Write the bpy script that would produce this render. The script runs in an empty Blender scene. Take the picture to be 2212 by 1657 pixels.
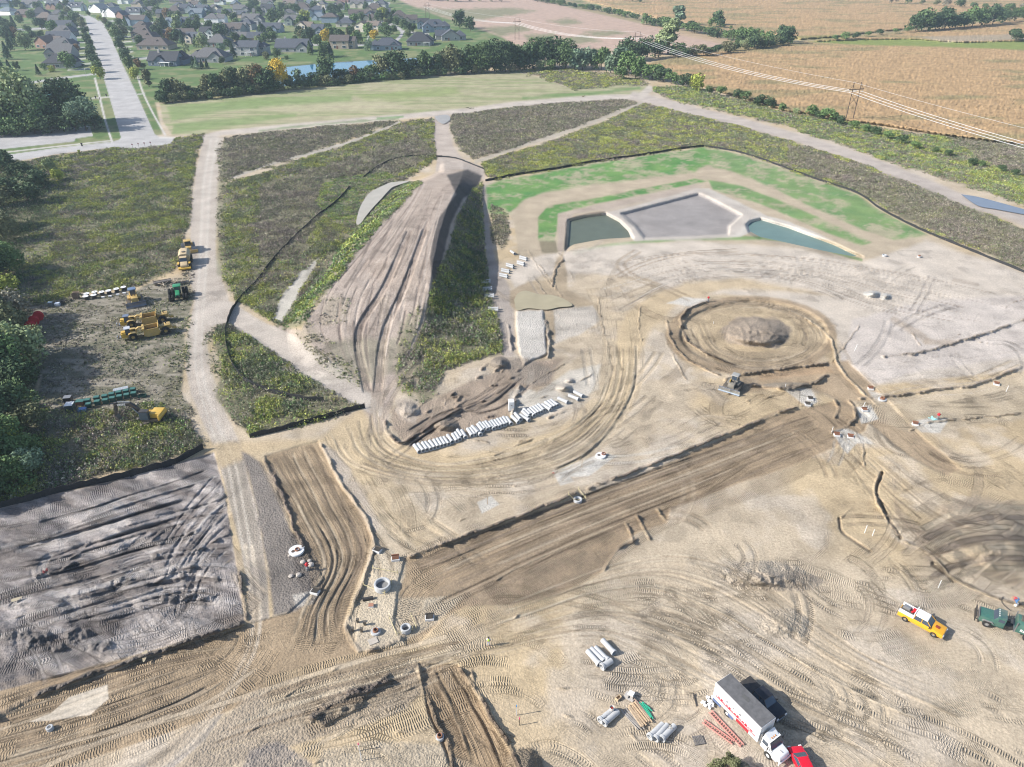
import bpy, bmesh, math, random
import numpy as np
from mathutils import Vector, Matrix, Euler
random.seed(7); RNG=np.random.default_rng(7)
PI=math.pi
C=bpy.context.scene.collection
scn=bpy.context.scene
# ---------------------------------------------------------------- camera, world, sun, exposure
CAMH=80.0; PITCH=math.radians(31.7)      # metres above the site, looking down
FO=1533.0; CX=1105.5; CY=828.5           # focal length and centre in plan pixels (2211 wide)
cd=bpy.data.cameras.new('camera'); cam=bpy.data.objects.new('camera',cd); C.objects.link(cam)
cd.sensor_fit='HORIZONTAL'; cd.sensor_width=36.0; cd.lens=36.0*FO/2211.0
cd.clip_start=0.5; cd.clip_end=60000
cam.location=(0,0,CAMH); cam.rotation_euler=(PI/2-PITCH,0,0); scn.camera=cam
SUN_EL=math.radians(33.0); SUN_AZ=math.radians(10.0)      # shadows run towards +X, slightly +Y
w=bpy.data.worlds.new('World'); scn.world=w; w.use_nodes=True
nt=w.node_tree; bg=nt.nodes['Background']; sky=nt.nodes.new('ShaderNodeTexSky')
sky.sky_type='NISHITA'; sky.sun_disc=False; sky.sun_elevation=SUN_EL
sky.sun_rotation=math.radians(270.0)-SUN_AZ; sky.air_density=1.0; sky.dust_density=1.5; sky.ozone_density=1.0
nt.links.new(sky.outputs[0],bg.inputs[0]); bg.inputs[1].default_value=0.10
sd=bpy.data.lights.new('sun','SUN'); sd.energy=3.9; sd.angle=math.radians(0.5); sd.color=(1.0,0.95,0.87)
so=bpy.data.objects.new('sun',sd); C.objects.link(so)
sdir=Vector((math.cos(SUN_AZ)*math.cos(SUN_EL),math.sin(SUN_AZ)*math.cos(SUN_EL),-math.sin(SUN_EL)))
so.rotation_euler=sdir.to_track_quat('-Z','Y').to_euler(); so.location=(-100,0,200)
scn.view_settings.view_transform='Standard'; scn.view_settings.look='None'
scn.view_settings.exposure=0.9; scn.view_settings.gamma=1.0
scn.render.engine='CYCLES'
scn.cycles.filter_width=1.15; scn.cycles.max_bounces=5; scn.cycles.diffuse_bounces=2; scn.cycles.glossy_bounces=2
scn.cycles.transmission_bounces=3; scn.cycles.volume_bounces=0; scn.cycles.transparent_max_bounces=6
# ---------------------------------------------------------------- noise helpers
def _h(ix,iy,s):
    n=(ix.astype(np.int64)*374761393+iy.astype(np.int64)*668265263+s*1442695041)&0xffffffff
    n=((n^(n>>13))*1274126177)&0xffffffff
    return ((n^(n>>16))&0xffff)/65535.0
def vnoise(x,y,s=0):
    ix=np.floor(x); iy=np.floor(y); fx=x-ix; fy=y-iy
    fx=fx*fx*(3-2*fx); fy=fy*fy*(3-2*fy)
    a=_h(ix,iy,s); b=_h(ix+1,iy,s); c=_h(ix,iy+1,s); d=_h(ix+1,iy+1,s)
    return a+(b-a)*fx+(c-a)*fy+(a-b-c+d)*fx*fy
def fbm(x,y,o=4,s=0):
    r=np.zeros_like(x); A=0.5; t=0
    for i in range(o):
        r+=A*vnoise(x*2**i+17.3*i,y*2**i-9.1*i,s+i); t+=A; A*=0.5
    return r/t
def sstep(a,b,x):
    t=np.clip((x-a)/(b-a),0,1); return t*t*(3-2*t)
# ---------------------------------------------------------------- ray through a plan pixel
SP,CP=math.sin(PITCH),math.cos(PITCH)
def ray(u,v):
    dx=(u-CX)/FO; dn=(v-CY)/FO
    return dx, CP-dn*SP, -(SP+dn*CP)
def world_at(u,v,h=0.0):
    dx,dy,dz=ray(u,v); t=(CAMH-h)/(-dz); return dx*t,dy*t
# grid of the visible land: finer where it is nearer to the camera
STEP=2.1
us=np.arange(-160,2372,STEP)
us=np.concatenate([np.array([-2600,-1900,-1400,-1000,-750,-560,-420,-320,-240,-195]),us,np.array([2410,2460,2540,2640,2800,3050,3400,3900,4600])])
vs=np.concatenate([np.array([-117.5,-116.5,-114,-110,-105,-98,-90,-80,-70,-60,-50,-42,-35,-28,-22,-17,-12,-8,-4]),np.arange(0,1700,STEP),np.array([1730,1770,1830,1900,2000])])
U,V=np.meshgrid(us,vs); 
X0,Y0=world_at(U,V); X0=X0.copy(); Y0=Y0.copy()
NR,NC=U.shape
HT=np.zeros_like(U); COL=np.zeros(U.shape+(3,)); TRK=np.zeros(U.shape+(3,)); RGH=np.zeros_like(U)
VEG=np.zeros_like(U); VK=np.zeros(U.shape,int)      # weed cover and its kind
WP1=fbm(X0/9,Y0/9,3,11)-.5; WP2=fbm(X0/2.2,Y0/2.2,3,12)-.5
def bbox(P,pad):
    P=np.array(P,float); x0,y0=P.min(0)-pad; x1,y1=P.max(0)+pad
    i0,i1=np.searchsorted(us,x0),np.searchsorted(us,x1); j0,j1=np.searchsorted(vs,y0),np.searchsorted(vs,y1)
    return slice(j0,j1),slice(i0,i1)
def poly(P,f=2.0,warp=0.0):
    """coverage 0..1 of a polygon given in plan pixels"""
    sl=bbox(P,f*2+4+warp*2); u=U[sl]; v=V[sl]
    if u.size==0: return sl,u
    inside=np.zeros(u.shape,bool); d=np.full(u.shape,1e9)
    n=len(P)
    for i in range(n):
        x1,y1=P[i]; x2,y2=P[(i+1)%n]
        if y1!=y2:
            c=((y1>v)!=(y2>v))&(u<(x2-x1)*(v-y1)/(y2-y1)+x1); inside^=c
        L=(x2-x1)**2+(y2-y1)**2+1e-9
        t=np.clip(((u-x1)*(x2-x1)+(v-y1)*(y2-y1))/L,0,1)
        d=np.minimum(d,(u-x1-t*(x2-x1))**2+(v-y1-t*(y2-y1))**2)
    d=np.sqrt(d)*np.where(inside,1,-1)
    if warp: d=d+warp*(2.2*WP1[sl]+1.6*WP2[sl])
    return sl,sstep(-f,f,d)
def smooth(P,n=8):
    P=[np.array(p,float) for p in P]; out=[]
    Q=[2*P[0]-P[1]]+P+[2*P[-1]-P[-2]]
    for i in range(1,len(Q)-2):
        for k in range(n):
            t=k/n; a,b,c,d=Q[i-1],Q[i],Q[i+1],Q[i+2]
            out.append(0.5*((2*b)+(c-a)*t+(2*a-5*b+4*c-d)*t*t+(3*b-a-3*c+d)*t**3))
    out.append(P[-1]); return np.array(out)
def line(P,wpx,n=6,taper=False):
    """distance to a curve in plan pixels (v stretched so that widths look like ground widths)"""
    S=smooth(P,n); sl=bbox(S,wpx*1.3+4); u=U[sl]; v=V[sl]; d=np.full(u.shape,1e9)
    if u.size==0: return sl,d
    for i in range(len(S)-1):
        x1,y1=S[i]; x2,y2=S[i+1]; L=(x2-x1)**2+(y2-y1)**2+1e-9
        t=np.clip(((u-x1)*(x2-x1)+(v-y1)*(y2-y1))/L,0,1)
        d=np.minimum(d,(u-x1-t*(x2-x1))**2+(v-y1-t*(y2-y1))**2)
    return sl,np.sqrt(d)
def wline(P,wm,n=5):
    """world-space curve: signed offset and run length in metres"""
    S=smooth(P,n); sl=bbox(S,wm*FO/CAMH*0.75+6); x=X0[sl]; y=Y0[sl]
    d=np.full(x.shape,1e9); run=np.zeros(x.shape); sg=np.zeros(x.shape)
    if x.size==0: return sl,d,run,0
    W=np.array([world_at(a,b) for a,b in S]); acc=0
    for i in range(len(W)-1):
        (x1,y1),(x2,y2)=W[i],W[i+1]; l=math.hypot(x2-x1,y2-y1)+1e-9
        tt=((x-x1)*(x2-x1)+(y-y1)*(y2-y1))/l/l; t=np.clip(tt,0,1)
        dd=np.hypot(x-x1-t*(x2-x1),y-y1-t*(y2-y1)); m=dd<d
        cr=((x2-x1)*(y-y1)-(y2-y1)*(x-x1))/l
        d=np.where(m,dd,d); run=np.where(m,acc+t*l,run); sg=np.where(m,np.where(cr>0,dd,-dd),sg); acc+=l
    return sl,sg,run,acc
# ---------------------------------------------------------------- painting of soils and cover
def soil(P,c,f=3,warp=0,k=1.0,rough=None,h=None,clear=True):
    sl,m=poly(P,f,warp)
    if m.size==0: return
    m=m*k; COL[sl]=COL[sl]*(1-m[...,None])+np.array(c)*m[...,None]
    if rough is not None: RGH[sl]=RGH[sl]*(1-m)+rough*m
    if h is not None: HT[sl]+=h*m
    if clear: VEG[sl]*=(1-m)
def band(P,wpx,c=None,f=2,warp=0.0,k=1.0,h=0,rough=None,clear=True):
    sl,d=line(P,wpx+f+6)
    if d.size==0: return
    d=d+warp*(2.2*WP1[sl]+1.6*WP2[sl]); m=(1-sstep(wpx/2-f,wpx/2+f,d))*k
    if c is not None: COL[sl]=COL[sl]*(1-m[...,None])+np.array(c)*m[...,None]
    if h: HT[sl]+=h*m
    if rough is not None: RGH[sl]=RGH[sl]*(1-m)+rough*m
    if clear: VEG[sl]*=(1-m)
def weeds(P,kind,k=1.0,f=5,warp=4.5):
    sl,m=poly(P,f,warp)
    if m.size==0: return
    m=m*k; g=np.array((.185,.175,.115)); COL[sl]=COL[sl]*(1-m[...,None])+g*m[...,None]
    VEG[sl]=np.maximum(VEG[sl]*(1-m),m); VK[sl]=np.where(m>.4,kind,VK[sl]); TRK[sl]*=(1-m[...,None]); RGH[sl]=RGH[sl]*(1-m)+.4*m
def tread(P,wm,lane=.7,amp=1.0,c=None,k=.5,h=0.0,ridge=0.0,soft=.35,gap=0.0,per=None):
    """tyre or crawler passes side by side along a curve: stores run, offset, strength"""
    sl,s,run,tot=wline(P,wm/2+1)
    if s.size==0: return
    a=np.abs(s); m=1-sstep(wm/2-soft,wm/2+.02,a)
    if gap: m*=sstep(gap-soft,gap,a)
    m*=sstep(0,1.5,run)*sstep(0,1.5,tot-run)
    off=s+40+(int(P[0][0]*7+P[0][1]*3)%97)
    if lane!=.7: off=off/lane*.7
    old=TRK[sl]; take=m>old[...,2]*.55
    TRK[sl]=np.where(take[...,None],np.stack([run+(0 if per is None else 0),off,m*amp],-1),old)
    if c is not None: COL[sl]=COL[sl]*(1-(m*k)[...,None])+np.array(c)*(m*k)[...,None]
    if h or ridge: HT[sl]+=-h*m+ridge*np.exp(-((a-wm/2)/.22)**2)*sstep(0,1.5,run)*sstep(0,1.5,tot-run)
    VEG[sl]*=1-m
def windrow(P,wm,hh,c,rough=1.0,k=.9):
    """a ridge of loose clods along a cut edge"""
    sl,s,run,tot=wline(P,wm/2+1)
    if s.size==0: return
    n=fbm(X0[sl]/.55,Y0[sl]/.55,3,5); n2=fbm(run/2.5,run*0+3,2,9)
    wv=wm*.36*(.5+1.1*n2); m=1-sstep(wv*.3,wv,np.abs(s+.5*(fbm(run/3,run*0+7,2,13)-.5)))
    m*=.35+.65*sstep(.36,.5,fbm(run/4.5,run*0+5,2,15))
    m*=sstep(0,1,run)*sstep(0,1,tot-run)
    HT[sl]+=hh*m*(.25+1.3*n); COL[sl]=COL[sl]*(1-(m*k)[...,None])+np.array(c)*(m*k)[...,None]
    TRK[sl][...,2]*=1-m; RGH[sl]=np.maximum(RGH[sl],rough*m)
def mound(cx,cy,rx,ry,hh,c=None,n=.5,rough=1.0,pw=1.0,k=.9,flat=.0):
    P=[(cx+rx*math.cos(a),cy+ry*math.sin(a)) for a in np.linspace(0,2*PI,24,endpoint=False)]
    sl=bbox(P,10); r=np.hypot((U[sl]-cx)/rx,(V[sl]-cy)/ry)+.25*(WP1[sl]*2+WP2[sl])
    m=1-sstep(flat,1,r); nn=fbm(X0[sl]/.8,Y0[sl]/.8,3,21)
    HT[sl]+=hh*m**pw*(1-n*.5+n*nn)
    if c is not None:
        mm=(1-sstep(.85,1.05,r))*k; COL[sl]=COL[sl]*(1-mm[...,None])+np.array(c)*mm[...,None]
        RGH[sl]=RGH[sl]*(1-mm)+rough*mm
# ---------------------------------------------------------------- the land, painted from far to near
PALE=(.50,.445,.385); LT=(.45,.375,.28); YT=(.455,.36,.235); BR=(.32,.245,.165); DB=(.235,.185,.135)
GR=(.29,.26,.245); BK=(.105,.095,.09); PK=(.36,.295,.25); TRL=(.46,.41,.36)
GRASS=(.085,.16,.05); STRAW=(.36,.315,.21); CORN=(.42,.285,.155)
n1=fbm(X0/30,Y0/30,4,1); n2=fbm(X0/7,Y0/7,4,2); n3=fbm(X0/60,Y0/25,4,3)
COL[:]=np.array(LT)+(np.array(YT)-np.array(LT))*sstep(.42,.6,n1)[...,None]
COL[:]=COL*(1-.45*sstep(.5,.68,n2)[...,None])+np.array(PALE)*(.45*sstep(.5,.68,n2)[...,None])
RGH[:]=.35
far=V<110
# far farmland
FF=[(-2700,-118),(4700,-118),(4700,330),(2211,60),(1500,110),(900,120),(-2700,400)]
soil(FF,(.30,.25,.15),2)
fl=far&(V<20); cc=sstep(.45,.6,n3)[...,None]
COL[:]=np.where(fl[...,None],np.array((.30,.24,.14))*(1-cc)+np.array((.12,.16,.07))*cc,COL)
# pinkish stubble field
PINK=[(600,-70),(1000,-70),(1100,-12),(1180,5),(1400,55),(1580,95),(1480,118),(1380,120),(1290,105),(1200,112),(1090,92),(1000,50),(880,15),(700,-30)]
soil(PINK,(.43,.315,.25),2)
for P in ([(880,15),(960,20),(1110,18),(1160,25),(1000,48)],[(1040,60),(1130,55),(1150,66),(1080,78)],[(1170,90),(1260,76),(1300,88),(1230,98)],[(1180,45),(1230,40),(1260,50),(1215,55)],[(1260,70),(1330,65),(1360,74),(1290,80)],[(1130,75),(1200,72),(1190,86),(1140,88)]):
    soil(P,(.17,.19,.10),4,3,.75)
soil([(870,25),(1000,60),(1100,95),(1180,110),(1200,130),(1000,70),(880,40)],(.25,.22,.13),4,2,.8)
# far cornfields
CF1=[(1120,-40),(1600,-50),(3200,-50),(3200,60),(2300,34),(2211,30),(2100,45),(1980,60),(1900,68),(1800,80),(1730,85),(1650,72),(1560,68),(1400,35),(1300,12)]
CF2=[(1385,140),(1440,128),(1500,112),(1600,98),(1720,92),(1800,84),(1900,72),(2000,64),(2100,52),(2230,36),(3200,66),(3200,520),(2700,410),(2400,345),(2211,312),(2130,302),(2040,291),(1970,280),(1900,268),(1840,262),(1780,248),(1700,240),(1640,220),(1560,200),(1500,180),(1440,160)]
for cf in (CF1,CF2):
    soil(cf,CORN,1.5,0,1)
    sl,m=poly(cf,1.2,0); cg=sstep(.52,.68,fbm(X0[sl]/45,Y0[sl]/18,4,33))[...,None]*m[...,None]*.6
    COL[sl]=COL[sl]*(1-cg)+np.array((.20,.20,.10))*cg
    nn=vnoise(X0[sl]/1.1,Y0[sl]/1.1,35)+vnoise(X0[sl]/.6,Y0[sl]/.6,36)
    HT[sl]+=m*(1.5+.42*(nn-1)); COL[sl]*=(1-m*.35*(vnoise(X0[sl]/1.3,Y0[sl]/1.0,37)-.5))[...,None]; RGH[sl]=RGH[sl]*(1-m)+1.5*m
soil([(1380,40),(1450,40),(1520,62),(1600,64),(1700,80),(1560,96),(1440,70)],(.40,.30,.20),2,0,.8)
SW=[(1745,90),(1850,86),(1960,84),(2080,92),(2211,88),(2700,100),(2700,150),(2211,108),(2100,104),(1980,100),(1860,98)]
soil(SW,(.22,.26,.08),2,1); sl,m=poly(SW,2); HT[sl]*=1-m
soil([(1640,84),(1790,86),(1850,80),(1840,74),(1700,80)],(.24,.23,.08),2,1,.7)
soil([(1980,80),(2211,74),(2500,70),(2500,84),(2211,86),(2040,92)],(.34,.29,.22),2,1,.8)
# suburb ground
SUB=[(-2700,-70),(640,-60),(820,-20),(880,10),(960,40),(1000,50),(1085,82),(1125,105),(1115,135),(980,155),(840,175),(335,222),(350,290),(0,345),(-600,440),(-2700,600)]
soil(SUB,(.105,.165,.06),3)
sl,m=poly(SUB,3); q=sstep(.5,.66,fbm(X0[sl]/14,Y0[sl]/10,3,40))[...,None]*m[...,None]*.55
COL[sl]=COL[sl]*(1-q)+np.array((.27,.25,.14))*q; RGH[sl]*=(1-m*.8)
soil([(930,165),(1060,120),(1110,100),(1120,115),(1090,135),(860,170),(560,188),(520,178),(760,160)],(.09,.20,.055),3,1,.9)
# mown field
MF=[(345,224),(420,216),(560,205),(700,190),(840,174),(1000,160),(1120,153),(1165,168),(1230,190),(1330,184),(1400,180),(1395,205),(1300,208),(1200,214),(1100,222),(1000,236),(850,250),(700,262),(560,274),(480,280),(430,292),(372,292),(352,262)]
soil(MF,(.35,.325,.21),3)
sl,m=poly(MF,3); st=fbm(X0[sl]/40,Y0[sl]/3.2,4,41); q=(sstep(.44,.62,st)*m*.75)[...,None]
COL[sl]=COL[sl]*(1-q)+np.array((.23,.265,.125))*q
soil([(360,230),(560,212),(760,205),(760,222),(480,240),(370,262)],(.17,.25,.09),6,2,.75)
soil([(760,205),(980,190),(1000,203),(800,222)],(.20,.27,.09),5,2,.6)
soil([(375,268),(460,258),(640,244),(640,252),(460,278),(372,290)],(.17,.25,.09),4,1,.7)
soil([(560,232),(820,214),(900,236),(620,246)],(.42,.375,.26),6,2,.6)
# weed meadows: kinds 1 grey-green, 2 yellow-green, 3 purple-brown, 4 lush, 5 dark wood edge, 6 bright strip
weeds([(1110,152),(1190,146),(1300,160),(1385,172),(1395,180),(1330,184),(1235,190),(1170,168)],2)
weeds([(-700,350),(0,345),(52,347),(240,318),(375,298),(440,292),(424,330),(412,400),(408,480),(392,520),(388,560),(372,590),(335,602),(290,622),(200,630),(140,642),(60,662),(-400,740)],1)
weeds([(486,300),(560,286),(700,272),(850,262),(862,262),(700,320),(520,378),(482,388),(478,330)],3)
M2=[(484,398),(560,374),(700,328),(860,268),(935,254),(946,300),(940,342),(900,372),(860,396),(800,430),(745,520),(700,600),(640,690),(600,705),(560,680),(512,650),(478,600),(476,500)]
weeds(M2,1); weeds([(560,400),(700,360),(900,290),(940,330),(860,380),(720,420),(640,560),(560,560)],3,.9,8)
weeds([(978,243),(1100,228),(1250,213),(1345,215),(1372,222),(1300,252),(1200,288),(1100,325),(1020,343),(990,318),(970,272)],3)
weeds([(1040,350),(1130,325),(1300,266),(1385,224),(1480,240),(1600,272),(1700,302),(1850,350),(2000,407),(2120,458),(2211,495),(2420,580),(2420,680),(2211,575),(2100,535),(2010,505),(1900,445),(1850,415),(1750,382),(1650,345),(1600,328),(1520,316),(1400,333),(1280,350),(1120,378),(1070,388),(1045,372)],2)
weeds([(1700,310),(1850,358),(2000,412),(2120,462),(2300,530),(2300,620),(2100,530),(1960,475),(1820,395),(1700,350)],3,.95,8)
weeds([(1405,192),(1470,186),(1540,200),(1620,222),(1700,246),(1780,256),(1860,268),(1960,287),(2080,298),(2211,318),(2700,420),(2700,640),(2211,442),(2100,408),(1900,342),(1700,272),(1560,238),(1450,215)],6)
weeds([(2040,296),(2211,312),(2600,400),(2600,470),(2211,380),(2120,345)],3,.95,6)
weeds([(-500,350),(20,338),(70,360),(112,400),(90,450),(60,500),(48,640),(105,760),(60,890),(90,1040),(0,1085),(-500,1250)],5)
weeds([(70,885),(150,872),(260,880),(335,862),(400,900),(440,962),(330,1000),(200,1030),(90,1062),(0,1088),(40,960)],4)
# storage yard of flattened dead grass
YD=[(60,668),(150,645),(290,628),(335,606),(400,600),(420,640),(398,720),(392,850),(420,895),(400,905),(330,868),(260,884),(150,880),(75,890),(90,800),(70,720)]
soil(YD,(.20,.18,.145),4,3,1,.9)
sl,m=poly(YD,4,3); sk=fbm(X0[sl]/3+Y0[sl]/9,Y0[sl]/1.1,4,50)
q=(sstep(.5,.66,sk)*m*.6)[...,None]; COL[sl]=COL[sl]*(1-q)+np.array((.38,.34,.29))*q
q=(sstep(.5,.36,sk)*m*.65)[...,None]; COL[sl]=COL[sl]*(1-q)+np.array((.11,.115,.075))*q
# west haul road
TRK_W=[(442,290),(482,298),(472,380),(470,450),(466,540),(478,600),(500,660),(466,700),(446,740),(456,800),(490,900),(520,960),(538,1040),(560,1120),(575,1240),(582,1340),(572,1390),(545,1440),(500,1510),(440,1600),(330,1700),(230,1700),(330,1640),(430,1560),(500,1470),(532,1410),(540,1350),(536,1250),(515,1150),(490,1060),(466,975),(440,915),(412,850),(402,800),(404,720),(420,650),(408,600),(412,480),(425,360)]
soil(TRK_W,(.42,.37,.32),4,1.5,1,.6)
band([(462,300),(446,400),(440,500),(434,600),(428,680),(425,760),(440,830),(470,910),(500,1000),(520,1090),(540,1200),(556,1300),(552,1390),(520,1450),(470,1530),(400,1610)],16,TRL,5,1,.8)
band([(488,310),(478,400),(474,500),(474,590)],12,(.17,.18,.11),5,2,.6)
soil([(470,960),(512,955),(530,1020),(545,1080),(560,1150),(578,1260),(580,1340),(572,1400),(530,1470),(480,1540),(440,1600),(300,1700),(200,1700),(330,1640),(440,1550),(505,1465),(535,1400),(540,1330),(530,1230),(512,1150),(495,1080),(482,1010)],(.29,.255,.215),5,2,1,.6)
for off in (-8,9):
    band([(470+off,940),(498+off,1000),(516+off,1090),(535+off,1200),(552+off,1300),(549+off,1380),(520+off,1450),(470+off,1530),(400+off,1610)],6.5,(.47,.42,.355),3,1,.9)
    band([(462+off*.8,300),(446+off*.8,400),(441+off*.8,500),(436+off*.8,600),(430+off*.8,700),(428+off*.8,780),(440+off*.8,850),(470+off,940)],5,(.49,.45,.40),3,1,.8)
# dirt road round the field
band([(440,298),(480,288),(560,280),(700,267),(850,254),(1000,240),(1100,227),(1200,218),(1300,211),(1390,210)],11,TRL,3,.8)
band([(1370,208),(1430,222),(1500,240),(1600,264),(1700,292),(1800,322),(1900,357),(2000,397),(2100,438),(2211,470),(2400,540)],19,(.42,.37,.33),4,1)
band([(1900,360),(2000,398),(2100,440),(2211,478),(2400,560)],22,(.38,.335,.30),5,1,.8)
band([(1385,208),(1402,192)],14,TRL,3)
band([(500,384),(600,350),(720,318),(800,290),(862,264)],5,(.38,.35,.30),2,1,.9)
band([(1028,350),(1120,318),(1250,275),(1330,244),(1385,222)],8,(.38,.34,.28),2.5,1,.9)
band([(560,282),(700,268),(860,256)],4,(.12,.2,.07),2,2,.6); band([(1130,212),(1210,206),(1290,201),(1380,190)],6,(.10,.2,.06),3,2,.7)
band([(815,256),(870,252)],4,(.08,.22,.05),2,1,.7)
# mound approach road
soil([(938,250),(972,245),(970,280),(980,318),(1000,343),(1045,362),(1048,400),(1045,388),(1000,368),(940,372),(944,340),(935,300)],(.40,.345,.30),3,1)
# the stockpile with its ramp
ST=[(955,366),(1000,368),(1035,385),(1020,420),(990,470),(968,560),(945,650),(915,720),(885,780),(860,840),(842,890),(820,960),(792,920),(780,880),(730,800),(640,735),(560,705),(600,705),(650,712),(700,640),(760,555),(830,470),(890,400)]
soil(ST,(.375,.315,.27),4,2,1,.7)
soil([(880,400),(960,372),(1010,376),(950,440),(930,560),(920,640),(860,640),(760,560),(820,480)],(.40,.33,.275),6,2,.8)
for a,b,wd in (((846,480),(800,560),9),((868,478),(825,545),6),((886,500),(850,600),10),((905,490),(880,560),6),((872,600),(845,690),6),((800,520),(745,620),8),((925,500),(905,600),6),((830,640),(790,730),6),((835,560),(815,600),8),((905,640),(885,720),5),((770,620),(735,700),6)):
    band([a,((a[0]+b[0])/2+4,(a[1]+b[1])/2),b],wd*.6,(.17,.14,.12),1.6,1.2,.75,0,.9)
soil([(700,740),(760,730),(860,730),(850,800),(800,830),(740,800)],(.22,.215,.15),10,6,.55)
# western branch and fan
soil([(440,650),(500,652),(560,690),(640,728),(730,790),(800,850),(825,880),(822,900),(782,885),(700,845),(620,790),(540,738),(490,705),(440,700)],(.46,.41,.36),4,2,1,.6)
soil([(585,690),(610,640),(645,590),(690,555),(680,575),(650,620),(615,700)],(.50,.47,.42),3,3,.9)
weeds([(470,705),(495,700),(540,730),(600,772),(700,838),(784,882),(700,905),(600,930),(540,942),(500,900),(470,860),(478,790),(462,735)],4)
soil([(650,800),(700,806),(740,830),(690,826)],(.42,.38,.33),4,3,.8); soil([(600,790),(640,800),(660,815),(610,805)],(.42,.38,.33),4,3,.6)
# pond slope and lush rim
weeds([(700,392),(830,368),(862,380),(800,400),(778,440),(770,490),(720,480),(680,440)],7)
weeds([(870,392),(905,396),(840,465),(770,550),(700,635),(650,705),(612,712),(610,690),(690,590),(745,510),(775,480),(820,435)],7)
soil([(838,394),(888,390),(852,402),(841,410),(824,430),(806,449),(791,467),(777,486),(768,482),(776,448),(790,424),(806,410)],(.38,.355,.31),2)
for P in ([(470,310),(500,300),(500,420),(490,560),(500,640),(478,600),(468,500),(472,380)],[(396,560),(414,560),(418,640),(400,700),(385,640)],[(440,720),(480,700),(475,800),(500,880),(480,880),(452,800)],[(395,700),(412,690),(404,800),(380,790)],[(650,735),(760,790),(800,850),(700,800)],[(610,700),(660,690),(720,740),(660,740)],[(870,700),(930,640),(920,760),(880,830),(850,850)],[(700,640),(760,640),(740,700),(690,700)]):
    weeds(P,1,.34,9,7)
# eastern berm: black topsoil then tall weeds
soil([(965,378),(1010,366),(1040,380),(1030,410),(1000,430),(975,480),(955,560),(935,620),(928,560),(940,480),(985,420)],BK,3,1.5,1,1.6)
weeds([(1040,395),(1044,480),(1048,560),(1055,620),(1075,700),(1088,762),(1040,775),(960,800),(905,822),(880,800),(900,740),(925,660),(938,600),(960,560),(985,470),(1010,425)],4)
weeds([(860,720),(905,650),(910,720),(885,790),(900,860),(930,850),(900,885),(880,860),(855,840)],4,.6,6)
weeds([(905,815),(960,795),(940,860),(915,880),(890,850)],6,.8,5)
soil([(1040,400),(1060,395),(1056,480),(1070,560),(1110,640),(1110,770),(1085,770),(1080,700),(1060,620),(1046,520)],(.33,.29,.26),5,1,.9,.8)
weeds([(1058,440),(1095,460),(1100,520),(1085,540),(1060,520)],3,.7,5)
# the basin
soil([(1050,400),(1080,390),(1280,354),(1520,318),(1600,334),(1750,386),(1850,420),(1900,455),(2008,508),(2080,540),(1900,560),(1300,560),(1120,560),(1110,480)],(.40,.335,.25),3,1,1,.3)
GA=(.115,.235,.075)
def lawn(P,k=.9,f=4,wp=2):
    sl,m=poly(P,f,wp)
    q=m*k*(.3+.7*sstep(.34,.56,.65*fbm(X0[sl]/6,Y0[sl]/6,5,60)+.35*fbm(X0[sl]/1.6,Y0[sl]/1.6,3,61))); q=q[...,None]; g=np.array(GA)+np.array((.06,.05,.02))*(n2[sl][...,None]-.5)*2
    COL[sl]=COL[sl]*(1-q)+g*q
lawn([(1050,402),(1080,390),(1280,354),(1520,319),(1545,345),(1500,372),(1400,385),(1300,396),(1180,414),(1130,432),(1095,468),(1052,458)],1)
lawn([(1500,322),(1545,322),(1600,334),(1750,386),(1850,420),(1900,455),(2005,508),(1930,518),(1850,490),(1760,450),(1660,402),(1570,368),(1500,352)],.85)
lawn([(1162,470),(1182,446),(1300,426),(1400,405),(1500,386),(1528,392),(1400,418),(1290,440),(1205,462),(1202,500),(1196,524),(1162,520)],1,2.5,1)
lawn([(1528,388),(1600,402),(1680,432),(1780,475),(1882,524),(1858,532),(1760,492),(1640,440),(1540,410)],.85,3,1)
band([(1240,548),(1320,530),(1420,520),(1520,516),(1640,514)],7,(.13,.26,.08),3,1,.75); band([(1640,514),(1740,528),(1860,562)],5,(.13,.24,.08),2,1,.7)
soil([(1165,522),(1200,520),(1205,548),(1170,546)],(.17,.15,.10),3,2,.8)
soil([(1205,462),(1290,442),(1400,420),(1500,398),(1520,400),(1500,412),(1310,452),(1240,462),(1222,480),(1215,545),(1204,540)],(.36,.30,.26),3,1,.7)
soil([(1300,462),(1345,452),(1505,408),(1530,408),(1600,440),(1655,466),(1700,478),(1800,520),(1700,505),(1640,490),(1600,512),(1390,520),(1370,520),(1340,490)],(.50,.465,.42),3,1,1,1.0)
soil([(1300,455),(1510,405),(1640,460),(1580,515),(1380,520)],(.40,.35,.31),6,3,.5); FLOOR=[(1342,462),(1508,419),(1530,428),(1600,465),(1574,488),(1572,506),(1480,510),(1392,514),(1372,488)]
PONDA=[(1228,476),(1262,468),(1308,462),(1338,478),(1358,498),(1366,515),(1300,519),(1240,530),(1222,540),(1226,505)]
PONDB=[(1612,486),(1622,478),(1642,473),(1700,490),(1800,527),(1862,556),(1840,556),(1780,545),(1700,527),(1640,514),(1618,502)]
soil(FLOOR,(.285,.265,.255),2,.6,1,.05); soil([(1400,470),(1480,440),(1560,470),(1500,500),(1420,495)],(.255,.24,.235),14,5,.5); HTF=poly(FLOOR,2)
for P,dp in ((FLOOR,-1.1),(PONDA,-1.3),(PONDB,-1.3)):
    sl,m=poly(P,5); HT[sl]+=dp*m
band([(1222,545),(1222,500),(1226,476),(1262,464),(1305,458)],3,(.16,.13,.11),1.5,1,.8)
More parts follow.
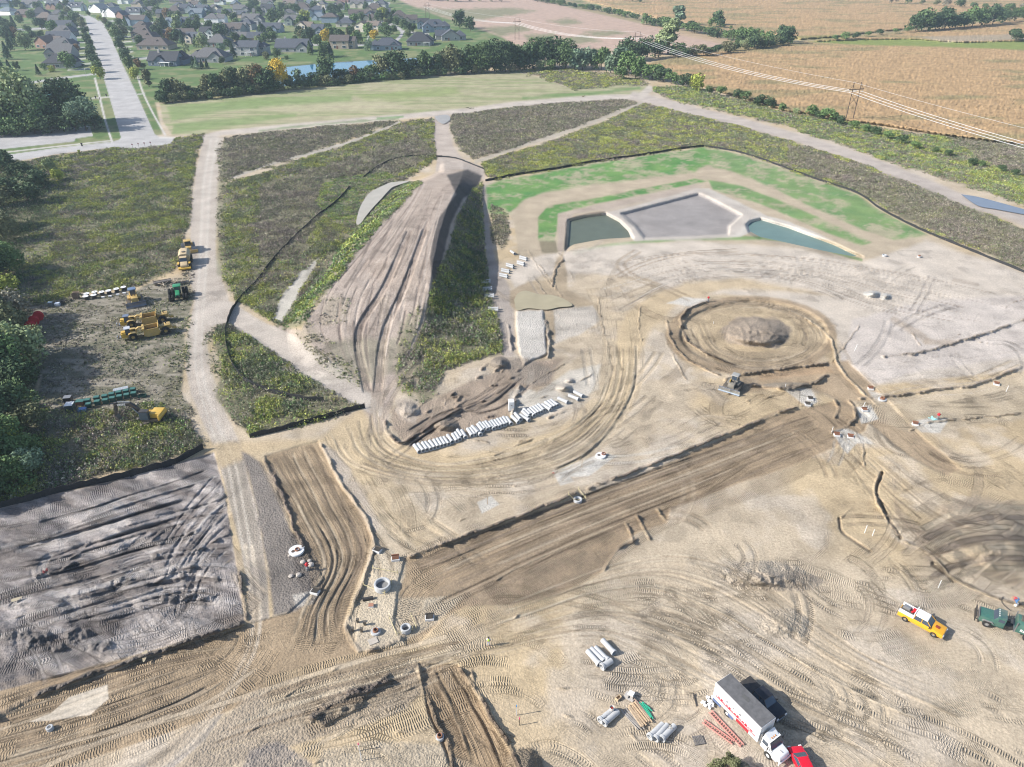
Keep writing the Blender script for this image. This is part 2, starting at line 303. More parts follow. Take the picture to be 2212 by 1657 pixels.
# silt dirt between basin and site
soil([(1120,560),(1205,548),(1300,530),(1500,522),(1700,534),(1860,566),(2000,520),(2211,590),(2500,700),(2500,860),(2211,800),(1900,830),(1820,790),(1800,720),(1700,650),(1560,635),(1460,640),(1400,600),(1240,590),(1160,600),(1120,640),(1100,600)],PALE,6,3,.9,.4)
soil([(1840,690),(2000,650),(2211,640),(2400,700),(2400,830),(2211,770),(1990,800),(1860,840),(1815,790)],(.49,.44,.40),6,3,.9)
soil([(1100,628),(1140,608),(1190,604),(1200,560),(1216,545),(1226,590),(1225,625),(1270,645),(1292,662),(1240,680),(1205,700),(1190,760),(1172,790),(1150,780),(1165,700),(1120,672),(1104,665)],(.335,.27,.19),4,3,.95,.3)
soil([(1115,672),(1172,668),(1178,700),(1180,765),(1130,790),(1118,740)],(.49,.46,.42),3,3,1,1.4,.5)
soil([(1195,670),(1280,660),(1300,690),(1260,720),(1200,740)],(.47,.43,.38),4,3,.9,1.1)
mound(1885,635,22,9,1.6,(.46,.45,.42),.2,.3,.8,1,.0); mound(1912,640,16,8,1.2,(.46,.45,.42),.2,.3,.8,1)
band([(1930,690),(1980,720),(2000,735)],14,(.37,.31,.25),4,2,.7); band([(2000,738),(2060,742)],12,(.34,.28,.22),4,2,.7); band([(2060,605),(2110,615)],9,(.33,.28,.23),3,1,.6)
# churned clay
soil([(840,880),(900,872),(960,850),(1090,790),(1160,775),(1215,775),(1190,830),(1110,850),(1100,905),(960,955),(880,960),(845,930)],(.30,.24,.19),6,5,.85,1.25)
soil([(1085,775),(1140,770),(1200,800),(1180,830),(1110,830)],(.24,.205,.17),5,4,.9,1.5)
soil([(850,860),(905,862),(900,920),(860,905)],(.42,.36,.30),4,3,.8,1)
soil([(1100,842),(1125,838),(1160,850),(1230,800),(1300,785),(1290,840),(1180,900),(1100,900)],(.49,.455,.40),5,3,.9,.8)
mound(1218,838,22,11,1.7,(.44,.40,.35),.25,.3,.8); mound(1230,822,14,6,1.0,(.42,.38,.34),.3,.5,.8)
mound(960,918,30,16,1.9,(.30,.25,.20),.5,1.6); mound(1080,783,20,13,1.5,(.24,.21,.18),.6,2.2); mound(880,885,24,16,1.0,(.38,.33,.28),.6,2.0)
# damp cut roads
R1=[(874,1205),(1000,1160),(1250,1072),(1370,1030),(1500,975),(1600,930),(1690,892),(1760,878),(1800,868),(1838,868),(1878,900),(1868,930),(1800,968),(1700,1010),(1600,1042),(1500,1082),(1448,1096),(1440,1130),(1380,1150),(1335,1182),(1300,1235),(1200,1285),(1110,1305),(1010,1310),(960,1330),(905,1390),(800,1420),(700,1440),(600,1490),(480,1540),(250,1620),(0,1700),(-300,1740),(-300,1560),(0,1490),(240,1432),(400,1390),(520,1352),(620,1325),(660,1290),(700,1250),(640,1160),(600,1060),(572,985),(688,950),(730,1040),(780,1110),(804,1160),(790,1222),(760,1290),(742,1350),(772,1410),(880,1395),(850,1350),(860,1260)]
soil(R1,BR,3,1.5,1,.5,-.25)
soil([(1010,1310),(1110,1306),(1200,1285),(1300,1235),(1335,1185),(1250,1195),(1100,1240),(980,1275)],DB,7,3,.7); soil([(880,1300),(1000,1240),(1250,1130),(1440,1060),(1440,1090),(1350,1150),(1200,1230),(1000,1310),(900,1370)],DB,14,4,.35)
soil([(430,960),(690,945),(780,880),(850,960),(1000,985),(1200,930),(1300,880),(1340,820),(1330,740),(1350,680),(1400,640),(1480,610),(1600,600),(1800,640),(1700,630),(1560,625),(1460,660),(1400,720),(1370,800),(1360,880),(1280,940),(1100,1010),(1000,1030),(880,1010),(800,1030),(760,1020),(700,960),(540,985),(480,1010)],YT,8,3,.85,.4)
soil([(720,980),(790,975),(870,1060),(960,1150),(900,1180),(820,1120)],YT,8,3,.6)
soil([(690,955),(730,975),(790,1060),(820,1140),(800,1150),(740,1050)],(.40,.345,.29),5,3,.8,.8)
# roundabout cut
circ=lambda cx,cy,rx,ry,n=28:[(cx+rx*math.cos(a),cy+ry*math.sin(a)) for a in np.linspace(0,2*PI,n,endpoint=False)]
soil(circ(1622,725,186,86),BR,4,2,.9,.5); soil(circ(1628,722,160,72),(.375,.30,.205),4,1.5,1,.4,-.55)
soil(circ(1620,712,120,50),YT,10,3,.6)
mound(1632,720,78,36,1.9,(.29,.24,.19),.3,1.1,1.0,1,.3)
soil([(1575,820),(1640,800),(1700,790),(1790,783),(1830,780),(1870,820),(1930,880),(2000,950),(2078,1015),(2040,1028),(1960,985),(1890,925),(1840,880),(1780,850),(1740,835),(1700,835),(1600,850)],(.345,.265,.18),4,2,.95,.5,-.3)
soil([(1640,808),(1700,797),(1790,792),(1800,805),(1700,815),(1640,822)],(.38,.27,.17),4,1,.8)
mound(1700,832,60,7,.9,(.27,.23,.18),.5,1.6,.8)
soil([(1830,870),(1900,862),(2000,848),(2211,805),(2500,760),(2500,900),(2211,905),(2060,925),(1960,935),(1880,900)],(.43,.36,.265),5,2,.8)
for P in ([(1795,930),(1830,926),(1870,945),(1890,960),(1850,958),(1830,980),(1815,965)],[(1690,838),(1750,842),(1765,868),(1745,880),(1720,860)],[(1850,880),(1880,875),(1895,905),(1860,915)],[(1965,915),(2000,902),(2050,905),(2030,935),(1990,935)],[(1210,1010),(1300,980),(1330,985),(1270,1030),(1215,1030)],[(1190,1015),(1215,1010),(1240,1040),(1210,1050)],[(1880,855),(1900,870),(1905,850),(1870,840)],[(1440,655),(1475,640),(1530,648),(1500,665)],[(1030,1085),(1060,1070),(1080,1090),(1040,1110)],[(2030,1195),(2080,1190),(2100,1220),(2060,1235)]):
    soil(P,(.56,.54,.50),2.5,2,.85,1.1)
# the topsoil field
TS=[(-300,1180),(0,1098),(120,1066),(240,1040),(380,1002),(462,978),(482,1050),(498,1150),(515,1250),(528,1345),(420,1378),(300,1412),(120,1460),(0,1492),(-300,1570)]
soil(TS,(.27,.245,.235),3,1,1,.8)
sl,m=poly(TS,3); a1=fbm((X0[sl]-.35*Y0[sl])/9,(Y0[sl]+.3*X0[sl])/2.2,4,70)
q=(sstep(.52,.66,a1)*m*.75)[...,None]; COL[sl]=COL[sl]*(1-q)+np.array((.13,.115,.11))*q
q=(sstep(.47,.36,a1)*m*.7)[...,None]; COL[sl]=COL[sl]*(1-q)+np.array((.42,.385,.365))*q
HT[sl]+=m*(1.3*(fbm((X0[sl]-.4*Y0[sl])/7,(Y0[sl]+.35*X0[sl])/2.4,3,71)-.5)+.2*(fbm(X0[sl]/1.2,Y0[sl]/.9,2,72)-.5))
soil([(522,975),(568,1000),(600,1070),(632,1150),(690,1230),(695,1280),(640,1320),(590,1330),(578,1230),(552,1090)],(.20,.178,.16),5,3,1,1.1)
soil([(570,1000),(590,1000),(632,1090),(640,1140),(610,1090)],BK,3,3,.8,2)
soil([(625,1150),(660,1155),(692,1215),(700,1280),(660,1300),(636,1230)],(.13,.115,.105),4,3,.85,1.7)
soil([(630,1285),(690,1275),(690,1300),(640,1312)],(.43,.40,.36),3,2,.8,1)
for P in ([(42,1358),(105,1345),(90,1358),(45,1374)],[(5,1300),(50,1300),(30,1312),(0,1312)],[(0,1355),(22,1352),(18,1372),(-5,1380)],[(305,1408),(325,1402),(322,1425),(312,1440)],[(155,1108),(190,1090),(180,1105)]):
    pass
soil([(110,1540),(150,1505),(232,1478),(235,1510),(190,1545),(110,1555),(60,1560)],(.50,.44,.36),2,1,1,.2)
# churned foreground
soil([(540,1500),(640,1470),(760,1450),(900,1420),(905,1500),(860,1540),(700,1590),(540,1640),(400,1700),(350,1700),(480,1560)],(.31,.26,.205),6,4,.8,1.3)
soil([(670,1550),(740,1500),(800,1490),(780,1530),(700,1568)],(.13,.115,.10),4,3,.85,2.4,.5)
soil([(700,1620),(800,1600),(980,1610),(960,1700),(650,1700)],(.40,.35,.28),8,4,.7,1.2)
soil([(540,1620),(600,1600),(680,1650),(640,1700),(500,1700)],(.24,.215,.20),6,4,.8,1.8)
R5=[(904,1432),(990,1436),(1015,1480),(1060,1560),(1112,1640),(1135,1700),(985,1700),(960,1620),(925,1540)]
soil(R5,(.29,.215,.14),3,1,1,.5,-.35)
mound(1135,1665,42,52,2.2,(.20,.165,.125),.5,2.2,.8)
mound(1640,1238,90,28,1.1,(.40,.345,.28),.6,2.4,.9,.85); mound(1680,1255,100,20,.8,(.33,.28,.23),.6,2.6,.9,.6); mound(1690,1350,62,34,.9,(.40,.345,.28),.6,2.2,.9,.6)
mound(2130,1165,150,95,2.5,(.30,.245,.185),.08,.9,1.0,.9,.1)
soil([(1900,1025),(1925,1020),(1930,1060),(1935,1110),(1970,1150),(2010,1180),(2050,1215),(2230,1280),(2420,1340),(2420,1290),(2211,1250),(2100,1215),(2020,1160),(1950,1120),(1930,1070),(1940,1030)],(.30,.235,.17),4,2,.7)
band([(1905,1022),(1893,1060),(1908,1100),(1930,1140),(1945,1162)],6,(.13,.11,.09),2,1,.9,-.7)
band([(1812,1120),(1818,1148),(1850,1172),(1880,1192)],4,(.17,.14,.11),1.5,1,.8,-.4)
band([(2015,1218),(2045,1240),(2060,1255)],8,(.15,.12,.10),2,1,.8,-.6)
soil([(750,1350),(790,1250),(800,1180),(850,1190),(880,1215),(860,1290),(1000,1290),(940,1350),(850,1395),(790,1400)],(.46,.40,.31),5,3,.8,1.0)
for P in (circ(455,968,0,0),): pass
for off in (-7,8):
    band([(536+off,1180),(552+off,1300),(549+off,1380),(520+off,1450),(470+off,1530),(400+off,1610),(300+off,1680)],8,(.50,.43,.345),3,1,.95)
band([(548,1300),(540,1390),(505,1470),(440,1560),(330,1650)],26,(.36,.29,.21),6,2,.5)
band([(620,1530),(760,1475),(900,1425),(1000,1395)],5,(.50,.43,.33),2.5,1,.8); band([(560,1500),(700,1450),(860,1400)],4,(.48,.41,.31),2,1,.7)
weeds(YD,1,.22,8,6)
CONC=(.40,.39,.385); CW=(.50,.48,.45)
def pave(P,c=CONC,f=.8,k=1): soil(P,c,f,0,k,.02)
MAIN=[(183,36),(190,33),(222,48),(240,82),(265,140),(297,207),(334,290),(345,297),(378,298),(368,311),(300,320),(240,319),(120,333),(45,347),(-400,402),(-400,384),(20,334),(120,320),(240,307),(258,302),(261,297),(245,240),(226,175),(200,95),(188,55)]
pave(MAIN)
pave([(-500,340),(0,291),(193,271),(200,294),(162,300),(161,306),(0,323),(-500,372)])
def path(P,w,c=CW): band(P,w,c,.9,0,1,0,.02)
path([(205,170),(214,205),(226,255),(242,307)],4.2); path([(15,329),(120,317),(243,304)],2.6); path([(297,165),(310,203),(332,248),(357,292)],3.6)
path([(345,297),(378,298)],3); path([(198,213),(243,209)],2.2); path([(297,204),(312,202)],2)
path([(192,272),(199,293)],1.8,(.6,.58,.55))
for P,wd in (([(-400,100),(0,68),(95,62),(186,57)],4.5),([(235,55),(300,52),(350,49),(430,52),(520,54),(570,56),(640,48)],4.0),([(262,128),(315,126),(403,121),(500,110),(560,95),(585,84),(640,92),(700,99),(760,99),(800,96),(850,92)],4.2),([(850,92),(862,82),(868,70),(858,60),(840,52),(800,43),(740,36),(690,30),(640,27)],6),([(868,68),(900,72),(925,74)],4),([(186,38),(160,30),(120,28),(60,30),(-60,34)],4.2),([(222,48),(262,44),(300,40)],3.4),([(820,60),(800,70),(790,96)],3.5),([(560,95),(590,60),(620,30),(660,10),(700,-5)],3.5),([(690,30),(720,10),(780,5),(840,8)],4.5),([(30,185),(110,172),(206,160)],4),([(-400,225),(0,190),(32,185)],5)):
    band(P,wd,CONC,.9,0,1,0,.02)
for k in range(9): band([(146,152-k*11.5),(196-k*1.2,149-k*11.5)],2.4,CW,.7,0,.9)
for k in range(7): band([(262-k*4,126-k*11),(288-k*1.5,123-k*11)],2.2,CW,.7,0,.9)
soil([(-160,206),(14,190),(17,212),(-160,232)],(.07,.20,.16),1); soil([(-40,197),(6,195),(9,209),(-40,214)],(.12,.27,.50),.8)
soil([(92,183),(134,179),(138,204),(94,208)],(.07,.20,.16),1); soil([(102,185),(119,183.5),(122,202),(105,204)],(.12,.27,.50),.8)
band([(110.5,184.5),(113.5,203)],.8,(.6,.62,.65),.4); band([(103,194),(121,192.5)],.8,(.6,.62,.65),.4)
PONDF=[(545,186),(562,163),(580,150),(612,145),(690,137),(780,131),(935,123),(952,124),(940,140),(800,165),(700,175),(600,188),(552,195)]
soil(PONDF,(.05,.08,.08),1.5,0,1,.02); sl,m=poly(PONDF,2); HT[sl]-=.6*m
band([(582,151),(612,146),(690,138),(780,132),(935,124)],2,(.20,.17,.12),1,.5,.8)
# ---------------------------------------------------------------- machine passes
GUIDE=[]; rr_=random.Random(8)
def stream(P,wm,lane=.7,amp=1,c=None,k=.5,**kw):
    GUIDE.extend([(P[i],P[i+1]) for i in range(len(P)-1)]); tread(P,wm,lane,amp,c,k,**kw)
stream([(-60,1580),(200,1500),(420,1440),(560,1390)],13,.75,1.2,BR,.15)
stream([(-60,1660),(150,1600),(330,1530),(480,1450),(540,1380)],11,.6,1.2,BR,.2)
stream([(-80,1525),(150,1448),(330,1392),(500,1340),(530,1290)],4.5,.8,1.2)
stream([(560,1500),(700,1460),(860,1420),(1000,1380),(1120,1365)],5,.7,1.1,YT,.35)
stream([(590,985),(640,1080),(690,1180),(715,1260),(700,1340),(670,1420)],6,.7,1.2,BR,.3)
stream([(640,965),(700,1060),(760,1150),(765,1230),(735,1310),(720,1400)],6,.65,1.2,BR,.2,h=.1)
stream([(880,1400),(1000,1330),(1150,1260),(1290,1180),(1400,1110),(1600,1040),(1800,955)],9,.65,1.2,BR,.2)
stream([(870,1250),(1000,1190),(1200,1110),(1400,1045),(1600,975),(1780,915)],9,.65,1.1,BR,.15)
stream([(870,1350),(900,1280),(980,1220),(1100,1170)],4,.7,1.1,BR,.3,h=.06)
stream([(925,1440),(970,1530),(1010,1610),(1040,1680)],5.2,.6,1.3,BR,.3)
stream([(975,1440),(1020,1520),(1070,1610),(1100,1680)],3,.7,1.3,(.30,.22,.14),.3)
stream([(1470,720),(1500,760),(1580,790),(1680,795),(1760,775),(1790,740)],7,.7,1.1,BR,.2)
stream([(1480,690),(1520,662),(1600,652),(1700,668),(1770,705)],6,.7,1.1,BR,.2)
stream([(1560,680),(1640,668),(1720,690),(1745,730),(1700,765),(1600,770),(1545,740),(1560,680)],5,.6,1)
stream([(1600,725),(1640,735),(1700,730)],7,.8,1.4)
stream([(1250,1000),(1400,940),(1560,890),(1700,860),(1790,850)],6,.7,1.1)
stream([(770,1000),(900,1025),(1050,1010),(1200,960),(1310,880),(1345,780),(1335,690),(1300,620)],10,.9,.9,YT,.3)
stream([(1370,640),(1480,600),(1600,590),(1750,605),(1850,645)],7,.9,.9)
stream([(1330,600),(1390,570),(1480,548),(1600,540)],3,.7,.8,BR,.4,gap=.7)
stream([(1500,650),(1430,620),(1370,600),(1340,570),(1380,540)],3.6,.7,.8,BR,.4,gap=.8)
stream([(1830,800),(1900,870),(1990,950),(2060,1010)],7,.7,1,(.36,.275,.185),.25)
stream([(1850,890),(1960,900),(2100,885),(2260,850)],8,.9,1.2)
stream([(1700,860),(1780,880),(1830,925),(1840,980),(1800,1020)],5,.8,1,h=.08)
stream([(1680,1220),(1780,1260),(1900,1290),(2000,1260)],6,.7,.8)
stream([(1250,1300),(1400,1280),(1520,1300),(1620,1380),(1760,1460),(1900,1530),(2080,1600),(2240,1690)],3.4,.8,1.5,gap=.9)
stream([(1050,1380),(1200,1320),(1340,1300),(1460,1330),(1580,1420),(1700,1510),(1840,1580),(1980,1670)],4.4,.9,1.3,gap=1.2)
stream([(1080,1330),(1230,1290),(1400,1270),(1500,1300),(1600,1380)],4,.7,1.2)
stream([(1160,1350),(1300,1345),(1440,1370),(1500,1400)],3.2,.5,1.1,gap=.6)
stream([(1420,1240),(1480,1300),(1570,1390),(1620,1440)],3,.9,1.2,gap=.7)
stream([(1540,1180),(1600,1240),(1640,1300)],2.4,.9,1.1)
stream([(1940,1170),(2000,1110),(2080,1070),(2180,1060)],4,.8,1.2)
stream([(1990,1230),(2080,1160),(2200,1120),(2300,1110)],8,1.2,1.6,(.31,.26,.20),.4)
stream([(2050,1260),(2130,1220),(2250,1200)],8,1.2,1.6,(.36,.30,.22),.4)
stream([(1880,1180),(1960,1250),(2060,1290),(2200,1350)],3.4,.9,1.4,gap=.7)
stream([(1840,1230),(1900,1180),(1960,1165)],4,.8,1.1)
stream([(2020,1020),(2100,1050),(2230,1120)],7,.8,1)
stream([(700,1620),(860,1560),(980,1510),(1060,1480)],5,.9,1.3)
stream([(640,1560),(760,1500),(900,1450)],6,.7,1.2,BR,.2)
stream([(980,1440),(1040,1425),(1110,1432)],2,.9,1.5); stream([(990,1475),(1060,1470),(1115,1475)],2,.9,1.5)
stream([(1140,1620),(1190,1612),(1250,1640),(1300,1690)],1.8,.9,1.6,h=.1)
stream([(770,1010),(830,1110),(880,1170),(905,1190)],3,.7,1,YT,.3,gap=.6)
stream([(490,1060),(440,1100),(330,1150),(200,1200),(60,1235),(-60,1250)],3.2,.8,1.5,(.27,.24,.22),.4,gap=.7,h=.1)
stream([(470,1010),(380,1060),(250,1100),(100,1130),(-60,1150)],6,.7,1.3)
stream([(460,990),(300,1040),(100,1100),(-60,1130)],5,.7,1.2)
stream([(480,1080),(400,1180),(300,1240),(150,1280),(-50,1310)],3.6,.9,1.5,(.27,.24,.22),.4,gap=.9,h=.1)
stream([(520,1180),(440,1220),(400,1290),(330,1330)],4,.7,1.4)
stream([(520,1290),(400,1320),(260,1370),(100,1400),(-60,1420)],7,.7,1.4)
stream([(440,1150),(480,1200),(500,1280)],4,.7,1.3); stream([(300,1180),(260,1240),(280,1300)],3.5,.7,1.4)
stream([(60,1380),(100,1420),(150,1440)],4,.7,1.5); stream([(180,1360),(230,1400),(260,1440)],4,.7,1.5)
# light wheel paths
for P,wd in (([(690,1500),(800,1470),(940,1425),(1010,1400)],.9),([(0,1700),(250,1590),(480,1520),(700,1450),(980,1370)],1.2),([(0,1640),(200,1590),(420,1530),(560,1440)],1.0),([(1290,900),(1345,790),(1345,690)],3.5),([(860,970),(1000,1000),(1200,940),(1300,860)],3.5),([(560,1700),(700,1600),(900,1520)],.9)):
    tread(P,wd,.7,.25,YT if wd>3 else (.45,.38,.29),.55)
stream([(905,770),(850,840),(815,910),(812,980),(850,1040)],3.4,.8,1.2,(.40,.33,.25),.4,gap=.6)
stream([(830,640),(828,760),(815,860),(812,940)],3.0,.8,.8,(.42,.35,.28),.5)
stream([(1010,372),(960,420),(900,480),(860,560)],6,.9,.9,None,.3)
for k in (1,5):
    a=k/8; stream([(875+a*70,500-a*10),(820+a*85,620),(760+a*110,720+a*10),(790+a*40,850)],2.2,.8,1.1,((.24,.19,.16) if k%2 else (.42,.35,.30)),.35,h=.22)
# dark striped passes on the right mound and through the topsoil
for k in range(7):
    y=1105+k*22; tread([(1985+k*4,y+42),(2060,y+6),(2140,y-10),(2240,y-6),(2330,y+4)],1.6,.8,1.8,(.17,.14,.115) if k%2 else (.36,.31,.235),.75)
for k in range(16):
    y=1125+k*17; x=rr_.uniform(-60,160); tread([(x,y+60),(x+130,y+20+rr_.uniform(-8,8)),(x+270,y-24)],1.7,.8,1.7,(.125,.11,.105) if k%3 else (.37,.34,.32),.6,h=.08)
# random turning passes over the bare ground
rr=random.Random(5)
BARE=[(1120,560,1800,800,14),(900,900,1800,1060,26),(700,1000,1000,1180,14),(1250,1120,1950,1600,46),(1000,1250,1700,1650,26),(1800,900,2230,1300,24),(0,1120,520,1450,34),(1100,800,1650,960,18),(1700,1350,2230,1650,14),(520,1450,1000,1650,14),(900,880,1150,800,8),(1850,600,2230,880,10)]
gm=np.array([((a[0]+b[0])/2,(a[1]+b[1])/2) for a,b in GUIDE])
for x0,y0,x1,y1,n in BARE:
    for _ in range(n):
        p=np.array((rr.uniform(x0,x1),rr.uniform(min(y0,y1),max(y0,y1))))
        i=np.argsort(((gm-p)**2).sum(1))[:3][rr.randrange(3)]; a,b=GUIDE[i]
        th=math.atan2(b[1]-a[1],b[0]-a[0])+rr.gauss(0,.25); cv=rr.gauss(0,.006); Q=[tuple(p)]
        for k in range(rr.randrange(2,6)):
            Q.append((Q[-1][0]+38*math.cos(th),Q[-1][1]+30*math.sin(th))); th+=cv*38
        if any(not(x0-80<q[0]<x1+80) for q in Q): continue
        j=min(len(vs)-1,np.searchsorted(vs,p[1])); ii=min(len(us)-1,np.searchsorted(us,p[0]))
        if VEG[j,ii]>.3: continue
        f=rr.random(); base=COL[j,ii]*(.8 if rr.random()<.6 else 1.12)
        if f<.6: tread(Q,rr.uniform(2.6,3.4),rr.choice((.5,.7,.9)),rr.uniform(.8,1.5),tuple(base),.35,gap=rr.uniform(.55,.9),h=rr.uniform(0,.09))
        else: tread(Q,rr.uniform(1,3.5),rr.choice((.5,.7)),rr.uniform(.6,1.3),tuple(base),.3)
for _ in range(70):     # shallow scrape lines
    x0,y0,x1,y1,n=rr.choice(BARE); p=(rr.uniform(x0,x1),rr.uniform(min(y0,y1),max(y0,y1)))
    gi=int(np.argmin(((gm-np.array(p))**2).sum(1))); a,b=GUIDE[gi]; th=math.atan2(b[1]-a[1],b[0]-a[0])+rr.gauss(0,.15); L=rr.uniform(30,110)
    q=(p[0]+L*math.cos(th),p[1]+L*math.sin(th)); m=((p[0]+q[0])/2+rr.uniform(-6,6),(p[1]+q[1])/2+rr.uniform(-4,4))
    windrow([p,m,q],rr.uniform(.35,.7),rr.uniform(.12,.3),(.30,.245,.18),.8,.6)
# streaks fanning down the stockpile ramp
for k in range(95):
    t=rr.random(); v0=rr.uniform(390,700); L=rr.uniform(35,150); v1=min(v0+L,870)
    gx=lambda v: np.interp(v,[380,450,560,640,720,800,870],[905+t*85,860+t*100,765+t*170,700+t*225,690+t*215,740+t*125,795+t*30])
    tread([(gx(v0),v0),(gx((v0+v1)/2)+rr.uniform(-3,3),(v0+v1)/2),(gx(v1),v1)],rr.uniform(.3,.9),.8,rr.uniform(.2,1),((.22,.175,.15) if rr.random()<.55 else (.47,.40,.345)),rr.uniform(.3,.75),h=rr.uniform(-.04,.09))
# families of long graded ruts, each a little darker or lighter than the soil it runs in
def family(P0,P1,n,cols,wmin=.25,wmax=.8,seg=(.25,1.),k=(.3,.75),amp=.5,hh=(.02,.14)):
    A=smooth(P0,6); B=smooth(P1,6); m=len(A)
    for _ in range(n):
        t=rr.random(); L=rr.uniform(*seg); s0=rr.uniform(0,1-L) if L<1 else 0; i0=int(s0*(m-1)); i1=max(i0+3,int((s0+L)*(m-1)))
        Q=(A*(1-t)+B*t)[i0:i1+1:2]
        if len(Q)<3: continue
        Q=[tuple(q+np.array((rr.uniform(-2,2),rr.uniform(-2,2)))) for q in Q]
        tread(Q,rr.uniform(wmin,wmax),.8,amp*rr.random(),rr.choice(cols),rr.uniform(*k),h=rr.uniform(*hh)*(1 if rr.random()<.7 else -1))
DK=(.12,.105,.10); LG_=(.43,.40,.38)
family([(478,985),(300,1050),(100,1110),(-60,1140)],[(525,1340),(400,1310),(180,1370),(-60,1430)],66,[DK,DK,LG_,(.2,.18,.17)],.3,1.3,(.15,.7),hh=(.05,.3))
family([(478,1000),(400,1090),(330,1200),(300,1330)],[(525,1190),(470,1230),(440,1290),(420,1370)],26,[DK,LG_],.4,1.2,(.2,.6),hh=(.05,.25))
for _ in range(46):
    cx_,cy_=rr.choice(((430,1290),(330,1260),(180,1230),(90,1330),(300,1180))); R_=rr.uniform(18,110); a0=rr.uniform(0,6.28); da=rr.uniform(.5,1.7)
    Q=[(cx_+R_*math.cos(a0+da*t),cy_+.62*R_*math.sin(a0+da*t)) for t in (0,.25,.5,.75,1)]
    if all(0<q[0]<515 and 1090+(460-q[0])*.0<q[1]<1370 for q in Q): tread(Q,rr.uniform(.5,1.6),.7,rr.uniform(.5,1.6),rr.choice([DK,LG_,LG_]),rr.uniform(.25,.7),h=rr.uniform(-.1,.2))
SB=[(.19,.15,.115),(.40,.335,.25),(.22,.17,.12)]
family([(-80,1530),(150,1450),(340,1390),(560,1380)],[(-80,1690),(200,1610),(380,1540),(540,1440)],60,SB)
family([(880,1215),(1150,1110),(1500,985),(1800,880)],[(960,1330),(1250,1190),(1560,1060),(1860,925)],80,SB)
family([(575,990),(640,1110),(690,1220),(640,1330),(600,1430)],[(690,960),(750,1080),(795,1190),(745,1310),(765,1410)],44,SB)
family([(560,1500),(720,1450),(900,1405),(1060,1370)],[(420,1640),(640,1570),(860,1510),(1010,1440)],50,SB+[(.45,.385,.29)])
family([(915,1440),(960,1530),(990,1610),(1010,1690)],[(990,1440),(1040,1520),(1090,1610),(1120,1690)],20,[(.17,.125,.085),(.34,.26,.17)])
family([(1450,690),(1490,760),(1600,815),(1730,800),(1800,770)],[(1530,700),(1560,755),(1640,775),(1720,760),(1750,730)],34,SB)
family([(1490,670),(1560,650),(1650,652),(1760,690),(1800,750)],[(1570,690),(1620,675),(1680,680),(1730,705),(1745,745)],26,SB)
family([(820,880),(840,960),(960,1000),(1150,960),(1290,870),(1330,700)],[(700,940),(760,1010),(960,1050),(1240,1010),(1370,860),(1380,680)],60,[(.27,.22,.16),(.48,.41,.31),(.46,.38,.26)])
family([(1250,580),(1500,545),(1760,560),(2000,600),(2230,650)],[(1340,680),(1480,610),(1700,610),(1900,680),(2230,740)],60,[(.30,.25,.20),(.54,.49,.43),(.36,.30,.24)])
family([(1100,1300),(1400,1200),(1600,1230),(1850,1400),(2200,1560)],[(1000,1440),(1250,1400),(1450,1480),(1700,1600),(1900,1680)],90,[(.30,.245,.18),(.50,.435,.34),(.27,.22,.16)],.2,.6)
family([(1780,870),(1900,960),(2050,1060),(2230,1120)],[(1820,1000),(1880,1080),(1960,1180),(2100,1290)],40,SB,.2,.6)
family([(1850,780),(1950,770),(2100,750),(2230,730)],[(1900,880),(2000,860),(2120,850),(2230,820)],34,[(.32,.28,.235),(.56,.51,.46)],.2,.6)
family([(845,950),(930,900),(1020,860),(1110,800)],[(900,975),(1000,905),(1090,880),(1180,800)],40,[(.15,.12,.10),(.36,.29,.23),(.13,.11,.095)],.4,1.2,(.12,.5),(.4,.8),1.2,(.05,.3))
soil([(110,1540),(150,1505),(232,1478),(235,1508),(195,1545),(120,1556),(60,1560)],(.50,.44,.36),1.5,1,1,.15); sl,m=poly([(110,1540),(150,1505),(232,1478),(235,1508),(195,1545),(120,1556),(60,1560)],1.5,1); TRK[sl][...,2]*=1-m
# cut edges
EDGE=(.20,.165,.135)
windrow([(876,1205),(1000,1158),(1130,1110),(1250,1062)],1.3,.75,EDGE,2)
windrow([(1262,1058),(1400,1005),(1560,940),(1680,892),(1745,872),(1762,868)],1.2,.65,EDGE,2)
windrow([(-40,1562),(40,1520),(130,1480),(240,1442),(360,1400),(470,1362),(532,1345)],1.5,.8,(.14,.125,.115),2)
windrow([(532,1345),(528,1300),(515,1230)],.9,.5,(.15,.13,.12),2)
windrow([(570,990),(610,1070),(640,1150),(660,1190)],1.0,.5,(.17,.14,.12),2)
windrow([(692,955),(735,1040),(785,1110),(806,1165),(800,1210),(792,1235),(770,1290),(748,1345)],.9,.5,(.36,.30,.23),1.2)
windrow([(748,1345),(756,1380),(778,1412)],1.1,.6,(.16,.14,.12),2); windrow([(785,1408),(840,1390),(880,1372)],1.2,.7,(.20,.16,.13),2)
windrow([(1440,690),(1448,730),(1475,768),(1520,795),(1560,812)],.9,.5,(.30,.24,.18),1.5)
windrow([(1478,710),(1470,690),(1490,665),(1530,650)],1.0,.8,(.14,.11,.09),2); windrow([(1470,700),(1485,735),(1530,765),(1590,790)],1.0,.7,(.17,.135,.11),2)
windrow([(1700,668),(1760,700),(1795,735),(1805,775),(1815,795),(1850,835),(1900,880)],1.0,.5,(.42,.35,.26),1.5)
windrow([(1560,820),(1620,805),(1700,795),(1790,784)],1.3,.7,(.21,.175,.14),2)
windrow([(1620,830),(1700,838),(1760,825),(1788,808)],1.8,.9,(.19,.16,.13),2.4)
windrow([(1850,860),(1950,852),(2040,838),(2100,832),(2211,790),(2300,760)],1.2,.6,(.24,.205,.17),2)
windrow([(1900,770),(1990,760),(2060,740),(2140,715),(2240,680)],1.4,.6,(.27,.235,.20),2.4)
